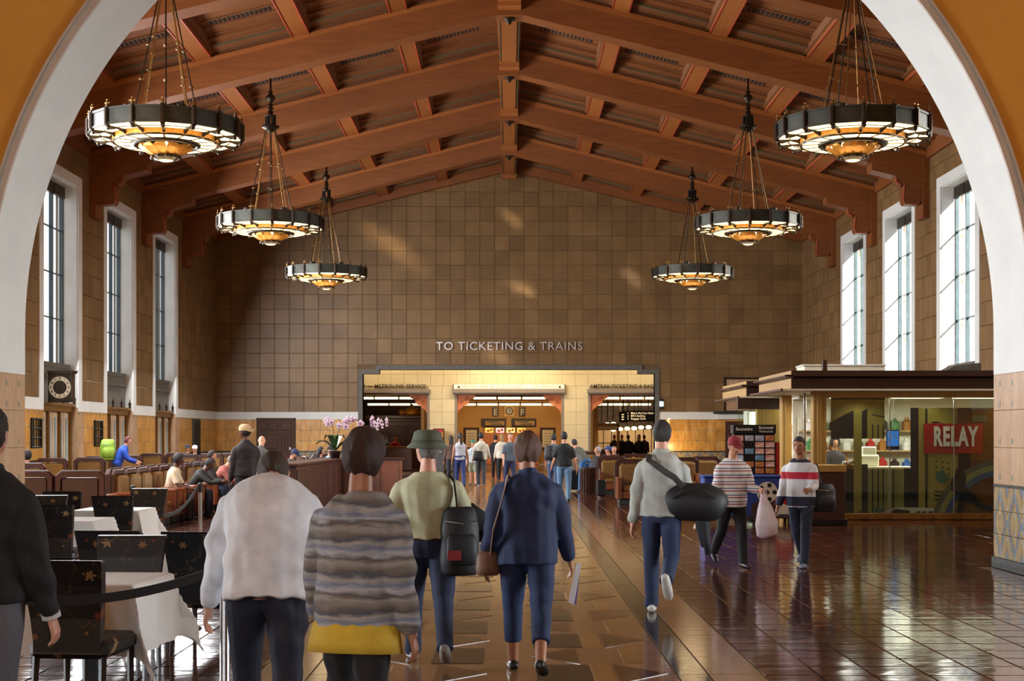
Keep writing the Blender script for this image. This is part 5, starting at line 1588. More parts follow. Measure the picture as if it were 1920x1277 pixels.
for x, y, lab in ((3.05, 35.1, 'armchair facing the camera in front on the right, left of the kiosk'), (2.98, 40.9, 'second armchair facing the camera behind the front right one'),
                  (3.2, 46.4, 'third armchair back in line on the right side'), (4.15, 46.4, 'armchair beside the third one on the right'),
                  (4.75, 38.5, 'armchair left of the kiosk entrance, behind the striped shirt'), (5.6, 40.2, 'armchair behind the postcard rack'), (3.0, 52.0, 'farthest armchair on the right near the wide opening')):
    armchair(x, y, 0, lab, GR)

for x, y, rz, lab, grp in ((gx(540, 38.5), 38.5, PI / 2 - .5, 'armchair holding the old man in the navy cap', GL), (gx(595, 41), 41, PI / 2 + .3, 'armchair holding the dark haired woman behind the planter', GL),
                           (gx(617, 43.2), 43.2, .6, 'armchair holding the person in the light blue shirt', GL), (2.60, 43.6, -PI / 2 + .2, 'armchair holding the reclining grey haired man', GR), (2.98, 44.7, -PI / 2 + .2, 'armchair holding the man in the blue cap', GR)):
    armchair(x, y, rz, lab, grp)
# ================================================================== DINING CHAIRS AND TABLES
t = NT('black_floral_fabric')
sep = t.n('ShaderNodeSeparateXYZ'); t.l(t.coord(), sep.inputs[0])
cb = t.n('ShaderNodeCombineXYZ'); t.l(sep.outputs[0], cb.inputs[0]); t.l(t.math('ADD', sep.outputs[2], t.math('MULTIPLY', sep.outputs[1], .7)), cb.inputs[1])
vo = t.n('ShaderNodeTexVoronoi'); vo.voronoi_dimensions = '2D'; vo.inputs['Scale'].default_value = 7.0; t.l(cb.outputs[0], vo.inputs['Vector'])
mul = t.n('ShaderNodeVectorMath'); mul.operation = 'SCALE'; mul.inputs['Scale'].default_value = 1.0; t.l(vo.outputs['Position'], mul.inputs[0])
sub = t.n('ShaderNodeVectorMath'); sub.operation = 'SUBTRACT'; t.l(cb.outputs[0], sub.inputs[0]); t.l(mul.outputs[0], sub.inputs[1])
s2 = t.n('ShaderNodeSeparateXYZ'); t.l(sub.outputs[0], s2.inputs[0])
th = t.math('ARCTAN2', s2.outputs[1], s2.outputs[0])
pet = t.math('MULTIPLY_ADD', t.math('COSINE', t.math('MULTIPLY', th, 6.0)), .30, .75)
r = t.math('DIVIDE', vo.outputs['Distance'], pet)
pick_ = t.n('ShaderNodeSeparateColor'); t.l(vo.outputs['Color'], pick_.inputs[0])
rad = t.math('MULTIPLY_ADD', pick_.outputs[0], .30, .06)
mask = t.math('LESS_THAN', r, t.math('MULTIPLY', rad, t.math('GREATER_THAN', pick_.outputs[1], .45)))
fl = t.mixc(pick_.outputs[2], rgb((112, 50, 30)), rgb((138, 112, 74)))
col = t.mixc(mask, rgb((16, 14, 15)), fl)
nz = t.noise(3, 3, .5)
vine = t.math('LESS_THAN', t.math('ABSOLUTE', t.math('SUBTRACT', nz, .5)), .006)
col = t.mixc(vine, col, rgb((60, 48, 30)))
t.color(col); t.set(rough=.42, spec=.4)
M['floral'] = t.m
M['blackwood'] = wood('black_chair_leg', (18, 12, 10), (26, 18, 14), (36, 26, 20), .3, 2, .05, world=False)
def make_dchair():
    c = thing('dining_chair', 'x', 'dining chair')
    # back flares towards the top; front of chair is -Y
    q = MB()
    P = [(-.21, .20, .40), (.21, .20, .40), (.21, .27, .40), (-.21, .27, .40)]
    rings = [(.200, .20, .40), (.215, .22, .60), (.235, .26, .80), (.250, .30, .935), (.245, .31, .95)]
    vs = []
    for w_, y, z in rings:
        vs += [(-w_, y, z), (w_, y, z), (w_, y + .065, z + .004), (-w_, y + .065, z + .004)]
    fs = [(0, 3, 2, 1), (16, 17, 18, 19)]
    for i in range(4):
        for k in range(4):
            l = (k + 1) % 4; fs.append((i * 4 + k, i * 4 + l, i * 4 + 4 + l, i * 4 + 4 + k))
    q.add(vs, fs); q.build('backrest', M['floral'], c)
    q = MB(); q.bevbox(-.24, .24, -.26, .26, .36, .47, .03); q.build('seat', M['floral'], c)
    for s in (-1, 1):
        q = MB(); q.tube([(s * .205, .22, .40), (s * .21, .26, .0)], [(.024, .024), (.017, .017)], 4); q.build('leg', M['blackwood'], c)
        q = MB(); q.tube([(s * .205, -.22, .37), (s * .205, -.22, .0)], [(.024, .024), (.017, .017)], 4); q.build('leg', M['blackwood'], c)
    return c
dc0 = make_dchair()
DC = [(-2.58, 8.64, PI - .10, 'nearest floral black dining chair at the near tablecloth corner'),
      (-2.74, 10.06, .05, 'floral dining chair on the far side of the nearest white table'),
      (-3.08, 11.25, PI, 'floral dining chair backing the nearest white table'),
      (-2.34, 11.1, PI - .15, 'floral dining chair beside the rope, right of the near tables'),
      (-4.82, 15.25, PI, 'tall looking floral dining chair in front of the left white table'),
      (-4.79, 17.5, PI, 'floral dining chair in front of the farther white table, right one'),
      (-4.97, 19.3, .0, 'floral dining chair behind the farther white table by the leather row'),
      (-5.62, 17.05, .1, 'floral dining chair behind the left white table'),
      (-5.85, 18.95, PI, 'floral dining chair near the two dark armchair backs'),
      (-6.0, 15.9, PI + .1, 'floral dining chair low at the left behind the tall looking one'),
      (-5.36, 14.9, PI, 'floral dining chair cut by the arch pier at far left')]
for i, (x, y, rz, lab) in enumerate(DC):
    if i == 0:
        dc0.location = (x, y, 0); dc0.rotation_euler = (0, 0, rz); dc0['label'] = lab; dc0['group'] = 'floral dining chairs'
    else: dup(dc0, (x, y, 0), rz, lab, 'floral dining chairs')
M['linen'] = mat('white_linen', (222, 218, 212), 0.7, c2=(210, 206, 200), nscale=3, bump=.08, bscale=160)
def table(x, y, a, o_, lab, clab, rz=0):
    t_ = thing('dining_table', lab, 'table', (x, y, 0), rz, 'dining tables')
    q = MB(); q.bevbox(-a / 2 + .01, a / 2 - .01, -a / 2 + .01, a / 2 - .01, .70, .735, .006); q.build('tabletop', M['blackwood'], t_)
    q = MB(); q.lathe([(.05, .03), (.05, .7)], 12); q.build('pedestal', M['black'], t_)
    q = MB(); q.lathe([(.28, 0), (.26, .02), (.06, .05)], 16); q.build('foot', M['black'], t_)
    N = 44; S = a + 2 * o_; vs = []
    for j in range(N + 1):
        for i in range(N + 1):
            u, v = (i / N - .5) * S, (j / N - .5) * S
            dx, dy = max(abs(u) - a / 2, 0), max(abs(v) - a / 2, 0)
            d = math.hypot(dx, dy)
            su, sv = (1 if u > 0 else -1), (1 if v > 0 else -1)
            mn = min(dx, dy)
            wav = .018 * math.sin(u * 17 + v * 3) * (dy > 0) * min(1, dy * 5), .018 * math.sin(v * 17 + u * 4) * (dx > 0) * min(1, dx * 5)
            X = su * (min(abs(u), a / 2) + .10 * dx + .34 * mn) + wav[1]
            Y = sv * (min(abs(v), a / 2) + .10 * dy + .34 * mn) + wav[0]
            Zt = .742 - max(0, d - .012) * (.985 - .07 * mn / max(d, .01)) if d > 0 else .742
            vs.append((X, Y, max(Zt, .012)))
    fs = [(j * (N + 1) + i, j * (N + 1) + i + 1, (j + 1) * (N + 1) + i + 1, (j + 1) * (N + 1) + i) for j in range(N) for i in range(N)]
    q = MB(); q.add(vs, fs)
    cl = q.build('tablecloth', M['linen'], None, True, (x, y, .0), (0, 0, rz))
    tag(cl, clab, 'tablecloth', 'white tablecloths')
table(-2.76, 9.38, .84, .46, 'nearest dining table, hidden under its white cloth', 'nearest white tablecloth with a long pointed corner drape', -.06)
table(-2.95, 12.35, .84, .40, 'second dining table behind the nearest one', 'white tablecloth just behind the nearest table, mostly hidden by chairs')
table(-4.98, 16.0, .84, .42, 'dining table behind the tall looking floral chair', 'white tablecloth behind the tall looking floral chair at left')
table(-5.08, 18.25, .86, .46, 'farther dining table near the leather row', 'white tablecloth beside the leather row with a wavy right side')
# belt barriers
def stanchion(x, y, lab):
    s_ = thing('stanchion', lab, 'stanchion', (x, y, 0), 0, 'belt barrier posts')
    q = MB(); q.lathe([(.17, 0), (.17, .02), (.05, .05), (.032, .08)], 20); q.build('base', M['chrome'], s_)
    q = MB(); q.lathe([(.03, .06), (.03, .84)], 14); q.build('post', M['chrome'], s_)
    q = MB(); q.lathe([(.038, .83), (.038, .95), (.028, .97)], 14); q.build('belt_head', M['black'], s_)
M['belt'] = mat('black_belt_webbing', (14, 13, 14), .6, c2=(22, 20, 20), nscale=60)
def belt(p0, p1, sag, lab, hgt=.055):
    p0, p1 = Vector(p0), Vector(p1); n = 24; q = MB(); vs = []
    nrm = Vector((0, 0, 1)).cross(p1 - p0).normalized() * .003
    for k in range(n + 1):
        t_ = k / n; p = p0.lerp(p1, t_); p.z -= sag * 4 * t_ * (1 - t_)
        for dz in (-hgt / 2, hgt / 2):
            for e in (-1, 1): vs.append(p + Vector((0, 0, dz)) + nrm * e)
    fs = []
    for k in range(n):
        a, b = k * 4, k * 4 + 4
        fs += [(a, b, b + 2, a + 2), (a + 1, a + 3, b + 3, b + 1), (a + 2, b + 2, b + 3, a + 3), (a, a + 1, b + 1, b)]
    q.add(vs, fs); tag(q.build('barrier_belt', M['belt']), lab, 'belt', 'barrier belts')
stanchion(-4.65, 21.4, 'chrome belt barrier post behind the man in the white shirt'); stanchion(-5.36, 20.25, 'belt barrier post hidden behind the farther white table')
stanchion(-1.66, 8.3, 'belt barrier post hidden by the legs of the man in the white shirt'); stanchion(-3.2, 7.6, 'belt barrier post at the lower left edge')
belt((-4.69, 21.37, .90), (-5.32, 20.28, .90), .38, 'black belt sagging beside the leather seat row')
belt((-1.70, 8.28, .90), (-3.16, 7.62, .90), .14, 'black belt across the nearest white tablecloth')

# ================================================================== PLANTER WALL AND ORCHIDS
pw = thing('planter_wall', 'L-shaped dark wood planter wall with a flat cap below the orchids', 'planter', (0, 0, 0))
q = MB(); q.box(-4.5, -4.02, 26.8, 34.5, .1, 1.10); q.build('long_side', M['walnut'], pw)
q = MB(); q.box(-4.02, -2.6, 34.0, 34.5, .1, 1.10); q.build('end_side', M['walnut_red'], pw)
for k in range(7):
    q = MB(); q.bevbox(-4.02, -3.995, 26.9 + k * 1.0, 27.82 + k * 1.0, .2, 1.02, .008); q.build('panel', M['walnut'], pw)
for k in range(3):
    q = MB(); q.bevbox(-3.95 + k * .45, -3.54 + k * .45, 33.975, 34.0, .2, 1.02, .008); q.build('panel', M['walnut_red'], pw)
q = MB(); q.bevbox(-4.56, -3.96, 26.74, 34.56, 1.10, 1.15, .01); q.build('cap', M['walnut'], pw)
q = MB(); q.bevbox(-3.96, -2.54, 33.94, 34.56, 1.10, 1.15, .01); q.build('cap', M['walnut'], pw)
q = MB(); q.box(-4.5, -4.0, 26.8, 34.5, 0, .1); q.box(-4.0, -2.6, 34.02, 34.5, 0, .1); q.build('kick', M['black'], pw)
M['leaf'] = mat('dark_orchid_leaf', (44, 76, 36), .35, c2=(30, 56, 26), nscale=4); M['petal'] = mat('pale_lilac_petal', (222, 206, 222), .5, c2=(196, 160, 190), nscale=10); M['lip'] = mat('magenta_lip', (124, 40, 92), .5)
M['pot'] = mat('dark_glazed_pot', (40, 26, 22), .3); M['stemgreen'] = mat('orchid_stem', (70, 78, 40), .5)
def orchid(x, y, lab, k0, s=1.0):
    o_ = thing('potted_orchid', lab, 'orchid', (x, y, 1.15), k0, 'orchids on the planter wall')
    q = MB(); q.lathe([(.11, 0), (.15, .16), (.16, .18), (.14, .18)], 16); q.build('pot', M['pot'], o_, True)
    for k in range(6):
        a = k * 1.05 + k0; L = random.uniform(.45, .7) * s; q = MB(); vs = []
        for i in range(7):
            f = i / 6; w_ = .09 * math.sin(PI * min(1, f * .9 + .08)); z = .18 + .22 * math.sin(f * 2.4) * (1 if k % 2 else 1.6); rr = .03 + L * f * (.75 if k % 2 else .45)
            for e in (-1, 0, 1): vs.append((rr * math.cos(a) - e * w_ * math.sin(a), rr * math.sin(a) + e * w_ * math.cos(a), z + abs(e) * .025))
        q.add(vs, [(i * 3 + e, i * 3 + e + 1, i * 3 + e + 4, i * 3 + e + 3) for i in range(6) for e in (0, 1)]); q.build('leaf', M['leaf'], o_, True)
    for st_i, (dx, H, n) in enumerate(((-.22, .80, 5), (.62, .78, 8))):
        pts = []
        for i in range(14):
            f = i / 13; pts.append((dx * f * f * s, .05 * math.sin(f * 3), .15 + (H * math.sin(min(1, f * 1.15) * PI / 2)) * s - .14 * max(0, f - .7)))
        q = MB(); q.tube(pts, .009, 6); stem = q.build('flower_stem', M['stemgreen'], o_)
        for i in range(n):
            p = pts[13 - i] if i < 8 else pts[5]; c_ = Vector((p[0] + random.uniform(-.09, .09), p[1] + random.uniform(-.1, 0), p[2] + random.uniform(-.12, .06)))
            f_ = MB()
            for kk in range(5):
                a = PI / 2 + kk * 2 * PI / 5
                f_.ell(c_ + Vector((.05 * math.cos(a), 0, .05 * math.sin(a))), (.045, .012, .034), 8, 6, Matrix.Rotation(-a, 3, 'Y'))
            fl_ = f_.build('flower', M['petal'], stem, True)
            f_ = MB(); f_.ell(c_ + Vector((0, -.02, -.012)), (.018, .02, .022), 8, 6)
            f_.build('flower_lip', M['lip'], o_, True)
orchid(-4.12, 33.6, 'left potted orchid with two arching pale lilac flower stems', .3, 1.0)
orchid(-3.25, 34.25, 'right potted orchid behind the blurred walkers, pale lilac flowers', 1.2, .95)
# fluted litter bin and suitcases on the right
bn = thing('litter_bin', 'dark fluted wooden litter bin standing in front of the right armchairs', 'bin', (2.28, 41.4, 0))
q = MB(); q.lathe([(.21, 0), (.21, .70), (.23, .71), (.23, .75), (.15, .76)], 24); q.build('barrel', M['walnut'], bn)
for k in range(18):
    a = 2 * PI * k / 18; q = MB(); q.tube([(.215 * math.cos(a), .215 * math.sin(a), .02), (.215 * math.cos(a), .215 * math.sin(a), .69)], .024, 6); q.build('flute', M['walnut'], bn)
def suitcase(x, y, rz, lab, w_=.42, h=.62):
    s_ = thing('suitcase', lab, 'suitcase', (x, y, 0), rz)
    q = MB(); q.bevbox(-w_ / 2, w_ / 2, -.13, .13, .05, h, .04); q.build('shell', M['black'], s_)
    for sx in (-1, 1):
        q = MB(); q.lathe([(.035, -.015), (.035, .015)], 10, (sx * w_ * .4, .08, .035), 'x'); q.build('wheel', M['chrome'], s_)
    q = MB(); q.tube([(-.1, .05, h - .02), (-.1, .05, h + .3), (.1, .05, h + .3), (.1, .05, h - .02)], .01, 6, (0, 1, 0)); q.build('handle', M['chrome'], s_)
suitcase(gx(1078, 43), 43, .3, 'black suitcase on the floor between the standing men'); suitcase(gx(1128, 38), 38.2, PI / 2, 'dark case beside the arm of the front right armchair', .35, .5)
M['paper'] = mat('white_paper_bag', (206, 206, 204), .7, c2=(190, 190, 190))
# ================================================================== PEOPLE
PEND = []
def pend(o, voxel, fold=0.0, smooth=2, seed=0.0):
    PEND.append((o, voxel, fold, smooth, seed))
def finalize():
    for o, vx, fold, sm, seed in PEND:
        r = o.modifiers.new('r', 'REMESH'); r.mode = 'VOXEL'; r.voxel_size = vx; r.use_smooth_shade = True
        if sm:
            s = o.modifiers.new('s', 'SMOOTH'); s.factor = .5; s.iterations = sm
    bpy.context.view_layer.update()
    dg = bpy.context.evaluated_depsgraph_get()
    new = [bpy.data.meshes.new_from_object(o.evaluated_get(dg)) for o, *_ in PEND]
    for (o, vx, fold, sm, seed), me in zip(PEND, new):
        o.modifiers.clear()
        old = o.data; mats = list(old.materials)
        me.materials.clear()
        for m in mats: me.materials.append(m)
        if fold:
            n = len(me.vertices); co = np.empty(n * 3, np.float32); no = np.empty(n * 3, np.float32)
            me.vertices.foreach_get('co', co); me.vertices.foreach_get('normal', no)
            co = co.reshape(-1, 3); no = no.reshape(-1, 3)
            x, y, z = co[:, 0], co[:, 1], co[:, 2]
            w = np.sin(z * 46 + 9 * x + 2.2 * np.sin(x * 13 + seed) + seed) * .5 + np.sin(z * 27 - 21 * x + 8 * y + 1.7 * seed) * .5 + .5 * np.sin(x * 55 + z * 12 + seed * 3)
            m = .5 + .5 * np.sin(z * 7 + x * 5 + seed * 2)
            co += no * (w * m * fold)[:, None]
            me.vertices.foreach_set('co', co.reshape(-1))
        me.polygons.foreach_set('use_smooth', [True] * len(me.polygons)); me.update()
        me.name = old.name
        o.data = me
        bpy.data.meshes.remove(old)

SKIN = {'light': mat('skin_light', (206, 152, 126), .5, c2=(190, 132, 106), nscale=8), 'tan': mat('skin_tan', (168, 116, 84), .5, c2=(150, 100, 70), nscale=8), 'dark': mat('skin_dark', (92, 58, 42), .5, c2=(78, 48, 34), nscale=8)}
M['eye'] = mat('dark_eye', (30, 22, 20), .3); M['lips'] = mat('lips', (150, 78, 72), .5)
_cm = {}
def cloth(c, rough=.8, c2=None):
    k = (c, rough, c2)
    if k not in _cm: _cm[k] = mat('cloth_%d_%d_%d' % c, c, rough, c2=c2 or tuple(int(x * .82) for x in c), nscale=5, bump=.10, bscale=220)
    return _cm[k]
def hairm(c):
    k = ('h', c)
    if k not in _cm: _cm[k] = mat('hair_%d_%d_%d' % c, c, .62, c2=tuple(int(x * .6) for x in c), nscale=20, stretch=(5, 5, .6), bump=.5, bscale=60)
    return _cm[k]
def stripe_mat(name, stops, period, noise_amt=0.0, off=0.0, rough=.8, tilt=0.0):
    t = NT(name); sep = t.n('ShaderNodeSeparateXYZ'); t.l(t.coord(), sep.inputs[0])
    v = t.math('ADD', sep.outputs[2], t.math('MULTIPLY', sep.outputs[0], tilt))
    if noise_amt: v = t.math('ADD', v, t.math('MULTIPLY', t.noise(9, 4, .6, None, (.5, .5, 2.0)), noise_amt))
    v = t.math('FRACT', t.math('DIVIDE', t.math('ADD', v, off), period))
    nd = t.n('ShaderNodeValToRGB'); nd.color_ramp.interpolation = 'CONSTANT' if not noise_amt else 'LINEAR'
    el = nd.color_ramp.elements
    while len(el) < len(stops): el.new(.5)
    for e, (p, c) in zip(el, stops): e.position = p; e.color = rgb(c)
    t.l(v, nd.inputs[0]); t.color(nd.outputs[0]); t.set(rough=rough); t.bump(t.noise(200, 2), .08)
    return t.m

def person(label, x, y, rz=0.0, H=1.75, lean=4, legs=(18, 6, -16, 22), arms=(-14, 14, 16, 22), abd=(9, 9), head=(0, 0), skin='light',
           hair='short', hairc=(60, 40, 28), top=(120, 120, 120), sleeve='long', bottom=(40, 50, 76), pants='long', shoes=(40, 36, 34), build=1.0,
           hem=-.06, loose=.018, near=False, seat=None, topm=None, botm=None, hat=None, face=False, neckline=True, collar=False, bend=0, group=None, folds=None, belt_c=None, curve=None):
    s = H / 1.75
    vb, vc = (.0085, .0105) if near else (.018, .018)
    A = math.radians
    def sag(a): return Vector((0, math.sin(A(a)), -math.cos(A(a))))
    LT, LS, AH = .43, .425, .075
    # pelvis height
    feet = []
    for i in (0, 1):
        th, kn = legs[2 * i], legs[2 * i + 1]
        d = LT * math.cos(A(th)) + LS * math.cos(A(th - kn)) + AH
        feet.append(d)
    hz = max(feet) if seat is None else seat + .09
    hip = Vector((0, 0, hz))
    t_ = Vector((0, math.sin(A(lean)), math.cos(A(lean))))
    crv = (curve or 0.0)
    def tor(d):
        a = A(lean + crv * max(0, d - .1) * 2)
        return hip + Vector((0, math.sin(a) * d, math.cos(a) * d))
    b = build
    prof = [(-.10, .125, .085), (-.04, .160, .108), (.04, .170, .118), (.14, .158, .108), (.26, .155, .104), (.36, .176, .116), (.43, .182, .116), (.475, .155, .098), (.515, .105, .075), (.55, .066, .062), (.66, .056, .058)]
    def torso(q, off, d0, d1, thick=1.0, kind=''):
        pts, rs = [], []
        for d, w_, dp in prof:
            if kind == 'body' and d < .45: w_ -= .022; dp -= .022
            if kind == 'shirt' and d < .10: w_, dp = max(w_, .168), max(dp, .118)
            if d < d0 - 1e-6 or d > d1 + 1e-6: continue
            pts.append(tor(d)); rs.append((w_ * b + off, dp * (b * 1.12 if b > 1.05 else b) * thick + off))
        q.tube(pts, rs, 16)
    # legs
    L = []
    for i, sx in ((0, -1), (1, 1)):
        th, kn = legs[2 * i], legs[2 * i + 1]
        h0 = hip + Vector((sx * .088 * b, 0, .0)); k0 = h0 + sag(th) * LT + Vector((sx * .01, 0, 0)); a0 = k0 + sag(th - kn) * LS
        lift = a0.z - AH
        pitch = -min(55, max(0, lift * 260)) if seat is None else 0
        f = Vector((sx * .10, math.cos(A(pitch)), math.sin(A(pitch)))).normalized()
        L.append((h0, k0, a0, f))
    # arms
    R_ = []
    sh_c = tor(.425)
    for i, sx in ((0, -1), (1, 1)):
        sa, ea = arms[2 * i], arms[2 * i + 1]; ab = A(abd[i])
        s0 = sh_c + Vector((sx * .172 * b, 0, 0))
        def adir(a):
            v = Vector((0, math.sin(A(a + lean * .3)), -math.cos(A(a + lean * .3)))); v.x = sx * math.sin(ab); return v.normalized()
        e0 = s0 + adir(sa) * .29; fd = adir(sa + ea); fd.x -= sx * .12 * (ea > 40); fd.normalize()
        w0 = e0 + fd * .255
        R_.append((s0, e0, w0, fd, sx))
    nk = tor(.60)
    hp, hy = A(head[0] + lean * .35 + crv * .5), A(head[1])
    RH = Matrix.Rotation(hy, 3, 'Z') @ Matrix.Rotation(-hp, 3, 'X')
    hc = nk + RH @ Vector((0, .02, .128))
    q = MB()
    torso(q, -.012, -.10, .66, 1.0, 'body')
    for h0, k0, a0, f in L:
        q.tube([h0 + Vector((0, 0, .06)), h0, h0.lerp(k0, .35), h0.lerp(k0, .75), k0, k0.lerp(a0, .3), k0.lerp(a0, .7), a0, a0 + Vector((0, 0, -.03))],
               [.05, .070 * b, .070 * b, .056 * b, .050, .054, .044, .038, .036], 12)
        up = Vector((1, 0, 0)).cross(f).normalized()
        q.tube([a0 - f * .05 - up * .042, a0 - up * .035, a0 + f * .08 - up * .048, a0 + f * .14 - up * .052], [.020, (.032, .032), (.036, .020), (.024, .012)], 10)
    for s0, e0, w0, fd, sx in R_:
        q.tube([s0 - Vector((sx * .05, 0, 0)), s0, s0.lerp(e0, .35), s0.lerp(e0, .8), e0, e0.lerp(w0, .25), e0.lerp(w0, .7), w0, w0 + fd * .02],
               [.05, .056 * b, .05 * b, .042 * b, .040, .041, .032, (.022, .028), (.02, .028)], 10, (0, 1, 0))
        n_ = Vector((-sx, 0, 0)); n_ = (n_ - n_.dot(fd) * fd).normalized(); bb = fd.cross(n_)
        q.tube([w0, w0 + fd * .03, w0 + fd * .06, w0 + fd * .09], [(.020, .026), (.016, .038), (.015, .042), (.013, .040)], 10, n_)
        if near:
            for k in range(4):
                o_ = (k - 1.5) * .021; ln = (.062, .075, .078, .066)[k] if bb.y > 0 else (.066, .078, .075, .062)[k]
                p0 = w0 + fd * .082 + bb * o_; p1 = p0 + (fd * .86 + n_ * .3 + bb * o_ * .8).normalized() * ln * .55; p2 = p1 + (fd * .45 + n_ * .85).normalized() * ln * .5
                q.tube([p0 - fd * .02, p0, p1, p2, p2 + n_ * .006], [.009, .0095, .009, .0078, .004], 8)
            sg = 1 if fd.cross(n_).y * 1 > 0 else -1
            tb = Vector((0, 1, 0)) - Vector((0, 1, 0)).dot(fd) * fd
            tb = tb.normalized() if tb.length > .2 else bb
            p0 = w0 + fd * .025 + tb * .022; p1 = p0 + (fd * .6 + tb * .65 + n_ * .25).normalized() * .042; p2 = p1 + (fd * .9 + n_ * .35).normalized() * .035
            q.tube([p0 - tb * .015, p0, p1, p2, p2 + fd * .006], [.013, .0125, .0105, .009, .004], 8)
        else:
            q.tube([w0 + fd * .08, w0 + fd * .12 + n_ * .01, w0 + fd * .155 + n_ * .035], [(.013, .038), (.012, .034), (.009, .024)], 8, n_)
            tb = Vector((0, 1, 0)); q.tube([w0 + fd * .03, w0 + fd * .065 + tb * .045, w0 + fd * .09 + tb * .05], [.013, .011, .008], 6)
    hm = lambda v: hc + RH @ Vector(v)
    q.tube([nk - t_ * .05, nk + t_ * .02, hm((0, -.02, -.06)), hm((0, 0, 0))], [.060, .057, .055, .04], 12)
    q.ell(hc, (.076, .096, .112), 16, 12, RH)
    q.ell(hm((0, .025, -.055)), (.058, .065, .062), 12, 10, RH); q.ell(hm((0, .05, -.088)), (.034, .034, .026), 10, 8, RH)
    q.tube([hm((0, .088, .02)), hm((0, .103, -.012)), hm((0, .100, -.032)), hm((0, .08, -.036))], [.008, .013, .017, .012], 8)
    for sx in (-1, 1):
        q.ell(hm((sx * .078, -.004, -.005)), (.012, .022, .032), 8, 6, RH)
        q.ell(hm((sx * .032, .082, .028)), (.026, .014, .010), 8, 6, RH)
    q.xf(Matrix.Scale(s, 4))
    body = obj('person', q.mesh('person', SKIN[skin]), None, (x, y, 0), (0, 0, rz))
    tag(body, label, 'person', group)
    pend(body, vb, 0, 2)
    sd = random.uniform(0, 6)
    def part(name, mb, m, voxel=None, fold=0.0, sm=2, remesh=True, smooth=True):
        mb.xf(Matrix.Scale(s, 4))
        o = obj(name, mb.mesh(name, m, smooth), body)
        if remesh: pend(o, voxel or vc, fold, sm, sd)
        return o
    # face
    e = MB()
    for sx in (-1, 1): e.ell(hm((sx * .031, .086, .010)), (.013, .008, .008), 8, 6, RH)
    part('eyes', e, M['eye'], remesh=False)
    e = MB(); e.ell(hm((0, .088, -.060)), (.024, .010, .008), 8, 6, RH); part('mouth', e, M['lips'], remesh=False)
    # hair
    if hair and hair != 'bald':
        big = {'short': (.086, .106, .118), 'bob': (.104, .118, .128), 'long': (.096, .112, .122), 'pony': (.085, .106, .117), 'curly': (.125, .125, .135)}[hair]
        e = MB(); n, m = (48, 30) if near else (24, 16); vs, fs = [], []
        low = {'short': -.035, 'pony': -.05, 'bob': -.11, 'long': -.12, 'curly': -.10}[hair]
        for i in range(m + 1):
            ph = PI * i / m
            for k in range(n):
                a = 2 * PI * k / n
                p = Vector((big[0] * math.sin(ph) * math.cos(a), big[1] * math.sin(ph) * math.sin(a), big[2] * math.cos(ph)))
                jit = .006 if hair in ('short', 'pony') else .010
                p *= 1 + jit * 7 * (mnoise.noise(Vector((p.x * 34, p.y * 34, p.z * 9)) + Vector((sd, 0, 0)))) + jit * 1.2 * math.sin(a * 17 + 5 * p.z * 20)
                front = p.y > .035 and p.z < .062 - abs(p.x) * .2
                if front: p = Vector((p.x * .82, p.y * .70, p.z * .9))
                lw = (low - .055 if p.y < .01 else low) + .005 * math.sin(a * 9 + sd)
                if p.z < lw: p = Vector((p.x * .70, p.y * .70, lw))
                vs.append(hm((p.x, p.y - .012, p.z + .012)))
        for i in range(m):
            for k in range(n):
                l = (k + 1) % n; fs.append((i * n + k, (i + 1) * n + k, (i + 1) * n + l, i * n + l))
        e.add(vs, fs)
        ho = part('hair', e, hairm(hairc), remesh=False)
        if hair == 'long':
            e = MB(); e.tube([hm((0, -.05, .05)), hm((0, -.085, -.06)), hm((0, -.095, -.17)), hm((0, -.08, -.28)), hm((0, -.075, -.33))], [(.075, .05), (.09, .045), (.085, .04), (.06, .03), (.02, .012)], 12); part('long_hair', e, hairm(hairc), remesh=False)
        if hair == 'pony':
            e = MB(); e.tube([hm((0, -.09, .04)), hm((.0, -.14, .0)), hm((.02, -.13, -.12)), hm((.03, -.11, -.26)), hm((.03, -.10, -.36))], [.025, .04, .042, .034, .010], 10); part('ponytail', e, hairm(hairc), remesh=False)
    # trousers
    q = MB()
    if pants != 'none':
        torso(q, .014, -.10, .14)
        stop = {'long': 1.0, 'capri': .66, 'shorts': .0}[pants]
        for h0, k0, a0, f in L:
            pts = [h0 + Vector((0, 0, .05)), h0, h0.lerp(k0, .35), h0.lerp(k0, .75), k0]
            rs = [.08 * b, (.100 * b), .095 * b, .080 * b, .073 * (b * .5 + .5)]
            if pants == 'shorts': pts[-1] = h0.lerp(k0, .92); rs[-1] = .085; rs[-2] = .088
            if stop > .5:
                pts += [k0.lerp(a0, .3), k0.lerp(a0, .65)]; rs += [.071, .066]
                if stop == 1.0: pts += [k0.lerp(a0, .92), a0 + (a0 - k0).normalized() * .025]; rs += [.062, .064]
            q.tube(pts, rs, 14)
        part('trousers' if pants == 'long' else ('capri_trousers' if pants == 'capri' else 'shorts'), q, botm or cloth(bottom), fold=.0045 if folds is None else folds)
    # shirt
    q = MB()
    d0 = hem
    torso(q, loose, -.10 if d0 <= -.08 else (-.04 if d0 <= .0 else .04), .55, 1.0, 'shirt')
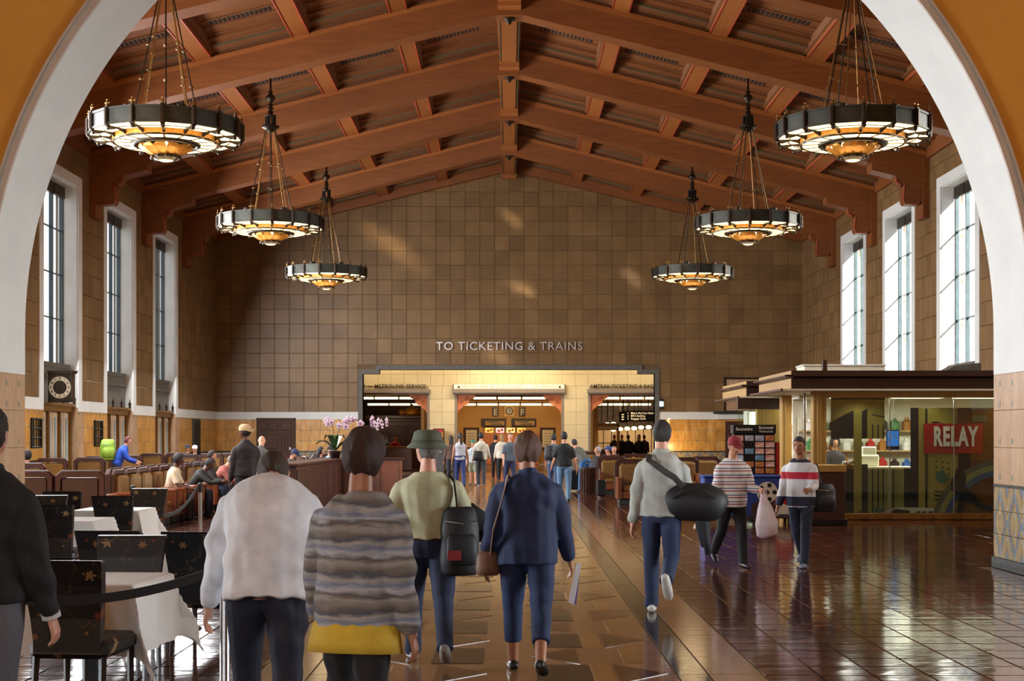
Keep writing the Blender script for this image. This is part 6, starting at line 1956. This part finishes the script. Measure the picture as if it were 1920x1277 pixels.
    for s0, e0, w0, fd, sx in R_:
        if sleeve == 'none': continue
        pts = [s0 + Vector((-sx * .10, 0, .018)), s0 + Vector((-sx * .045, 0, .012)), s0 + Vector((-sx * .008, 0, -.012)), s0.lerp(e0, .16), s0.lerp(e0, .35), s0.lerp(e0, .62)]
        rs = [.040 * b, .054 * b + loose * .4, .060 * b + loose * .4, .061 * b + loose * .4, .060 * b + loose * .4, .058 * b + loose * .5]
        if sleeve == 'half': pts.append(s0.lerp(e0, .85)); rs.append(.062 * b + loose * .6)
        if sleeve == 'long':
            pts += [e0, e0.lerp(w0, .4), e0.lerp(w0, .85), e0.lerp(w0, 1.0)]; rs += [.054 * b + loose * .4, .052 + loose * .35, .042 + loose * .3, .034 + loose * .2]
        q.tube(pts, rs, 12, (0, 1, 0))
    if collar: q.tube([tor(.50), tor(.55), tor(.59)], [(.11, .09), (.078, .076), (.074, .074)], 14)
    part('shirt' if not collar else 'jacket', q, topm or cloth(top), fold=(.009 if near else .006) if folds is None else folds, sm=5)
    if belt_c is not None:
        e = MB(); e.tube([tor(.035), tor(.07)], [(.172 * b + .018, .118 * b * (1.12 if b > 1.05 else 1) + .018)] * 2, 20); part('belt', e, cloth(belt_c, .4), remesh=False)
    # shoes
    for h0, k0, a0, f in L:
        up = Vector((1, 0, 0)).cross(f).normalized(); q = MB()
        q.tube([a0 - f * .085 - up * .042, a0 - f * .06 - up * .036, a0 - up * .030, a0 + f * .08 - up * .046, a0 + f * .155 - up * .052, a0 + f * .19 - up * .058], [(.028, .024), (.038, .036), (.042, .042), (.047, .028), (.042, .021), (.02, .010)], 12)
        part('shoe', q, cloth(shoes, .35), vc * .8, 0, 1)
    if hat == 'bucket':
        e = MB(); prof_ = [(.150, .015), (.155, .02), (.118, .055), (.108, .10), (.100, .135), (.07, .152), (.0, .155)]
        e.lathe(prof_, 28, cap=False); e.lathe([(.148, .012), (.116, .045)], 28, cap=False)
        e.v = [tuple(hm((p[0] * .98, p[1] * 1.12 - .008, p[2] - .01))) for p in e.v]; part('hat', e, cloth((92, 96, 78), .9), remesh=False)
        e = MB(); e.lathe([(.1185, .058), (.1155, .078)], 28, cap=False); e.v = [tuple(hm((p[0] * .99, p[1] * 1.13 - .008, p[2] - .01))) for p in e.v]; part('hat_band', e, cloth((70, 74, 60), .9), remesh=False)
    elif hat:
        hcol, back = hat
        e = MB(); e.lathe([(.092, .02), (.094, .06), (.080, .105), (.05, .128), (.0, .134)], 20, cap=False)
        e.v = [tuple(hm((p[0], p[1] * 1.18 - .008, p[2]))) for p in e.v]; part('cap', e, cloth(hcol, .8), remesh=False)
        sg = -1 if back else 1
        e = MB(); e.tube([hm((0, sg * .07, .035)), hm((0, sg * .12, .028)), hm((0, sg * .165, .012)), hm((0, sg * .175, .008))], [(.075, .008), (.075, .008), (.05, .008), (.02, .005)], 14); part('cap_brim', e, cloth(hcol, .8), remesh=False)
    body['_s'] = s
    return body, dict(tor=tor, L=L, R=R_, hm=hm, s=s, hip=hip)

def world_pt(body, p, s):
    v = Matrix.Rotation(body.rotation_euler[2], 4, 'Z') @ (Vector(p) * s)
    return v + body.location
def bag(name, label, cat, loc, size, c, rz=0.0, strap=None, flap=True, patch=None, soft=.05):
    """soft bag: bulging body, flap, pocket and a shoulder strap (strap: list of points relative to loc)"""
    b_ = thing(name, label, cat, loc, rz)
    w_, d_, h = size
    q = MB(); n = 10
    q.tube([(0, 0, 0), (0, 0, h * .06), (0, 0, h * .3), (0, 0, h * .7), (0, 0, h * .94), (0, 0, h)], [(w_ * .40, d_ * .35), (w_ * .47, d_ * .47), (w_ * .5, d_ * .5), (w_ * .48, d_ * .44), (w_ * .40, d_ * .30), (w_ * .30, d_ * .15)], 16)
    o = q.build('bag_body', cloth(c, .6), b_, True)
    q.v = q.v
    if flap:
        e = MB(); e.tube([(0, -d_ * .38, h * .16), (0, -d_ * .40, h * .19), (0, -d_ * .42, h * .36), (0, -d_ * .40, h * .55), (0, -d_ * .34, h * .62)], [(w_ * .30, d_ * .10), (w_ * .37, d_ * .16), (w_ * .39, d_ * .18), (w_ * .37, d_ * .15), (w_ * .28, d_ * .06)], 14); e.build('pocket', cloth(c, .6), b_, True)
        e = MB(); e.tube([(-w_ * .40, -d_ * .30, h * .80), (0, -d_ * .44, h * .76), (w_ * .40, -d_ * .30, h * .80)], .006, 6); e.build('zip', M['chrome'], b_)
    if patch:
        e = MB(); e.box(-w_ * .38, -w_ * .05, -d_ * .62, -d_ * .585, h * .24, h * .38); e.build('patch', cloth(patch, .6), b_)
    if strap:
        e = MB(); e.tube(strap, [(.024, .006)] * len(strap), 8, (0, 1, 0)); e.build('strap', cloth(tuple(max(0, v - 6) for v in c), .6), b_)
    return b_

# --- the walkers in the foreground
M['ptop'] = stripe_mat('patterned_grey_blue_top', [(0, (104, 98, 92)), (.22, (150, 146, 142)), (.36, (86, 82, 80)), (.5, (168, 172, 180)), (.64, (112, 124, 146)), (.78, (160, 158, 154)), (.9, (74, 80, 92)), (1, (104, 98, 92))], .16, .10)
M['stripes'] = stripe_mat('red_blue_striped_shirt', [(0, (214, 210, 206)), (.38, (150, 60, 70)), (.55, (214, 210, 206)), (.78, (70, 80, 116)), (.92, (214, 210, 206))], .085)
M['bandtop'] = stripe_mat('white_red_navy_sweater', [(0, (206, 206, 208)), (.40, (178, 28, 52)), (.56, (206, 206, 208)), (.78, (28, 32, 56))], .56, 0, .10 - 1.0)

b1, i1 = person('man cropped at the left edge in a black suit jacket and grey trousers', gx(-28, 6.6), 6.6, -.12, 1.80, 2, (10, 4, -8, 8), (-4, 10, 2, 10), (12, 11), top=(14, 13, 15), collar=True, loose=.035, bottom=(92, 92, 100), hairc=(40, 28, 20), near=True, shoes=(20, 18, 18))
e = MB(); e.tube([i1['R'][1][2] - i1['R'][1][3] * .03, i1['R'][1][2] + i1['R'][1][3] * .012], [(.043, .043), (.043, .043)], 14); e.xf(Matrix.Scale(i1['s'], 4)); e.build('shirt_cuff', cloth((206, 206, 206)), b1)
b2, i2 = person('hunched man walking away in a white long-sleeved shirt and dark jeans', gx(500, 7.3), 7.3, .10, 1.80, 12, (16, 8, -14, 16), (-10, 22, 18, 24), (13, 13), (34, 0), top=(240, 243, 250), loose=.034, hem=-.10, bottom=(24, 30, 50), hairc=(66, 44, 30), near=True, build=1.12, curve=28, folds=.011)
b3, i3 = person('woman walking away in a patterned grey and blue top with a yellow hem', gx(668, 6.5), 6.5, -.25, 1.70, 6, (14, 6, -12, 20), (6, 26, -12, 18), (12, 10), (6, -14), topm=M['ptop'], loose=.040, hem=-.10, bottom=(20, 20, 26), hair='bob', hairc=(62, 34, 24), near=True, build=1.0, skin='tan', folds=.012)
e = MB(); e.tube([i3['tor'](-.06), i3['tor'](-.10), i3['tor'](-.15), i3['tor'](-.20)], [(.203, .153), (.215, .164), (.224, .172), (.232, .178)], 32); e.xf(Matrix.Scale(i3['s'], 4)); e.build('yellow_hem', cloth((222, 190, 60), .8), b3, True)
b4, i4 = person('man walking away in a khaki T-shirt, jeans and a grey bucket hat', gx(803, 10.5), 10.5, .08, 1.70, 3, (16, 4, -14, 30), (-6, 20, 4, 78), (16, 20), (-2, 35), top=(190, 188, 152), sleeve='half', loose=.028, hem=.05, bottom=(30, 42, 72), hair='short', hairc=(120, 112, 104), hat='bucket', near=True, build=1.16, belt_c=(88, 34, 26), shoes=(150, 148, 146))
b5, i5 = person('woman walking away in a navy blue jacket and matching cropped trousers', gx(988, 10.0), 10.0, -.04, 1.70, 3, (17, 5, -15, 24), (-10, 24, 10, 12), (11, 13), (4, -6), top=(22, 38, 78), collar=True, loose=.040, hem=-.10, bottom=(24, 44, 84), pants='capri', hair='bob', hairc=(104, 66, 40), near=True, build=1.10, shoes=(18, 16, 18), skin='tan')
b6, i6 = person('man walking away in a pale shirt and blue jeans with white shoes', gx(1240, 13.45), 13.45, -.22, 1.80, 4, (6, 2, -8, 62), (-12, 20, 12, 26), (10, 12), (0, -10), top=(176, 176, 168), collar=True, loose=.032, hem=.0, bottom=(30, 44, 78), hairc=(34, 24, 20), near=True, shoes=(214, 212, 206))
b7, i7 = person('woman in a striped red and blue shirt carrying a white plastic bag', gx(1372, 18.3), 18.3, PI + .25, 1.66, 4, (12, 4, -12, 30), (14, 70, 4, 20), (10, 12), (14, 0), topm=M['stripes'], loose=.034, hem=-.10, bottom=(18, 17, 20), hair='short', hairc=(60, 36, 30), hat=((150, 44, 50), False), near=True, build=1.06, face=True)
b8, i8 = person('person in a white sweater with a red chest band walking past the kiosk', gx(1502, 18.3), 18.3, PI - .5, 1.66, 5, (14, 5, -12, 28), (24, 60, -8, 20), (10, 14), (4, 0), topm=M['bandtop'], loose=.036, hem=-.10, bottom=(30, 40, 62), hair='short', hairc=(26, 18, 16), near=True, skin='tan', shoes=(120, 130, 150))

# bags carried by the walkers
def strap_pts(loc, pts): return [tuple(Vector(p) - Vector(loc)) for p in pts]
def carried(info, body, p): return world_pt(body, p, info['s'])
sh4 = carried(i4, b4, i4['R'][1][0] + Vector((-.03, -.02, .075))); l4 = b4.location + Vector((.235, -.10, .66))
bag('shoulder_bag', 'black shoulder bag with a red patch, carried by the man in the hat', 'bag', l4, (.30, .20, .50), (18, 18, 24), .25,
    [tuple(Matrix.Rotation(-.25, 3, 'Z') @ (Vector(p) - l4)) for p in (l4 + Vector((0, -.05, .46)), sh4 + Vector((.06, -.11, -.26)), sh4 + Vector((.03, -.10, -.02)), sh4 + Vector((.0, 0, .02)), sh4 + Vector((.02, .1, -.05)))], patch=(140, 30, 34))
l4b = b4.location + Vector((-.27, .06, .58)); bag('travel_bag', 'long black bag at the left side of the man in the hat', 'bag', l4b, (.18, .22, .58), (16, 16, 18), .1, [(0, 0, .56), (.0, .0, .68), (.03, -.02, .76)])
dj = thing('draped_jacket', 'black jacket folded over the right forearm of the man in the hat', 'jacket', carried(i4, b4, i4['R'][1][1].lerp(i4['R'][1][2], .55)), .1)
q = MB(); q.tube([(-.10, -.03, -.10), (-.06, -.05, .0), (.02, -.02, .06), (.10, .02, .0), (.12, .03, -.12)], [(.05, .06), (.055, .10), (.05, .11), (.055, .10), (.04, .08)], 14, (0, 1, 0)); q.build('jacket_folds', cloth((14, 14, 16)), dj, True); q = MB(); q.tube([(.10, -.02, -.05), (.13, -.03, -.16), (.12, -.02, -.2)], [(.03, .05), (.03, .05), (.02, .03)], 10); q.build('hanging_sleeve', cloth((14, 14, 16)), dj, True)
l5 = b5.location + Vector((-.275, -.02, .70)); sh5 = carried(i5, b5, i5['R'][0][0] + Vector((.05, -.02, .085)))
hb = bag('handbag', 'small brown leather handbag at the left hip of the woman in navy', 'handbag', l5, (.17, .12, .17), (120, 84, 64), 0, [tuple(Vector(p) - l5) for p in (l5 + Vector((.02, -.03, .15)), sh5 + Vector((-.10, -.14, -.34)), sh5 + Vector((-.03, -.14, -.10)), sh5 + Vector((.0, -.06, .03)), sh5 + Vector((.02, .08, -.02)))], flap=False)
hd5 = carried(i5, b5, i5['R'][1][2] + i5['R'][1][3] * .10)
pp = thing('folded_papers', 'folded white and blue papers in the right hand of the woman in navy', 'papers', hd5, .3)
for k, c_ in enumerate(((214, 212, 214), (90, 80, 140))):
    q = MB(); q.prism([(-.03 + k * .01, -.22), (.01 + k * .02, -.24), (.07, .05), (.03, .06)], 'y', k * .008, k * .008 + .005); q.build('sheet', cloth(c_, .6), pp)
l6 = b6.location + Vector((.30, -.02, .86)); sh6 = carried(i6, b6, i6['R'][0][0] + Vector((.05, -.02, .08)))
df = thing('duffel_bag', 'large black duffel bag slung behind the man in the pale shirt', 'bag', l6 + Vector((0, -.06, .19)), -.15)
q = MB(); q.tube([(-.30, 0, -.02), (-.28, 0, -.01), (-.23, 0, 0), (-.12, 0, .01), (.12, 0, .0), (.23, 0, -.02), (.28, 0, -.03), (.30, 0, -.04)], [(.04, .06), (.09, .11), (.13, .155), (.15, .18), (.15, .185), (.125, .15), (.08, .10), (.03, .05)], 18, (0, 1, 0)); q.build('bag_body', cloth((14, 14, 15), .6), df, True)
q = MB(); q.tube([(-.2, -.15, .05), (-.1, -.17, .12), (.1, -.17, .12), (.2, -.15, .05)], .012, 8); q.build('grab_handle', cloth((20, 20, 20), .6), df)
q = MB(); s6 = sh6 - df.location
q.tube([(-.10, -.10, .15), (-.18, -.13, .24), tuple(s6 * .6 + Vector((0, -.13 - s6.y * .6, .03))), tuple(s6 * .85 + Vector((0, -.12 - s6.y * .85, 0))), (s6.x, -.09, s6.z - .02), (s6.x, -.03, s6.z + .03), (s6.x, .06, s6.z)], [(.03, .006)] * 7, 8, (1, 0, 0)); q.build('strap', cloth((60, 56, 54), .6), df)
hj = thing('hanging_jacket', 'black garment hanging below the duffel bag of the man in the pale shirt', 'jacket', df.location + Vector((.10, -.02, -.52)), 0)
q = MB(); q.tube([(0, 0, .1), (.0, 0, .15), (-.02, 0, .3), (-.04, 0, .45)], [(.03, .02), (.05, .04), (.07, .05), (.06, .05)], 12); q.build('garment', cloth((16, 18, 24)), hj, True); q = MB(); q.tube([(.03, -.03, .04), (.0, -.04, .2), (-.03, -.03, .4)], [(.03, .02), (.035, .02), (.03, .02)], 10); q.build('garment_sleeve', cloth((16, 18, 24)), hj, True)
M['plastic'] = mat('white_plastic_bag', (214, 210, 214), .35, c2=(206, 170, 178), nscale=4, bump=.4, bscale=16)
hd7 = carried(i7, b7, i7['R'][0][2] + i7['R'][0][3] * .09)
pb = thing('plastic_bag', 'white plastic carrier bag hanging from the hand of the woman in stripes', 'bag', hd7 + Vector((.03, 0, -.58)), .2)
q = MB(); q.tube([(.04, 0, 0), (.03, 0, .03), (.02, 0, .18), (.0, 0, .36), (-.02, 0, .48), (-.03, 0, .56)], [(.08, .05), (.14, .08), (.15, .085), (.10, .06), (.05, .03), (.025, .02)], 16); q.build('bag_body', M['plastic'], pb, True); q = MB(); q.tube([(-.06, 0, .5), (-.05, 0, .57), (-.01, 0, .6), (.02, 0, .57), (.02, 0, .5)], .008, 6, (0, 1, 0)); q.build('bag_handles', M['plastic'], pb)
l8 = b8.location + Vector((.30, .02, .70)); bag('tote_bag', 'black bag on the arm of the person in the white and red sweater', 'bag', l8, (.34, .16, .36), (20, 20, 24), .3, [(-.02, 0, .34), (-.08, -.02, .5), (-.12, -.02, .62), (-.14, .04, .60)])

# --- people in the middle distance (px, feet-depth)
G2 = 'people walking near the wide opening'
person('woman with a long dark ponytail in a pale grey tank top and blue trousers', gx(863, 46), 46, .1, 1.76, 2, (12, 4, -10, 18), (-4, 14, 4, 10), (10, 10), top=(186, 188, 198), sleeve='none', loose=.014, bottom=(32, 50, 104), hair='pony', hairc=(28, 20, 18), skin='tan', group=G2)
bw, iw = person('man in a cream jacket and grey trousers with a black cross-body bag', gx(902, 46.7), 46.7, -.05, 1.76, 2, (8, 3, -8, 10), (-8, 40, 8, 50), (12, 12), top=(212, 206, 190), collar=True, loose=.03, bottom=(62, 64, 70), hairc=(26, 20, 18), group=G2, shoes=(150, 150, 152))
bag('messenger_bag', 'black messenger bag on the back of the man in the cream jacket', 'bag', (gx(897, 46.4), 46.36, .86), (.34, .13, .32), (20, 20, 22), -.1, [(0, 0, .3), (.12, -.04, .42), (.24, -.02, .58), (.26, .1, .62)])
person('boy facing the camera in a pale T-shirt, green cap and light shorts', gx(887, 48), 48, PI, 1.52, 2, (8, 3, -8, 10), (-4, 12, 6, 12), top=(186, 198, 206), sleeve='half', bottom=(150, 156, 130), pants='shorts', hat=((60, 120, 100), False), group=G2)
person('person in black clothes standing near the snack counter', gx(929, 56), 56, 0, 1.68, 2, (4, 2, -4, 4), (2, 20, 2, 20), top=(24, 22, 22), bottom=(20, 18, 20), hairc=(30, 22, 20), group=G2)
person('blonde woman in a long cream coat near the snack counter', gx(941, 54), 54, .2, 1.72, 2, (6, 2, -6, 6), (4, 24, -4, 20), top=(226, 218, 200), collar=True, loose=.05, hem=-.10, bottom=(26, 22, 24), hair='long', hairc=(186, 146, 92), group=G2)
person('young man facing the camera in a grey short-sleeved shirt', gx(956, 44.5), 44.5, PI + .3, 1.76, 2, (10, 3, -8, 10), (-6, 16, 6, 16), top=(84, 98, 112), sleeve='half', bottom=(34, 46, 84), hairc=(120, 84, 60), face=True, group=G2)
person('dark haired woman half hidden behind the ponytail woman', gx(846, 50), 50, .2, 1.66, 2, (4, 2, -4, 4), (0, 20, 0, 20), top=(96, 72, 60), bottom=(40, 40, 50), hair='long', hairc=(44, 28, 22), group=G2)
person('person in a grey-blue shirt with a backpack beside the man in black', gx(1038, 40), 40, -.2, 1.72, 3, (8, 3, -8, 10), (2, 30, 2, 30), top=(96, 108, 122), sleeve='half', bottom=(60, 84, 120), hairc=(30, 24, 22), group=G2)
bag('backpack', 'dark backpack on the person beside the man in the black T-shirt', 'backpack', (gx(1030, 39.8), 39.78, .98), (.30, .18, .42), (36, 40, 48), -.2, [(-.08, .05, .38), (-.1, .16, .44), (-.1, .2, .3)])
person('man in a black T-shirt and light blue jeans standing with his back to the camera', gx(1058, 36.4), 36.4, .05, 1.76, 1, (8, 2, -6, 4), (2, 36, -4, 18), (14, 14), (0, 0), top=(20, 28, 32), sleeve='half', loose=.028, hem=-.02, bottom=(98, 138, 176), hairc=(24, 22, 26), build=1.05, group=G2)
person('man in a grey T-shirt and jeans bending over beside the litter bin', gx(1098, 42.4), 42.4, .7, 1.76, 48, (14, 10, 6, 6), (30, 20, 36, 18), (10, 10), (0, 0), top=(92, 94, 88), sleeve='half', hem=.0, bottom=(52, 108, 168), hairc=(30, 26, 26), group=G2)
# standing in the left waiting area
person('tall man in a black jacket and a backwards tan cap standing behind the planter', gx(461, 25.6), 25.6, .35, 1.85, 2, (4, 2, -4, 4), (0, 14, 0, 14), (8, 8), (0, 50), top=(30, 24, 26), collar=True, loose=.03, bottom=(26, 26, 32), skin='dark', hairc=(20, 16, 14), hat=((206, 180, 140), True))
person('balding man in a grey jacket stooping beside the man in the tan cap', gx(482, 30.5), 30.5, -.3, 1.72, 20, (4, 2, -4, 4), (10, 30, 10, 30), (8, 8), (20, 20), top=(84, 82, 82), collar=True, loose=.03, bottom=(50, 50, 56), hair='bald')
bj, ij = person('red haired person in a bright blue jacket leaning forward by the left wall', gx(219, 40.2), 40.2, -1.3, 1.70, 26, (10, 6, -6, 8), (16, 40, 20, 46), (8, 8), (6, 0), top=(40, 84, 196), collar=True, loose=.035, bottom=(50, 52, 60), hairc=(120, 40, 36), face=True)
bag('green_backpack', 'large lime green hiking backpack on the person in the blue jacket', 'backpack', (gx(204, 40.2), 40.1, .98), (.44, .40, .60), (150, 190, 60), .4, [(.05, .05, .5), (.2, .1, .46), (.25, .1, .3)])

# --- seated people
G3 = 'people seated in the waiting area'
SIT = (84, 84, 80, 80)
def seated(lab, x, y, rz, **kw):
    d = dict(H=1.70, lean=kw.pop('lean', 6), legs=SIT, arms=kw.pop('arms', (20, 50, 24, 50)), seat=.46, hem=.0, group=G3)
    d.update(kw)
    return person(lab, x, y, rz, **d)
seated('woman in a cream T-shirt reading on the leather row', -6.78, 28.35, -PI / 2, top=(226, 206, 176), sleeve='half', hair='bob', hairc=(30, 20, 18), skin='dark', lean=14, head=(14, 0), bottom=(60, 60, 70))
seated('man in a dark jacket bending low on the leather row', -6.75, 30.0, -PI / 2, top=(34, 36, 32), lean=38, hairc=(24, 18, 16), skin='dark', arms=(40, 40, 44, 40), head=(20, 0))
seated('man with glasses in a dark shirt on the farther leather row', -6.95, 32.6, -PI / 2, top=(54, 50, 52), hairc=(44, 32, 26), lean=10, head=(8, 10))
seated('person in a red and white plaid shirt leaning forward by the rope', -6.95, 33.45, -PI / 2, top=(176, 100, 90), lean=36, hairc=(150, 140, 130), head=(20, 0))
seated('person in a turquoise shirt and a white cap seated near the corner', -6.92, 35.0, -PI / 2 - .3, top=(40, 150, 180), hat=((226, 226, 224), False), lean=12, skin='tan', head=(18, 0))
seated('person in a white cap seated far back by the lattice panel', gx(386, 47.5) - .3, 47.2, PI + .2, top=(60, 60, 66), hat=((232, 234, 236), False), lean=-4)
seated('person in a dark blue cap seated left of the lattice panel', gx(350, 49.5), 49.6, PI, top=(60, 62, 70), hat=((30, 44, 70), False), lean=-4)
seated('dark haired person whose head shows above the armchair beside the pier', gx(54, 31.5), 31.4, 0, top=(60, 60, 66), hairc=(16, 14, 14), hair='bob', lean=-2)
seated('old man in a navy cap reading near the orchids', gx(540, 38.5), 38.5, -PI / 2 - .5, top=(60, 56, 52), hat=((30, 40, 84), False), lean=14, head=(26, 0))
seated('dark haired woman resting her chin on her hand behind the planter', gx(595, 41), 41, -PI / 2 + .3, top=(30, 34, 48), hair='long', hairc=(18, 16, 18), lean=8, arms=(40, 110, 30, 60), skin='light')
seated('person in a light blue shirt and black cap behind the orchid', gx(617, 43.2), 43.2, PI + .6, top=(130, 170, 206), hat=((30, 30, 34), False), lean=4)
seated('grey haired man reclining on the right beside the bending man', 2.60, 43.6, PI / 2 + .2, top=(40, 40, 48), hairc=(190, 186, 184), lean=-12, legs=(70, 60, 66, 56))
seated('man in a blue cap lying back on the right armchair row', 2.98, 44.7, PI / 2 + .2, top=(34, 38, 50), hat=((44, 74, 150), False), lean=-14, legs=(70, 60, 66, 56))
seated('person in dark clothes at a chair right of the cream pillar', gx(1146, 47.6), 46.3, PI, top=(30, 30, 34), hairc=(24, 20, 20), lean=-2)
# chairs that carry the loose sitters
stool = None
# --- queue in the ticket hall, far right
G4 = 'people queuing in the ticket hall'
for k, (px_, Zq, c_, hc_, hr, lab) in enumerate(((1152, 74, (34, 26, 26), (150, 40, 40), 'short', 'person with a red cap in the ticket queue'), (1166, 75, (50, 40, 36), (40, 28, 22), 'short', 'short person in brown in the ticket queue'),
        (1178, 70, (20, 18, 20), (20, 16, 16), 'short', 'broad person in black in the middle of the ticket queue'), (1198, 72, (40, 30, 30), (50, 30, 24), 'long', 'woman with long brown hair in the ticket queue'),
        (1208, 75, (60, 44, 40), (30, 24, 22), 'short', 'rightmost person in the ticket queue'))):
    person(lab, gx(px_, Zq), Zq, PI * (k % 2), 1.70, 2, (3, 2, -3, 3), (2, 16, 2, 16), top=c_, bottom=(26, 24, 28), hair=hr, hairc=hc_, group=G4, build=1.2 if k == 2 else 1.0)
person('shop assistant with dark hair standing behind the kiosk till', U(360), 30.75, PI, 1.62, 2, (2, 1, -2, 1), (10, 40, 10, 40), top=(44, 40, 46), hair='curly', hairc=(40, 28, 22), skin='tan')
person('barista in a red shirt behind the cafe counter', gx(741, 69.8), 69.8, PI, 1.66, 2, (2, 1, -2, 1), (10, 40, 10, 40), top=(196, 40, 40), hairc=(40, 28, 22))
finalize()
